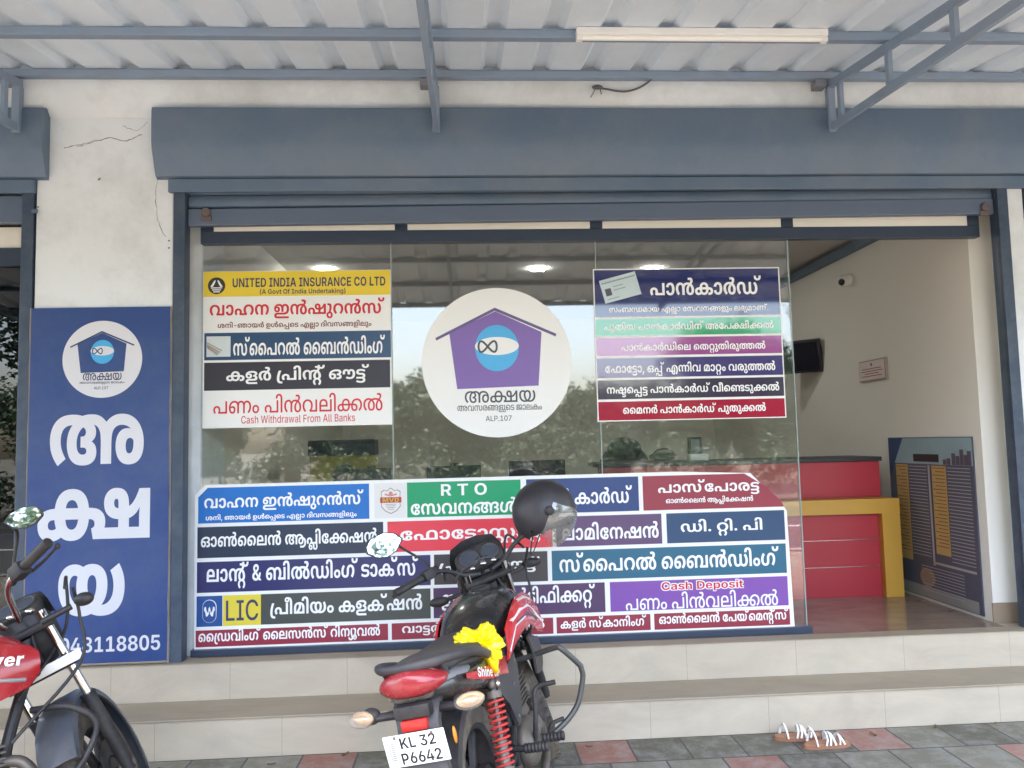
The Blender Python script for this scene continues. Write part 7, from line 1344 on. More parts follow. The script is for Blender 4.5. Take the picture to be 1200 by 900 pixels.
M_lilac = mat('emblem_purple', (122, 92, 164), 0.4, var=0.05, scale=3)
M_sky = mat('emblem_sky_blue', (70, 170, 222), 0.4)
cir = thing('emblem_sticker', 'round white sticker with a purple house emblem in the middle of the shop window', 'sign')
ECX, ECZ, ES = 0.1674, 1.9276, 0.4215
disc('disc', ECX, ECZ, ES, ES, YI + 0.0, M_white, cir, 0.002, 96)
emblem(cir, ECX, ECZ, ES, YI, (M_lilac, M_sky, M_white, INK['grey_ink'], mat('emblem_roof_purple', (98, 82, 130), 0.4)))
for s, tx, colr, bx, ks in lines_of('cir'):
    lettering('lettering', ks, bx, INK[colr], cir, P3(YI - 0.0008))

# ---- blue board on the pillar
bd = thing('pillar_sign', 'tall blue board with big white letters and a phone number on the pillar', 'sign')
M_board = mat('board_blue', (36, 66, 124), 0.38, var=0.05, scale=1.5, dirt=((120, 128, 140), 0.22, 2.5))
BX0, BZ0, BX1, BZ1 = -2.304, 0.392, -1.583, 2.247
b = BM(); box(b, BX0, -0.283, BZ0, BX1, -0.2665, BZ1, bev=0.002); obj('board', b, M_board, bd)
M_foam = mat('edge_tape', (150, 134, 116), 0.8, var=0.25, scale=12)
b = BM()
for x in (BX0 - 0.003, BX1 + 0.0025):
    pts = [(x + random.uniform(-0.0015, 0.0015), -0.279, BZ0 + (BZ1 - BZ0)*k/24) for k in range(25)]
    tube(b, pts, [random.uniform(0.002, 0.005) for _ in pts], 6)
tube(b, [(BX0 + (BX1 - BX0)*k/12, -0.281, BZ0 - 0.003) for k in range(13)], 0.005, 6)
obj('edge_tape', b, M_foam, bd, smooth=60)
EMX, EMZ, DS = -1.9318, 1.9686, 0.2055
disc('disc', EMX, EMZ, DS, DS, -0.2842, INK['grey_white'], bd, 0.0008, 64)
emblem(bd, EMX, EMZ, DS, -0.2843, (M_board, M_sky, INK['grey_white'], INK['navy_ink'], INK['navy_ink']))
for s, tx, colr, bx, ks in lines_of('brd'):
    lettering('lettering', ks, bx, INK[colr], bd, P3(-0.2836 if colr == 'grey_white' else -0.2851))
# ================================================================ MOTORCYCLES
DUST = (128, 118, 106)
MB_black = mat('bike_gloss_black', (26, 26, 28), 0.22, var=0.1, coat=0.4, dirt=(DUST, 0.28, 5))
MB_plastic = mat('bike_grey_plastic', (62, 60, 62), 0.5, var=0.12, dirt=(DUST, 0.30, 6))
MB_dark = mat('bike_matt_black', (36, 34, 36), 0.55, var=0.15, dirt=(DUST, 0.25, 8))
MB_seat = mat('bike_seat_vinyl', (58, 54, 54), 0.6, var=0.1, bump=0.15, bscale=220, dirt=((150, 138, 124), 0.35, 4))
MB_tyre = mat('bike_tyre_rubber', (62, 58, 56), 0.85, var=0.2, bump=0.3, bscale=80, dirt=((150, 134, 112), 0.85, 4))
MB_red = mat('bike_red_paint', (196, 28, 34), 0.22, var=0.04, coat=0.5, dirt=(DUST, 0.12, 6))
MB_maroon = mat('bike_maroon_paint', (158, 26, 34), 0.24, var=0.06, coat=0.5, dirt=(DUST, 0.25, 6))
MB_white = mat('bike_white_decal', (232, 226, 220), 0.35, var=0.02)
MB_silver = mat('bike_silver_paint', (150, 148, 146), 0.35, 0.4, var=0.08, dirt=(DUST, 0.25, 8))
MB_chrome = mat('bike_chrome', (214, 212, 208), 0.14, 1.0, var=0.05)
MB_metal = mat('bike_engine_metal', (116, 108, 98), 0.5, 0.5, var=0.2, scale=20, dirt=(DUST, 0.5, 12))
MB_spring = mat('bike_red_spring', (200, 60, 56), 0.45, var=0.08, dirt=(DUST, 0.25, 20))
MB_lens_r = mat('bike_red_lens', (150, 26, 36), 0.22, var=0.14, scale=14, coat=0.3, dirt=((150, 110, 104), 0.28, 9))
MB_lens_c = mat('bike_clear_lens', (206, 184, 156), 0.12, var=0.12, scale=40, coat=0.5)
MB_clear = glass_mat('bike_clear_lens_plastic', (0.95, 0.93, 0.88), 0.10, 0.06, haze=0.20)
MB_bulb = mat('bike_lamp_reflector', (222, 176, 120), 0.3, 0.2, var=0.35, scale=70)
MB_amber = mat('bike_amber', (224, 138, 40), 0.25, var=0.1)
MB_mirror = mat('bike_mirror_glass', (225, 230, 228), 0.02, 1.0, var=0.0)
MB_plate = mat('number_plate_white', (238, 236, 228), 0.4, var=0.02)
MB_ink = mat('number_plate_ink', (34, 34, 36), 0.5)

def motorcycle(label, hd, ln, X, Y, S, opt):
    t = thing('motorcycle', label, 'motorcycle', group='motorcycles parked in front of the shop')
    ch, sn = math.cos(R(hd)), math.sin(R(hd))
    F = Vector((sn, ch, 0)); Lf = Vector((-ch, sn, 0)); U = Vector((0, 0, 1))
    L2 = Lf*math.cos(R(ln)) - U*math.sin(R(ln)); U2 = U*math.cos(R(ln)) + Lf*math.sin(R(ln))
    t.matrix_world = Matrix(((F.x, L2.x, U2.x, X), (F.y, L2.y, U2.y, Y), (F.z, L2.z, U2.z, 0.006), (0, 0, 0, 1)))
    def ob(name, b, m, parent=None, smooth=35):
        MESHER.scale(b, vec=(S, S, S), verts=b.verts)
        o = obj(name, b, m, None, smooth)
        o.parent = parent or t
        return o
    def text(keys, bx, m, parent, f):
        o = lettering('lettering', keys, bx, m, parent, lambda u, v: f(u, v)*S)
        return o
    # ---------- wheels
    def wheel(ax, ay, az, r, wd, M, is_front):
        b = BM()
        prof = [(r - 0.085, -wd*0.40), (r - 0.06, -wd*0.5), (r - 0.03, -wd*0.5), (r - 0.008, -wd*0.32), (r, -wd*0.1), (r, wd*0.1), (r - 0.008, wd*0.32), (r - 0.03, wd*0.5), (r - 0.06, wd*0.5), (r - 0.085, wd*0.40)]
        lathe(b, prof, 'y', (0, 0, 0), 48)
        for k in range(40):                                   # tread blocks
            a = 2*math.pi*k/40
            Mk = Matrix.Rotation(-a, 4, 'Y')
            for s in (-1, 1):
                box(b, r - 0.014, s*wd*0.12 - 0.009 + s*0.012, -0.013, r - 0.002 + 0.004, s*wd*0.12 + 0.009 + s*0.012, 0.010, M=Mk)
        for v in b.verts: v.co = M @ v.co
        ty_ = ob('tyre', b, MB_tyre)
        b = BM()
        lathe(b, [(r - 0.086, -wd*0.36), (r - 0.105, -wd*0.30), (r - 0.105, wd*0.30), (r - 0.086, wd*0.36), (r - 0.078, wd*0.36), (r - 0.078, -wd*0.36)], 'y', (0, 0, 0), 48)
        lathe(b, [(0.012, -wd*0.6), (0.05, -wd*0.6), (0.055, -wd*0.3), (0.055, wd*0.3), (0.05, wd*0.6), (0.012, wd*0.6)], 'y', (0, 0, 0), 28)
        for k in range(6):
            a = 2*math.pi*k/6
            Mk = Matrix.Rotation(a, 4, 'Y')
            box(b, 0.045, -0.012, -0.016, r - 0.10, 0.012, 0.016, bev=0.004, M=Mk)
        if not is_front:
            lathe(b, [(0.02, 0.03), (0.075, 0.03), (0.078, 0.036), (0.078, 0.058), (0.07, 0.062), (0.02, 0.062)], 'y', (0, -0.09, 0), 32)
        else:
            lathe(b, [(0.06, -0.052), (0.12, -0.052), (0.12, -0.048), (0.06, -0.048)], 'y', (0, 0, 0), 40)
        for v in b.verts: v.co = M @ v.co
        ob('rim', b, MB_dark, ty_)
    WB = opt['wheelbase']; fr = 0.29; rr = 0.305
    HT = Vector((opt['head_x'], 0, opt['head_z']))
    A = Vector((WB, 0, fr))
    axis = (HT - A).normalized()
    Mst = Matrix.Translation(HT) @ Matrix.Rotation(R(opt['steer']), 4, axis) @ Matrix.Translation(-HT)
    def st(p): return Mst @ Vector(p)
    wheel(0, 0, rr, rr, 0.105, Matrix.Translation((0, 0, rr)), False)
    wheel(0, 0, 0, fr, 0.085, Mst @ Matrix.Translation(A), True)
    # ---------- fork and front mudguard
    side = Vector((0, 1, 0))
    for s in (-1, 1):
        o_ = side*(0.092*s)
        b = BM(); tube(b, [st(HT + o_ + axis*0.04), st(HT.lerp(A, 0.56) + o_)], 0.0155, 14); fk = ob('fork_tube', b, MB_chrome)
        b = BM(); tube(b, [st(HT.lerp(A, 0.50) + o_), st(HT.lerp(A, 0.53) + o_), st(HT.lerp(A, 0.9) + o_), st(HT.lerp(A, 1.0) + o_ + Vector((0.0, 0, -0.02)))], [0.026, 0.024, 0.025, 0.022], 14); ob('fork_leg', b, MB_dark)
        b = BM(); tube(b, [st(A + o_*1.25), st(A + o_*0.7)], 0.016, 12); ob('axle_bolt', b, MB_metal)
    for q, hh in ((0.02, 0.03), (0.28, 0.034)):
        b = BM(); c = HT.lerp(A, q)
        rings = [sring(st(c + Vector((0, y, 0))), (Mst.to_3x3() @ axis), (Mst.to_3x3() @ axis.cross(side)), hh/2, 0.026, 12) for y in (-0.115, -0.09, -0.05, 0, 0.05, 0.09, 0.115)]
        loft(b, rings); ob('fork_clamp', b, MB_dark)
    b = BM()
    rings = []
    for k in range(21):
        a = R(-62) + R(opt.get('guard_arc', 190))*k/20          # from front low over the top to the rear low
        rad = fr + 0.030 + (0.02*((k - 12)/8.0)**2 if k > 12 else 0)
        d = Vector((math.cos(a), 0, math.sin(a)))
        c = A + d*rad
        wv = 0.060 + 0.006*math.sin(math.pi*k/20)
        inside = A + d*(rad - 0.028)
        rings.append([st(c + side*wv*0.55 + d*0.012), st(c - side*wv*0.55 + d*0.012), st(c - side*wv), st(inside - side*(wv + 0.004)), st(inside - side*(wv - 0.004)), st(c - side*wv*0.9 - d*0.005), st(c - side*wv*0.5 + d*0.006), st(c + side*wv*0.5 + d*0.006), st(c + side*wv*0.9 - d*0.005), st(inside + side*(wv - 0.004)), st(inside + side*(wv + 0.004)), st(c + side*wv)])
    loft(b, rings); ob('front_mudguard', b, opt['guard_mat'])
    b = BM()
    for s in (-1, 1):
        tube(b, [st(A + side*(0.075*s)), st(A + side*(0.072*s) + Vector((-0.10, 0, 0.28)))], 0.007, 8)
    ob('mudguard_stay', b, MB_dark)
    # ---------- frame, engine, swingarm
    b = BM()
    tube(b, [HT.lerp(A, 0.05), HT.lerp(A, 0.22) + Vector((-0.01, 0, 0))], 0.032, 14)
    tube(b, [HT.lerp(A, 0.2) + Vector((-0.02, 0, 0)), (HT.x - 0.06, 0, 0.50), (HT.x - 0.13, 0, 0.24), (HT.x - 0.30, 0, 0.17)], 0.019, 10, smooth=5)
    for s in (-1, 1):
        tube(b, [HT.lerp(A, 0.1) + Vector((-0.03, 0, 0)), (0.45, 0.07*s, 0.70), (0.15, 0.095*s, 0.68), (-0.20, 0.085*s, 0.74), (-0.30, 0.06*s, 0.74)], 0.015, 10, smooth=5)
        tube(b, [(0.30, 0.09*s, 0.68), (0.27, 0.10*s, 0.45), (0.30, 0.09*s, 0.26)], 0.016, 10, smooth=4)
        tube(b, [(0.30, 0.10*s, 0.33), (0.0, 0.115*s, rr)], 0.018, 10)
    ob('frame', b, MB_dark)
    b = BM()
    box(b, 0.30, -0.10, 0.20, 0.66, 0.10, 0.40, bev=0.03)
    ell(b, (0.42, -0.12, 0.30), 0.115, 0.055, 0.10, 24, 14)
    ell(b, (0.42, 0.12, 0.30), 0.12, 0.05, 0.105, 24, 14)
    ell(b, (0.60, -0.105, 0.29), 0.075, 0.045, 0.07, 20, 12)
    for v in box(b, 0.53, -0.065, 0.38, 0.66, 0.065, 0.52, bev=0.01): pass
    for k in range(7):
        box(b, 0.505, -0.095, 0.395 + k*0.019, 0.70, 0.095, 0.402 + k*0.019, bev=0.002)
    box(b, 0.53, -0.07, 0.525, 0.67, 0.07, 0.60, bev=0.02)
    box(b, 0.34, -0.06, 0.42, 0.48, 0.06, 0.56, bev=0.02)
    ob('engine', b, MB_metal)
    b = BM()
    tube(b, [(0.66, -0.03, 0.46), (0.76, -0.06, 0.44), (0.79, -0.09, 0.32), (0.70, -0.12, 0.19), (0.45, -0.15, 0.16), (0.20, -0.16, 0.20)], 0.019, 12, smooth=6)
    ob('exhaust_pipe', b, MB_metal)
    b = BM(); tube(b, [(0.22, -0.165, 0.20), (0.16, -0.17, 0.22), (-0.10, -0.185, 0.27), (-0.42, -0.20, 0.35), (-0.45, -0.20, 0.357)], [0.024, 0.046, 0.05, 0.045, 0.03], 18); mf = ob('muffler', b, MB_dark)
    b = BM(); tube(b, [(0.14, -0.205, 0.25), (-0.05, -0.222, 0.29), (-0.20, -0.23, 0.325)], [0.030, 0.034, 0.026], 12, flat=1.0); ob('heat_shield', b, MB_chrome, mf)
    b = BM()
    prism(b, [(0.36, 0.105, 0.36), (0.30, 0.105, 0.40), (0.05, 0.105, 0.375), (-0.06, 0.105, 0.33), (-0.06, 0.105, 0.27), (0.05, 0.105, 0.23), (0.36, 0.105, 0.24)], (0, 0.03, 0)); ob('chain_case', b, MB_dark)
    # ---------- rear shocks
    for s in (-1, 1):
        top, bot = Vector((0.045, 0.135*s, 0.645)), Vector((-0.055, 0.145*s, rr + 0.005))
        b = BM()
        tube(b, [bot, bot.lerp(top, 0.45)], 0.021, 12); tube(b, [bot.lerp(top, 0.4), top], 0.010, 10)
        ell(b, top, 0.022, 0.018, 0.022, 12, 8); ell(b, bot, 0.022, 0.018, 0.022, 12, 8)
        tube(b, [bot.lerp(top, 0.86), bot.lerp(top, 0.93)], 0.030, 14); tube(b, [bot.lerp(top, 0.16), bot.lerp(top, 0.20)], 0.032, 14)
        shk = ob('shock_absorber', b, MB_metal)
        b = BM()
        d = (top - bot).normalized(); n1 = d.orthogonal().normalized(); n2 = d.cross(n1)
        P = [bot.lerp(top, 0.2 + 0.66*k/132) + n1*0.031*math.cos(2*math.pi*k/12) + n2*0.031*math.sin(2*math.pi*k/12) for k in range(133)]
        tube(b, P, 0.0045, 7); ob('spring', b, opt['spring'], shk)
    # ---------- tank
    b = BM()
    rings = []
    for (x, zc, hw, hh, p) in ((0.20, 0.740, 0.085, 0.030, 2.4), (0.24, 0.745, 0.108, 0.055, 2.5), (0.32, 0.755, 0.128, 0.088, 2.6), (0.42, 0.765, 0.150, 0.108, 2.6), (0.52, 0.775, 0.165, 0.115, 2.7), (0.62, 0.778, 0.168, 0.113, 2.8), (0.70, 0.775, 0.158, 0.103, 2.8), (0.76, 0.770, 0.135, 0.085, 2.6), (0.80, 0.766, 0.10, 0.055, 2.4)):
        rings.append(sring((x, 0, zc), (0, 1, 0), (0, 0, 1), hw, hh, 28, p))
    tdx, tdz = opt.get('tank_dx', 0.0), opt.get('tank_dz', 0.0)
    rings = [[Vector((p.x + tdx, p.y, p.z + tdz*max(0.0, min(1.0, (p.z - 0.70)/0.18)))) for p in r_] for r_ in rings]
    loft(b, rings); tank = ob('fuel_tank', b, opt['tank'], None, 50)
    b = BM(); lathe(b, [(0.001, 0.0), (0.042, 0.0), (0.046, 0.004), (0.046, 0.012), (0.036, 0.018), (0.001, 0.018)], 'z', (0.64 + tdx, 0, 0.884 + tdz), 28, closed=False); ob('filler_cap', b, MB_dark, tank)
    # side fairings with stripes
    for s in (-1, 1):
        def fp(u, z, e=0.0):                                   # wraps round the flank of the tank
            yy = 0.155 + 0.030*math.sin(max(0, min(1, (u - 0.28)/0.5))*math.pi*0.9) - 0.35*max(0, z - 0.80)
            return Vector((u + tdx, s*(yy + e), z + tdz*0.8))
        def strip(pts_t, pts_b, e, th):
            q = BM()
            n_ = len(pts_t)
            rows = []
            for k in range(n_):
                a, c = pts_t[k], pts_b[k]
                col_ = []
                for j in range(7):
                    f = j/6
                    u, z = a[0]*(1 - f) + c[0]*f, a[1]*(1 - f) + c[1]*f
                    col_.append(fp(u, z, e + 0.008*math.sin(math.pi*f)))
                rows.append(col_)
            outv = [[q.verts.new(p) for p in r_] for r_ in rows]
            inv = [[q.verts.new(p - Vector((0, s*th, 0))) for p in r_] for r_ in rows]
            for k in range(n_ - 1):
                for j in range(6):
                    q.faces.new((outv[k][j], outv[k + 1][j], outv[k + 1][j + 1], outv[k][j + 1]))
                    q.faces.new((inv[k][j], inv[k][j + 1], inv[k + 1][j + 1], inv[k + 1][j]))
                for j in (0, 6):
                    q.faces.new((outv[k][j], inv[k][j], inv[k + 1][j], outv[k + 1][j]))
            for k in (0, n_ - 1):
                for j in range(6):
                    q.faces.new((outv[k][j], outv[k][j + 1], inv[k][j + 1], inv[k][j]))
            return q
        if opt['kind'] == 'a':
            q = strip([(0.30, 0.765), (0.40, 0.815), (0.54, 0.845), (0.68, 0.840), (0.80, 0.800), (0.90, 0.735)], [(0.24, 0.655), (0.36, 0.690), (0.50, 0.715), (0.66, 0.700), (0.80, 0.640), (0.93, 0.600)], 0.010 if s < 0 else -0.014, 0.010)
        else:
            q = strip([(0.30, 0.765), (0.40, 0.810), (0.54, 0.838), (0.68, 0.835), (0.76, 0.815), (0.79, 0.790)], [(0.24, 0.655), (0.36, 0.660), (0.50, 0.660), (0.66, 0.660), (0.75, 0.680), (0.79, 0.720)], 0.010, 0.010)
        fr_ = ob('tank_fairing', q, MB_red if opt['kind'] == 'a' else MB_maroon)
        if opt['kind'] == 'a':
            q = strip([(0.34, 0.785), (0.48, 0.805), (0.62, 0.795), (0.76, 0.752), (0.91, 0.672)], [(0.36, 0.772), (0.48, 0.790), (0.62, 0.778), (0.76, 0.728), (0.915, 0.640)], 0.0125 if s < 0 or opt['kind'] == 'b' else -0.0115, 0.002); ob('decal_stripe', q, MB_white, fr_)
            q = strip([(0.50, 0.838), (0.62, 0.832), (0.74, 0.800)], [(0.50, 0.828), (0.62, 0.820), (0.74, 0.786)], 0.0125 if s < 0 or opt['kind'] == 'b' else -0.0115, 0.002); ob('decal_stripe', q, MB_white, fr_)
            q = strip([(0.27, 0.690), (0.38, 0.760), (0.52, 0.765)], [(0.265, 0.676), (0.38, 0.748), (0.52, 0.752)], 0.0125 if s < 0 or opt['kind'] == 'b' else -0.0115, 0.002); ob('decal_stripe', q, MB_white, fr_)
            q = strip([(0.40, 0.772), (0.56, 0.772), (0.70, 0.748), (0.82, 0.702)], [(0.40, 0.756), (0.56, 0.752), (0.70, 0.718), (0.82, 0.668)], 0.0128 if s < 0 else -0.0112, 0.002); ob('decal_stripe', q, MB_black, fr_)
        else:
            q = strip([(0.30, 0.722), (0.45, 0.755), (0.60, 0.752), (0.74, 0.715)], [(0.30, 0.690), (0.45, 0.710), (0.60, 0.715), (0.74, 0.700)], 0.0125 if s < 0 or opt['kind'] == 'b' else -0.0115, 0.002); ob('decal_stripe', q, MB_silver, fr_)
            q = strip([(0.40, 0.775), (0.58, 0.785), (0.72, 0.762)], [(0.40, 0.767), (0.58, 0.776), (0.72, 0.752)], 0.0125 if s < 0 or opt['kind'] == 'b' else -0.0115, 0.002); ob('decal_stripe', q, MB_silver, fr_)
            if s < 0:
                text(WORDS['Discover'], (0.47, 0.782, 0.735, 0.824), MB_white, fr_, lambda u, v: fp(u + 0.25*(v - 0.80), v - 0.25*(u - 0.55)*0.6, 0.0205))
        # lower cowl beside the engine
        if opt['kind'] == 'a':
            q = strip([(0.66, 0.64), (0.76, 0.635), (0.86, 0.60), (0.92, 0.585)], [(0.70, 0.47), (0.78, 0.45), (0.86, 0.44), (0.90, 0.46)], -0.02, 0.010)
            ob('radiator_cowl', q, MB_plastic)
    # ---------- seat
    b = BM()
    rings = []
    zt = opt['seat_dz']
    for (x, z, hw, hh) in ((0.33, 0.755, 0.075, 0.028), (0.28, 0.772, 0.098, 0.040), (0.20, 0.780, 0.118, 0.045), (0.10, 0.786 + zt*0.3, 0.136, 0.045), (0.0, 0.800 + zt*0.6, 0.140, 0.044), (-0.08, 0.826 + zt, 0.136, 0.044), (-0.18, 0.842 + zt, 0.122, 0.040), (-0.27, 0.852 + zt, 0.102, 0.034), (-0.33, 0.856 + zt, 0.074, 0.024), (-0.35, 0.856 + zt, 0.05, 0.012)):
        rings.append(sring((x, 0, z), (0, 1, 0), (0, 0, 1), hw, hh, 24, 3.2))
    loft(b, rings); st_ = ob('seat', b, MB_seat, None, 50)
    # ---------- tail cowl
    b = BM()
    rings = []
    for (x, z, hw, hh) in ((0.36, 0.665, 0.118, 0.050), (0.26, 0.680, 0.136, 0.070), (0.12, 0.700, 0.142, 0.080), (-0.02, 0.725 + zt*0.5, 0.142, 0.074), (-0.15, 0.762 + zt, 0.135, 0.058), (-0.27, 0.790 + zt, 0.122, 0.050), (-0.35, 0.803 + zt, 0.100, 0.040), (-0.39, 0.808 + zt, 0.075, 0.026)):
        rings.append(sring((x, 0, z), (0, 1, 0), (0, 0, 1), hw, hh, 24, 3.0))
    loft(b, rings); tail = ob('tail_cowl', b, MB_black, None, 50)
    b = BM()
    loft(b, [sring((x, 0, z), (0, 1, 0), (0, 0, 1), hw, hh, 24, 2.6) for (x, z, hw, hh) in ((-0.06, 0.752 + zt*0.7, 0.128, 0.050), (-0.18, 0.792 + zt, 0.128, 0.042), (-0.28, 0.815 + zt, 0.118, 0.034), (-0.36, 0.826 + zt, 0.098, 0.026), (-0.395, 0.828 + zt, 0.070, 0.015))]); ob('tail_cap', b, MB_silver if opt['kind'] == 'b' else MB_tailsilver, None, 50)
    for s in (-1, 1):
        b = BM()
        top = [(0.30, 0.680), (0.18, 0.706), (0.04, 0.730 + zt*0.4), (-0.10, 0.766 + zt*0.8), (-0.22, 0.798 + zt)]
        bot = [(0.29, 0.612), (0.18, 0.642), (0.04, 0.680 + zt*0.4), (-0.10, 0.734 + zt*0.8), (-0.22, 0.782 + zt)]
        wds = [0.1375, 0.1440, 0.1462, 0.1425, 0.1325]
        A1 = [[b.verts.new((x, s*(wv + 0.0015), z)) for (x, z), wv in zip(rw, wds)] for rw in (top, bot)]
        A2 = [[b.verts.new((x, s*(wv - 0.010), z)) for (x, z), wv in zip(rw, wds)] for rw in (top, bot)]
        for k in range(4):
            b.faces.new((A1[0][k], A1[0][k + 1], A1[1][k + 1], A1[1][k])); b.faces.new((A2[0][k], A2[1][k], A2[1][k + 1], A2[0][k + 1]))
            for j in (0, 1): b.faces.new((A1[j][k], A2[j][k], A2[j][k + 1], A1[j][k + 1]))
        rp = ob('tail_decal', b, MB_red)
        if opt['kind'] == 'a' and s < 0:
            text(WORDS['Shine SP'], (-0.12, -0.018, 0.13, 0.016), MB_white, rp, lambda u, v: Vector((u + 0.3*v, -(0.1490 - 0.05*max(0, -u - 0.02)), 0.704 + zt*0.4 - (u - 0.05)*0.29 + v)))
    # side panel under the seat
    for s in (-1, 1):
        b = BM()
        outl = [(0.44, 0.665), (0.46, 0.60), (0.40, 0.47), (0.33, 0.40), (0.27, 0.41), (0.22, 0.52), (0.10, 0.60), (0.05, 0.655), (0.16, 0.655), (0.30, 0.635)]
        prism(b, [(x, s*0.118, z) for x, z in outl], (0, s*0.020, 0))
        MESHER.bevel(b, geom=list(b.edges), offset=0.006, segments=2, affect='EDGES')
        ob('side_panel', b, MB_plastic)
    # ---------- grab rail
    b = BM()
    z = zt
    tube(b, [(0.02, 0.152, 0.795 + z), (-0.10, 0.158, 0.838 + z), (-0.22, 0.150, 0.868 + z), (-0.32, 0.125, 0.885 + z), (-0.38, 0.085, 0.890 + z), (-0.405, 0.0, 0.892 + z), (-0.38, -0.085, 0.890 + z), (-0.32, -0.125, 0.885 + z), (-0.22, -0.150, 0.868 + z), (-0.10, -0.158, 0.838 + z), (0.02, -0.152, 0.795 + z)], 0.017, 12, smooth=5, flat=0.8)
    for s in (-1, 1): tube(b, [(-0.34, 0.10*s, 0.885 + z), (-0.30, 0.095*s, 0.82 + z)], 0.014, 8)
    ob('grab_rail', b, MB_plastic, None, 60)
    # ---------- tail lamp, rear mudguard, plate
    tz_ = opt['tail_z']
    b = BM()
    rings = []
    for (x, hw, hh) in ((-0.345, 0.112, 0.030), (-0.38, 0.118, 0.044), (-0.405, 0.110, 0.046), (-0.425, 0.085, 0.036), (-0.434, 0.045, 0.018)):
        rings.append([Vector((x + 0.42*abs(p.y)**1.3*0.9, p.y, p.z - 0.10*abs(p.y))) for p in sring((0, 0, tz_), (0, 1, 0), (0, 0, 1), hw, hh, 28, 1.9)])
    loft(b, rings); ob('tail_lamp', b, MB_lens_r, None, 60)
    b = BM()
    rings = []
    for (x, zz, hw) in ((-0.18, tz_ - 0.045, 0.085), (-0.32, tz_ - 0.055, 0.085), (-0.372, tz_ - 0.075, 0.080), (-0.395, tz_ - 0.13, 0.070), (-0.408, tz_ - 0.20, 0.070), (-0.416, tz_ - 0.27, 0.080), (-0.424, tz_ - 0.36, 0.084)):
        rings.append([(x, -hw, zz), (x - 0.012, -hw*0.5, zz + 0.002), (x - 0.012, hw*0.5, zz + 0.002), (x, hw, zz), (x + 0.03, hw, zz - 0.004), (x + 0.03, -hw, zz - 0.004)])
    loft(b, rings); rm = ob('rear_mudguard', b, MB_plastic, None, 50)
    b = BM()
    for k in range(15):
        pass
    rings = []
    for k in range(15):
        a = R(95) + R(100)*k/14
        d = Vector((math.cos(a), 0, math.sin(a)))
        c = Vector((0, 0, rr)) + d*(rr + 0.035)
        rings.append([c + side*0.062, c - side*0.062, c - side*0.066 - d*0.03, c - side*0.060 - d*0.03, c - side*0.056 - d*0.006, c + side*0.056 - d*0.006, c + side*0.060 - d*0.03, c + side*0.066 - d*0.03])
    loft(b, rings); ob('inner_mudguard', b, MB_dark, None, 50)
    b = BM(); box(b, -0.424, -0.060, tz_ - 0.105, -0.385, 0.060, tz_ - 0.065, bev=0.004); ob('plate_light', b, MB_dark)
    b = BM(); box(b, -0.430, -0.042, tz_ - 0.140, -0.400, 0.042, tz_ - 0.108, bev=0.003); ob('reflector', b, mat('bike_red_reflector', (206, 50, 44), 0.25, var=0.05))
    pc = Vector((-0.442, 0, tz_ - 0.188)); pt = R(8)
    Mp = Matrix.Translation(pc) @ Matrix.Rotation(-pt, 4, 'Y')
    b = BM(); box(b, -0.0025, -0.1025, -0.051, 0.0025, 0.1025, 0.051, bev=0.002, M=Mp); pl = ob('number_plate', b, MB_plate)
    if opt['kind'] == 'a':
        def pf(u, v): return Mp @ Vector((-0.0035, -u, v))
        text(WORDS['KL 32'], (-0.048, 0.006, 0.070, 0.042), MB_ink, pl, pf)
        text(WORDS['P6642'], (-0.054, -0.044, 0.078, -0.007), MB_ink, pl, pf)
        b = BM()
        for k in range(9): box(b, -0.0034, 0.070, 0.024 - k*0.0065, -0.0028, 0.088, 0.028 - k*0.0065, M=Mp)
        ob('plate_marks', b, mat('plate_faint_ink', (150, 150, 150), 0.6), pl)
    for yy in (-0.062, 0.062):
        b = BM(); ell(b, Mp @ Vector((-0.0035, yy, 0.044)), 0.0025, 0.005, 0.005, 10, 6); ob('plate_screw', b, MB_metal, pl)
    for s in (-1, 1):
        for (x, z) in ((0.42, 0.63), (0.30, 0.44), (0.12, 0.63), (0.33, 0.56)):
            b = BM(); ell(b, (x, s*0.139, z), 0.009, 0.004, 0.009, 10, 6); ob('bolt', b, MB_metal)
        b = BM(); ell(b, (0.045, s*0.158, 0.645), 0.015, 0.009, 0.015, 12, 8); ell(b, (-0.055, s*0.168, rr + 0.005), 0.016, 0.010, 0.016, 12, 8); ob('shock_bolt', b, MB_chrome)
        b = BM(); tube(b, [(-0.30, s*0.108, 0.842 + zt), (-0.18, s*0.128, 0.832 + zt), (-0.05, s*0.141, 0.806 + zt*0.8), (0.06, s*0.141, 0.784 + zt*0.4), (0.18, s*0.121, 0.778), (0.28, s*0.10, 0.768)], 0.0035, 6, smooth=5); ob('seat_piping', b, MB_dark, st_, 60)
    for s in (-1, 1):
        b = BM(); tube(b, [(-0.36, 0.07*s, tz_ - 0.10), (-0.385, 0.14*s, tz_ - 0.095)], [0.016, 0.012], 10); ind = ob('rear_indicator', b, MB_dark)
        b = BM(); M_ = Matrix.Rotation(R(-18*s), 3, 'Z')
        ell(b, (-0.395, 0.185*s, tz_ - 0.088), 0.030, 0.050, 0.027, 24, 14, M_); ob('lens', b, MB_clear, ind, 60)
        b = BM(); ell(b, (-0.392, 0.187*s, tz_ - 0.088), 0.015, 0.028, 0.014, 14, 10, M_); ell(b, (-0.384, 0.185*s, tz_ - 0.088), 0.008, 0.045, 0.023, 16, 10, M_); ob('bulb', b, MB_bulb, ind, 60)
        b = BM(); ell(b, (-0.372, 0.160*s, tz_ - 0.089), 0.026, 0.036, 0.027, 16, 10, M_); ob('lamp_body', b, MB_dark, ind, 60)
    b = BM(); ell(b, (-0.35, -0.098, tz_ - 0.195), 0.012, 0.006, 0.028, 12, 8); ob('side_reflector', b, MB_amber, None, 60)
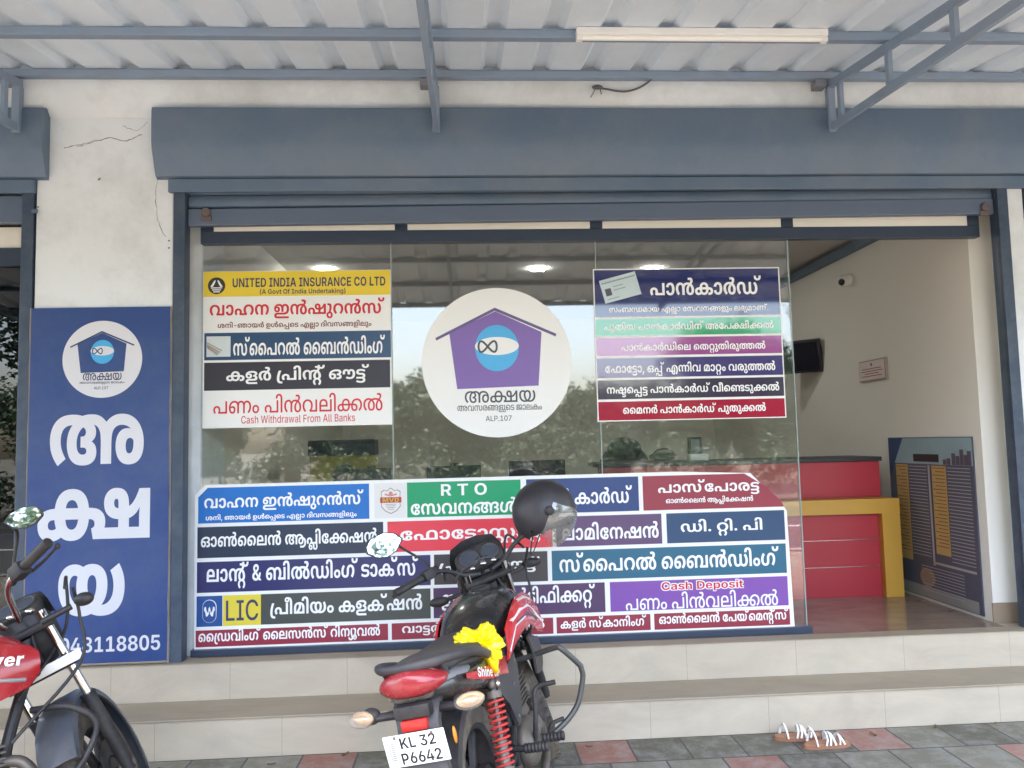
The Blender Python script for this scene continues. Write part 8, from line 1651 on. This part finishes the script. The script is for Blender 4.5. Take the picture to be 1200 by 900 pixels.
    # ---------- foot pegs, levers, stands
    for s in (-1, 1):
        b = BM()
        tube(b, [(0.44, 0.10*s, 0.295), (0.44, 0.165*s, 0.295)], 0.011, 10)
        P = [(0.44, (0.165 + 0.105*k/14)*s, 0.295 - 0.003*k/14) for k in range(15)]
        tube(b, P, [0.0165 + 0.003*(k % 2) for k in range(15)], 12)
        ob('rider_footpeg', b, MB_dark)
        b = BM()
        tube(b, [(0.30, 0.11*s, 0.42), (0.17, 0.122*s, 0.37)], 0.016, 10)
        tube(b, [(0.16, 0.11*s, 0.37), (0.16, 0.17*s, 0.362)], 0.012, 10)
        P = [(0.16, (0.17 + 0.095*k/14)*s, 0.362 - 0.004*k/14) for k in range(15)]
        tube(b, P, [0.0165 + 0.003*(k % 2) for k in range(15)], 12)
        ob('pillion_footpeg', b, MB_dark)
    b = BM(); tube(b, [(0.40, -0.165, 0.27), (0.52, -0.18, 0.262), (0.62, -0.185, 0.285), (0.66, -0.235, 0.29)], 0.009, 8, smooth=4); ob('brake_pedal', b, MB_dark, None, 60)
    b = BM(); tube(b, [(0.36, -0.165, 0.31), (0.37, -0.19, 0.42), (0.42, -0.20, 0.50), (0.43, -0.285, 0.51)], 0.010, 10, smooth=4); ob('kick_lever', b, MB_dark, None, 60)
    b = BM(); tube(b, [(0.22, 0.11, 0.24), (0.16, 0.21, 0.12), (0.10, 0.275, 0.062 if ln > 10 else 0.050)], 0.011, 10); box(b, 0.07, 0.25, 0.048, 0.13, 0.31, 0.058); ob('side_stand', b, MB_dark)
    if opt.get('crash_guard'):
        b = BM()
        for s in (-1, 1):
            tube(b, [(0.74, 0.03*s, 0.545), (0.71, 0.14*s, 0.565), (0.67, 0.265*s, 0.590), (0.665, 0.295*s, 0.580), (0.72, 0.345*s, 0.49), (0.73, 0.35*s, 0.465), (0.73, 0.345*s, 0.42), (0.70, 0.29*s, 0.31), (0.64, 0.18*s, 0.24), (0.60, 0.06*s, 0.21)], 0.0125, 12, smooth=5)
        ob('crash_guard', b, mat('guard_grey_paint', (84, 84, 82), 0.4, 0.2, var=0.1, dirt=(DUST, 0.25, 14)), None, 60)
    # ---------- headlight cowl, console, bars
    hz = HT.z; hx = HT.x; ck = opt.get('cowl_k', 1.0)
    b = BM()
    rings = []
    for (dx, dz, hw, hh) in ((0.02, 0.035, 0.085, 0.05), (0.06, 0.02, 0.125, 0.09), (0.12, -0.01, 0.138, 0.115), (0.18, -0.03, 0.125, 0.11), (0.225, -0.045, 0.09, 0.085), (0.245, -0.05, 0.05, 0.05)):
        rings.append([st(p) for p in sring((hx + dx*ck, 0, hz + dz), (0, 1, 0), (0, 0, 1), hw*ck, hh*(0.5 + 0.5*ck), 26, 2.4)])
    loft(b, rings); ob('headlight_cowl', b, opt['cowl'], None, 50)
    b = BM()
    rings = [[st(p) for p in sring((hx + 0.236*ck + e, 0, hz - 0.05), (0, 1, 0), (0, 0, 1), (0.075 - 0.6*e)*ck, 0.07 - 0.6*e, 20, 2.3)] for e in (0.0, 0.008, 0.014)]
    loft(b, rings); ob('headlight', b, MB_lens_c, None, 50)
    # console: dash facing the rider, black screen above it
    n_ = Vector((-0.72, 0, 0.69)).normalized(); u_ = Vector((0, 1, 0)); v_ = n_.cross(u_).normalized()
    if v_.z < 0: v_ = -v_
    cc_ = Vector((hx + 0.055, 0, hz + 0.085))
    b = BM(); loft(b, [[st(p) for p in sring(cc_ + n_*e, u_, v_, 0.118*q*ck, 0.070*q*(0.4 + 0.6*ck), 26, 3.0)] for e, q in ((-0.05, 0.85), (-0.01, 1.0), (0.012, 1.0), (0.018, 0.94))]); con = ob('console', b, MB_dark, None, 50)
    b = BM()
    for yy, rr_ in ((0.048*ck, 0.048*ck), (-0.055*ck, 0.044*ck)):
        loft(b, [[st(p) for p in sring(cc_ + n_*e + u_*yy, u_, v_, rr_, rr_*1.02, 24, 2.2)] for e in (0.0165, 0.0225)])
    ob('gauge', b, mat('gauge_glass', (70, 74, 82), 0.15, var=0.1), con)
    b = BM()
    for yy, rr_ in ((0.048*ck, 0.048*ck), (-0.055*ck, 0.044*ck)):
        tube(b, [st(cc_ + n_*0.022 + u_*(yy + rr_*math.cos(a)) + v_*(rr_*math.sin(a))) for a in [2*math.pi*k/24 for k in range(24)]], 0.0035, 6, closed=True)
    ob('gauge_ring', b, MB_plastic, con)
    b = BM()
    top = [(-0.135, 0.115), (-0.11, 0.165), (-0.04, 0.185), (0.04, 0.185), (0.11, 0.165), (0.135, 0.115)]
    bot = [(-0.14, 0.045), (-0.12, 0.062), (-0.05, 0.072), (0.05, 0.072), (0.12, 0.062), (0.14, 0.045)]
    A1 = [[b.verts.new(st((hx + 0.085*ck + 0.05*(1 - (y/0.14)**2) + (0.02 if rw is top else 0.045), y*ck, hz + z*(0.35 + 0.65*ck)))) for y, z in rw] for rw in (top, bot)]
    A2 = [[b.verts.new(st((hx + 0.097*ck + 0.05*(1 - (y/0.14)**2) + (0.02 if rw is top else 0.045), y*ck, hz + z*(0.35 + 0.65*ck)))) for y, z in rw] for rw in (top, bot)]
    for k in range(5):
        b.faces.new((A1[0][k], A1[0][k + 1], A1[1][k + 1], A1[1][k])); b.faces.new((A2[0][k], A2[1][k], A2[1][k + 1], A2[0][k + 1]))
        for j in (0, 1): b.faces.new((A1[j][k], A2[j][k], A2[j][k + 1], A1[j][k + 1]))
    for k in (0, 5): b.faces.new((A1[0][k], A1[1][k], A2[1][k], A2[0][k]))
    ob('fly_screen', b, MB_dark, None, 40)
    H = opt['bars']
    inv = Mst.inverted()
    if opt.get('in_frame'):                                  # bar and mirror points were taken on the turned bar's right end
        H = [inv @ Vector((p[0], -p[1], p[2])) for p in H]
        H = [Vector((p.x, -p.y, p.z)) for p in H]
        q = inv @ Vector((opt['mirror'][0], -opt['mirror'][1], opt['mirror'][2]))
        opt['mirror'] = (q.x, -q.y, q.z)
    if 'mirror_at' in opt:                                   # this mirror carries the helmet: its glass sits inside the shell
        opt['mirror_right'] = inv @ ((t.matrix_world.inverted() @ Vector(opt['mirror_at']))/S)
    for s in (-1, 1):
        h = [Vector((p[0], p[1]*s, p[2])) for p in H]
        b = BM(); tube(b, [st(p) for p in h[:-2]] + [st(h[-2])], 0.011, 12, smooth=5); ob('handlebar', b, opt['bar_mat'], None, 60)
        b = BM()
        g0, g1 = h[-2], h[-1]
        pts = [g0.lerp(g1, k/16) for k in range(17)]
        tube(b, [st(p) for p in pts], [0.0165 + (0.0018 if k % 2 else 0) for k in range(17)], 12)
        tube(b, [st(g1), st(g1 + (g1 - g0).normalized()*0.016)], [0.019, 0.017], 12)
        ob('grip', b, MB_dark, None, 40)
        b = BM()
        d = (g1 - g0).normalized()
        c0 = g0 - d*0.03
        turn = d.to_track_quat('X', 'Z').to_matrix().to_4x4()
        box(b, -0.035, -0.020, -0.024, 0.025, 0.026, 0.026, bev=0.008, M=Mst @ Matrix.Translation(c0) @ turn)
        ell(b, st(c0 - d*0.055 + Vector((0.01, 0, 0.0))), 0.018, 0.018, 0.022, 10, 8)
        ob('switch_box', b, MB_dark, None, 40)
        lf = Vector((0.055, 0, -0.012))
        b = BM(); tube(b, [st(c0 + lf*0.4), st(g0 + lf), st(g0.lerp(g1, 0.55) + lf*1.05), st(g1 + lf*0.95 + d*0.02)], [0.010, 0.008, 0.0065, 0.006], 8, flat=0.7)
        ell(b, st(g1 + lf*0.95 + d*0.024), 0.010, 0.010, 0.010, 10, 8); ob('lever', b, opt.get('lever', MB_dark), None, 60)
        # mirror
        mc = Vector((opt['mirror'][0], opt['mirror'][1]*s, opt['mirror'][2])) if s > 0 or 'mirror_right' not in opt else Vector(opt['mirror_right'])
        b = BM(); tube(b, [st(c0 - d*0.02), st(c0 - d*0.02 + Vector((0.02, 0.0, 0.05))), st(c0.lerp(mc, 0.6) + Vector((0.04, -0.02*s, 0.035))), st(mc + Vector((0.025, -0.045*s, -0.005)))], 0.0058, 8, smooth=5); mir = ob('mirror', b, MB_dark, None, 60)
        nn = (Vector((-1.0, opt['mirror_in']*s*-1, 0.02))).normalized()
        uu = Vector((0, 0, 1)).cross(nn).normalized(); ww = nn.cross(uu)
        mw, mh = opt['mirror_size']
        tilt = R(opt['mirror_tilt'])*s
        u2_ = uu*math.cos(tilt) + ww*math.sin(tilt); w2_ = ww*math.cos(tilt) - uu*math.sin(tilt)
        base_ = [(-1.0, -0.15), (-0.72, 0.55), (-0.2, 0.98), (0.55, 1.0), (0.95, 0.55), (1.0, 0.0), (0.62, -0.72), (0.1, -1.0), (-0.5, -0.85)]
        def mring(e, q): return [st(mc + nn*e + u2_*(a*mw*q*(-s)) + w2_*(c*mh*q)) for a, c in base_]
        b = BM(); loft(b, [mring(-0.030, 0.45), mring(-0.022, 0.85), mring(-0.008, 1.0), mring(0.001, 1.02)]); ob('housing', b, MB_dark, mir, 40)
        b = BM(); loft(b, [mring(0.0015, 0.93), mring(0.003, 0.93)]); ob('mirror_glass', b, MB_mirror, mir)
        # front indicator
        ic = Vector((hx + 0.13 + opt.get('ind_dx', 0), 0.20*s, hz - 0.045 + opt.get('ind_dz', 0)))
        b = BM(); tube(b, [st((hx + 0.12 + opt.get('ind_dx', 0), 0.10*s, hz - 0.05 + opt.get('ind_dz', 0))), st(ic)], 0.011, 8); ell(b, st(ic + Vector((0, 0.045*s, 0.004))), 0.026, 0.052, 0.024, 16, 10); fi = ob('front_indicator', b, MB_dark, None, 60)
        b = BM(); ell(b, st(ic + Vector((0.014, 0.045*s, 0.004))), 0.018, 0.046, 0.021, 16, 10); ob('lens', b, MB_lens_c, fi, 60)
    # cables
    for k, (p0, p1, p2, p3) in enumerate((((hx - 0.05, -0.20, hz + 0.06), (hx + 0.10, -0.17, hz + 0.13), (hx + 0.10, -0.10, hz - 0.05), (hx - 0.06, -0.10, hz - 0.22)),
                                          ((hx - 0.05, 0.20, hz + 0.06), (hx + 0.06, 0.17, hz + 0.10), (hx + 0.08, 0.10, hz - 0.04), (hx - 0.05, 0.08, hz - 0.20)),
                                          ((hx - 0.04, -0.22, hz + 0.05), (hx + 0.02, -0.19, hz - 0.04), (hx - 0.02, -0.15, hz - 0.20), (hx - 0.10, -0.14, hz - 0.34)),
                                          ((hx - 0.04, 0.16, hz + 0.04), (hx + 0.0, 0.08, hz + 0.07), (hx + 0.02, -0.02, hz + 0.03), (hx + 0.03, -0.06, hz - 0.08)))):
        b = BM(); tube(b, [st(p0), st(p1), st(p2), p3], 0.006, 8, smooth=7); ob('cable', b, MB_dark, None, 60)
    b = BM(); ell(b, st((hx - 0.01, 0, hz + 0.06)), 0.018, 0.018, 0.012, 14, 8); ell(b, st((hx + 0.005, -0.055, hz + 0.055)), 0.017, 0.017, 0.012, 14, 8); ell(b, st((hx + 0.005, 0.055, hz + 0.055)), 0.017, 0.017, 0.012, 14, 8); ob('fork_cap', b, MB_chrome, None, 60)
    if opt['kind'] == 'b':
        Mf = Mst @ Matrix.Translation((hx + 0.03, 0, 0.70)) @ Matrix.Rotation(R(-22), 4, 'Y')
        b = BM(); box(b, -0.004, -0.15, -0.018, 0.004, 0.14, 0.018, bev=0.003, M=Mf); ob('front_plate', b, MB_plate)
        b = BM(); tube(b, [st((hx - 0.02, 0, hz - 0.12)), st((hx + 0.025, 0, 0.70))], 0.012, 8); ob('plate_bracket', b, MB_dark)
        b = BM(); tube(b, [(0.78, -0.10, 0.60), (0.86, -0.20, 0.585), (0.93, -0.22, 0.50), (0.84, -0.20, 0.36), (0.62, -0.16, 0.22)], 0.011, 10, smooth=6); ob('leg_guard', b, MB_dark, None, 60)
        b = BM(); box(b, 0.70, -0.07, 0.30, 0.72, 0.02, 0.42); ob('horn_plate', b, MB_dark)
    return t

SB = 0.95
MB_tailsilver = mat('bike_tail_silver', (132, 132, 136), 0.4, 0.15, var=0.1, dirt=(DUST, 0.3, 8))
bike1 = motorcycle('black and red motorcycle seen from behind, parked before the shop window', 15, 12, 0.055, -1.72, SB,
    dict(kind='a', wheelbase=1.02, head_x=0.80, head_z=0.945, steer=26, spring=MB_spring, tank=MB_black, guard_mat=MB_black, seat_dz=-0.035, tail_z=0.81, tank_dz=0.022, crash_guard=True, cowl=MB_black,
         bars=[(0.79, 0.03, 0.965), (0.79, 0.10, 0.985), (0.77, 0.17, 1.035), (0.755, 0.23, 1.055), (0.73, 0.295, 1.055), (0.665, 0.42, 1.045)], bar_mat=MB_dark,
         mirror=(0.80, 0.40, 1.255), mirror_at=(0.335, -0.90, 1.175), mirror_in=0.28, mirror_size=(0.092, 0.056), mirror_tilt=4))
bike2 = motorcycle('red motorcycle at the left edge, its front wheel and chrome fork in view', 38, 12, -1.955, -2.321, 1.0,
    dict(kind='b', wheelbase=1.045, head_x=0.80, head_z=0.86, steer=50, cowl_k=0.70, spring=MB_dark, tank=MB_maroon, tank_dx=-0.005, guard_mat=mat('mudguard_grey', (70, 75, 82), 0.28, 0.1, var=0.08, coat=0.2, dirt=(DUST, 0.35, 7)), seat_dz=-0.01, tail_z=0.77, cowl=MB_dark, ind_dx=-0.19, ind_dz=0.03, guard_arc=228,
         bars=[(0.775, 0.025, 0.89), (0.725, 0.040, 0.92), (0.660, 0.062, 0.962), (0.605, 0.100, 0.985), (0.565, 0.170, 1.0), (0.50, 0.268, 1.012)], bar_mat=MB_chrome,
         mirror=(0.475, 0.245, 1.122), mirror_in=0.05, mirror_size=(0.060, 0.036), mirror_tilt=20))

# ---------------------------------------------------------------- helmet hanging on the right mirror
M_helm = mat('helmet_matt_black', (44, 42, 46), 0.42, var=0.06, dirt=((120, 114, 110), 0.2, 4))
hm = thing('helmet', 'matt black open face helmet with clear visor hung on a motorcycle mirror', 'helmet')
HC = Vector((0.34, -0.905, 1.155))
hm.location = HC
Mh = Matrix.Rotation(R(-16), 4, 'Z') @ Matrix.Rotation(R(22), 4, 'Y')
def hpt(az, el, k=1.0):
    """az 0 = face (+X), el up; helmet shell as a stretched sphere, cut straight below"""
    x, y, z = math.cos(el)*math.cos(az), math.cos(el)*math.sin(az), math.sin(el)
    rx = 0.140 if x > 0 else 0.150
    zz = 0.150*z if z > 0 else 0.155*z
    return Vector((x*rx*k, y*0.125*k, zz*k))
b = BM()
NA, NE = 48, 22
grid = {}
for i in range(NA):
    for j in range(NE + 1):
        az = 2*math.pi*i/NA
        el = R(-58) + R(148)*j/NE
        grid[i, j] = b.verts.new(Mh @ hpt(az, el))
for i in range(NA):
    azm = (2*math.pi*(i + .5)/NA + math.pi) % (2*math.pi) - math.pi
    for j in range(NE):
        elm = math.degrees(R(-58) + R(148)*(j + .5)/NE)
        if abs(azm) < R(68) and elm < 22:                     # open face
            continue
        if abs(azm) < R(100) and elm < -34:
            continue
        q = (grid[i, j], grid[(i + 1) % NA, j], grid[(i + 1) % NA, j + 1], grid[i, j + 1])
        if j == NE - 1: pass
        b.faces.new(q)
MESHER.remove_doubles(b, verts=b.verts, dist=0.0005)
MESHER.delete(b, geom=[v for v in b.verts if not v.link_faces], context='VERTS')
g = MESHER.solidify(b, geom=list(b.faces), thickness=0.016)
obj('shell', b, M_helm, hm, smooth=50)
b = BM()
rows = []
for j in range(11):
    el = R(28) - R(74)*j/10
    rows.append([Mh @ hpt(R(-74) + R(148)*i/28, el, 1.035 + 0.05*j/10) for i in range(29)])
vg = [[b.verts.new(p) for p in r_] for r_ in rows]
for j in range(10):
    for i in range(28):
        if j >= 8 and (i < 3 + (j - 8)*2 or i > 24 - (j - 8)*2): continue
        b.faces.new((vg[j][i], vg[j][i + 1], vg[j + 1][i + 1], vg[j + 1][i]))
MESHER.delete(b, geom=[v for v in b.verts if not v.link_faces], context='VERTS')
MESHER.solidify(b, geom=list(b.faces), thickness=0.003)
obj('visor', b, glass_mat('visor_clear_plastic', (0.86, 0.86, 0.83), 0.09, 0.05, haze=0.10), hm, smooth=60)
b = BM()
for s in (-1, 1):
    c = Mh @ hpt(R(76)*s, R(12), 1.04)
    ell(b, c, 0.022, 0.012, 0.022, 14, 10)
obj('visor_pivot', b, MB_dark, hm, smooth=60)
b = BM(); ell(b, (0, 0, 0.01), 0.128, 0.108, 0.125, 24, 16, Mh.to_3x3()); MESHER.delete(b, geom=[f for f in b.faces if (Mh.inverted() @ f.calc_center_median()).z < -0.02 or ((Mh.inverted() @ f.calc_center_median()).x > 0.02 and (Mh.inverted() @ f.calc_center_median()).z < 0.05)], context='FACES')
obj('lining', b, mat('helmet_lining', (70, 52, 48), 0.9), hm, smooth=60)
b = BM(); tube(b, [Mh @ Vector((0.0, -0.10, -0.10)), Mh @ Vector((0.01, -0.04, -0.19)), Mh @ Vector((0.01, 0.04, -0.19)), Mh @ Vector((0.0, 0.10, -0.10))], 0.006, 6, smooth=5, flat=0.4); obj('chin_strap', b, MB_dark, hm, smooth=60)

# ---------------------------------------------------------------- yellow carrier bag lying on the tank
M_bag = mat('yellow_plastic_film', (244, 212, 0), 0.25, var=0.16, scale=26, spec=0.6, bump=0.25, bscale=30)
from mathutils import noise as mn
bgt = thing('plastic_bag', 'crumpled bright yellow plastic bag lying on a motorcycle seat', 'bag')
bgt.location = (0.02, -1.665, 0.775)
b = BM()
MESHER.create_icosphere(b, subdivisions=6, radius=1.0)
lobes = [((-0.052, 0.0, 0.012), 0.050), ((-0.018, 0.01, -0.008), 0.056), ((0.026, 0.0, 0.030), 0.047), ((0.048, -0.005, -0.020), 0.044), ((0.055, -0.012, -0.066), 0.034), ((0.012, -0.01, -0.030), 0.045)]
for v in b.verts:
    d = v.co.normalized()
    # march outwards to the skin of the joined lobes
    best = 0.0
    for k in range(1, 40):
        q = d*(0.0035*k)
        f = sum(2.0**(-5.0*((q - Vector(c)).length/r_)**2) for c, r_ in lobes)
        if f > 0.10: best = 0.0035*k
    p = d*1.35 + Vector((2.3, 0.7, 5.1))
    ds, _pts = mn.voronoi(p)
    ds2, _pts = mn.voronoi(d*2.7 + Vector((7.1, 3.3, 1.9)))
    crease = min(ds[1] - ds[0], 0.45)/0.45
    crease2 = min(ds2[1] - ds2[0], 0.5)/0.5
    v.co = d*best*(0.80 + 0.30*crease + 0.12*crease2 + 0.02*mn.noise(d*14.0))
obj('film', b, M_bag, bgt, smooth=42)
# ================================================================ SANDALS
M_sole = mat('sandal_tan_sole', (156, 108, 80), 0.7, var=0.15, scale=20)
M_strap = mat('sandal_white_strap', (240, 240, 236), 0.45, var=0.02)
def sandal(x, y, rz_, lb, mirror):
    t = thing('sandal', lb, 'sandal', (x, y, 0.0), 'pair of sandals by the step')
    t.rotation_euler = (0, 0, R(rz_))
    out = []
    for k in range(36):
        a = 2*math.pi*k/36
        u = math.cos(a)
        wd = 0.040 + 0.006*u - 0.008*2.71828**(-((u + 0.1)/0.35)**2)
        out.append((0.118*u, mirror*(wd*math.sin(a) + 0.006*u*u), 0.002))
    b = BM(); prism(b, out, (0, 0, 0.017)); obj('sole', b, M_sole, t, smooth=40)
    b = BM(); prism(b, [(p[0]*0.94, p[1]*0.9, 0.0192) for p in out], (0, 0, 0.004)); obj('footbed', b, mat('sandal_footbed', (176, 132, 102), 0.7, var=0.15, scale=25), t, smooth=40)
    for x0, x1, h, r in ((0.075, 0.055, 0.040, 0.0045), (0.050, 0.070, 0.044, 0.0045), (0.030, 0.012, 0.050, 0.005), (0.002, 0.028, 0.053, 0.005), (-0.018, 0.015, 0.056, 0.005), (-0.06, -0.075, 0.066, 0.004)):
        b = BM(); tube(b, [(x0, -0.038, 0.019), (x0*0.7 + x1*0.3, -0.030, 0.6*h + 0.012), ((x0 + x1)/2, 0, h + 0.012), (x0*0.3 + x1*0.7, 0.030, 0.6*h + 0.012), (x1, 0.038, 0.019)], r*1.5, 8, smooth=5, flat=0.6)
        obj('strap', b, M_strap, t, smooth=60)
sandal(1.572, -0.668, 0, 'tan sandal with white straps right against the step', 1)
sandal(1.665, -0.770, 5, 'tan sandal with white straps farther from the step, nearer the viewer', -1)

# ================================================================ TREES ACROSS THE ROAD
def leaf_mat(name, c):
    m = mat(name, c, 0.55, var=0.45, scale=0.9)
    b = m.node_tree.nodes['Principled BSDF']
    return m
M_leaf = [leaf_mat('leaf_deep_green', (78, 96, 66)), leaf_mat('leaf_mid_green', (94, 112, 74)), leaf_mat('leaf_yellow_green', (112, 126, 80))]
M_bark = mat('tree_bark', (96, 82, 66), 0.95, var=0.3, scale=5, bump=0.6, bscale=20)
def crown_mesh(name, clumps, leaves, size, m, rnd):
    vs_, fs = [], []
    for (cx, cy, cz, r) in clumps:
        for _ in range(leaves):
            d = Vector((rnd.gauss(0, 1), rnd.gauss(0, 1), rnd.gauss(0, 0.8))).normalized()*(r*rnd.random()**0.45)
            p = Vector((cx, cy, cz)) + d
            a = Vector((rnd.gauss(0, 1), rnd.gauss(0, 1), rnd.gauss(0, 0.6))).normalized()
            c = a.cross(Vector((rnd.gauss(0, 1), rnd.gauss(0, 1), rnd.gauss(0, 1)))).normalized()
            s = size*rnd.uniform(0.6, 1.3)
            i = len(vs_)
            vs_ += [p - a*s, p + c*s*0.45, p + a*s, p - c*s*0.45]
            fs.append((i, i + 1, i + 2, i + 3))
    me = bpy.data.meshes.new(name)
    me.from_pydata([tuple(v) for v in vs_], [], fs)
    me.materials.append(m)
    return me
def tree(x, y, h, wd, lb, mi, seed, low=0.30, leaves=620, size=0.11, n=28):
    rnd = random.Random(seed)
    t = thing('tree', lb, 'tree', (x, y, -0.12), 'trees across the road')
    cl = []
    for _ in range(n):
        a = rnd.uniform(0, 2*math.pi); rr = wd*math.sqrt(rnd.random())*0.8
        zz = h*rnd.uniform(low, 0.93)
        k = 1 - ((zz/h - 0.6)/0.62)**2
        cl.append((rr*math.cos(a)*k, rr*math.sin(a)*k, zz, wd*rnd.uniform(0.22, 0.42)))
    o = bpy.data.objects.new('crown', crown_mesh('crown', cl, leaves, size, M_leaf[mi], rnd)); COL.objects.link(o); o.parent = t
    b = BM(); tube(b, [(0, 0, 0), (0.05*h*rnd.uniform(-1, 1)*.5, 0, h*0.3), (0.03*h, 0.02*h, h*0.55), (0.0, 0.03*h, h*0.8)], [0.032*h, 0.026*h, 0.018*h, 0.008*h], 10)
    for c in cl[:8]:
        tube(b, [(0.02*h, 0.01*h, h*0.42), (c[0]*0.5, c[1]*0.5, c[2]*0.85), (c[0], c[1], c[2])], [0.012*h, 0.008*h, 0.003*h], 6)
    obj('trunk', b, M_bark, t, smooth=60)
tree(-9.5, -17, 9.5, 3.4, 'tall broad tree across the road, mirrored at the left end of the window', 0, 1)
tree(-5.2, -19, 8.0, 2.7, 'round leafy tree across the road, mirrored left of the emblem', 1, 2)
tree(-14.5, -16, 10.5, 3.8, 'tallest tree across the road at its far left', 0, 3)
tree(-0.5, -23, 3.9, 2.9, 'low spreading tree across the road, mirrored under the emblem', 1, 4, low=0.1)
tree(4.2, -24, 3.2, 2.6, 'low bushy tree across the road, mirrored right of the emblem', 0, 5, low=0.1)
tree(8.0, -20, 5.2, 2.2, 'slim light green tree across the road, mirrored beside the striped sign', 2, 6, low=0.2)
tree(13.0, -18, 9.0, 3.3, 'large tree across the road at its right', 1, 7)
tree(18.5, -19, 8.5, 3.4, 'dark tree across the road at its far right', 0, 8)
tree(-20.5, -19, 8.5, 3.6, 'yellowish tree across the road beyond the tallest one', 2, 9)
hd = thing('hedge', 'long uneven green hedge along the far side of the road', 'hedge', (0, -15.2, -0.12))
rnd = random.Random(21)
cl = [(-26 + k*0.62 + rnd.uniform(-.2, .2), rnd.uniform(-.5, .5), rnd.uniform(0.3, 1.5), rnd.uniform(0.5, 0.9)) for k in range(84)]
o = bpy.data.objects.new('foliage', crown_mesh('foliage', cl, 420, 0.075, M_leaf[1], rnd)); COL.objects.link(o); o.parent = hd

# farther belt of trees that closes the view beyond the road
k = 0
for x, y, h, wd, lb in ((-38, -46, 8.5, 5.5, 'broad far tree in the distant belt, first from its left end'), (-27, -50, 9.0, 5.5, 'broad far tree in the distant belt, second from its left end'), (-17, -44, 7.5, 5.0, 'broad far tree in the distant belt, third from its left end'), (-8, -48, 5.6, 5.0, 'broad far tree in the distant belt, left of its middle'), (1, -46, 4.8, 5.0, 'low far tree in the middle of the distant belt'), (10, -48, 5.0, 5.0, 'broad far tree in the distant belt, right of its middle'), (19, -45, 7.5, 5.2, 'broad far tree in the distant belt, third from its right end'), (29, -50, 9.0, 5.5, 'broad far tree in the distant belt, second from its right end'), (40, -47, 8.5, 5.5, 'broad far tree in the distant belt, first from its right end')):
    tree(x, y, h, wd, lb, k % 3, 40 + k, low=0.06, leaves=700, size=0.22, n=22)
    k += 1

# dry leaves blown against the foot of the step
M_dry = mat('dry_leaf', (122, 98, 66), 0.9, var=0.35, scale=30)
rnd = random.Random(5)
for k in range(9):
    x = (-2.2, -1.45, -0.95, -0.62, 0.55, 0.98, 1.95, 2.3, 2.62)[k]
    o = bpy.data.objects.new('dry_leaf', bpy.data.meshes.new('dry_leaf'))
    a, sz = rnd.uniform(0, 6.28), rnd.uniform(0.014, 0.026)
    V, Fc = [], []
    for i in range(7):
        u = -1 + 2*i/6
        hw = 0.42*(1 - u*u)**0.7 + 0.01
        for q in (-1, 0, 1):
            V.append((u*sz, q*hw*sz, 0.003 + sz*(0.35*u*u*0.6 + 0.22*abs(q))))
    for i in range(6):
        for q in (0, 1):
            Fc.append((i*3 + q, i*3 + q + 1, i*3 + q + 4, i*3 + q + 3))
    o.data.from_pydata(V, [], Fc)
    o.data.materials.append(M_dry)
    o.location = (x, -0.60 - rnd.uniform(0.0, 0.09), 0.001)
    o.rotation_euler = (0, 0, a)
    COL.objects.link(o)
    tag(o, 'small dry leaf lying along the foot of the tiled step', 'leaf', 'dry leaves along the step')
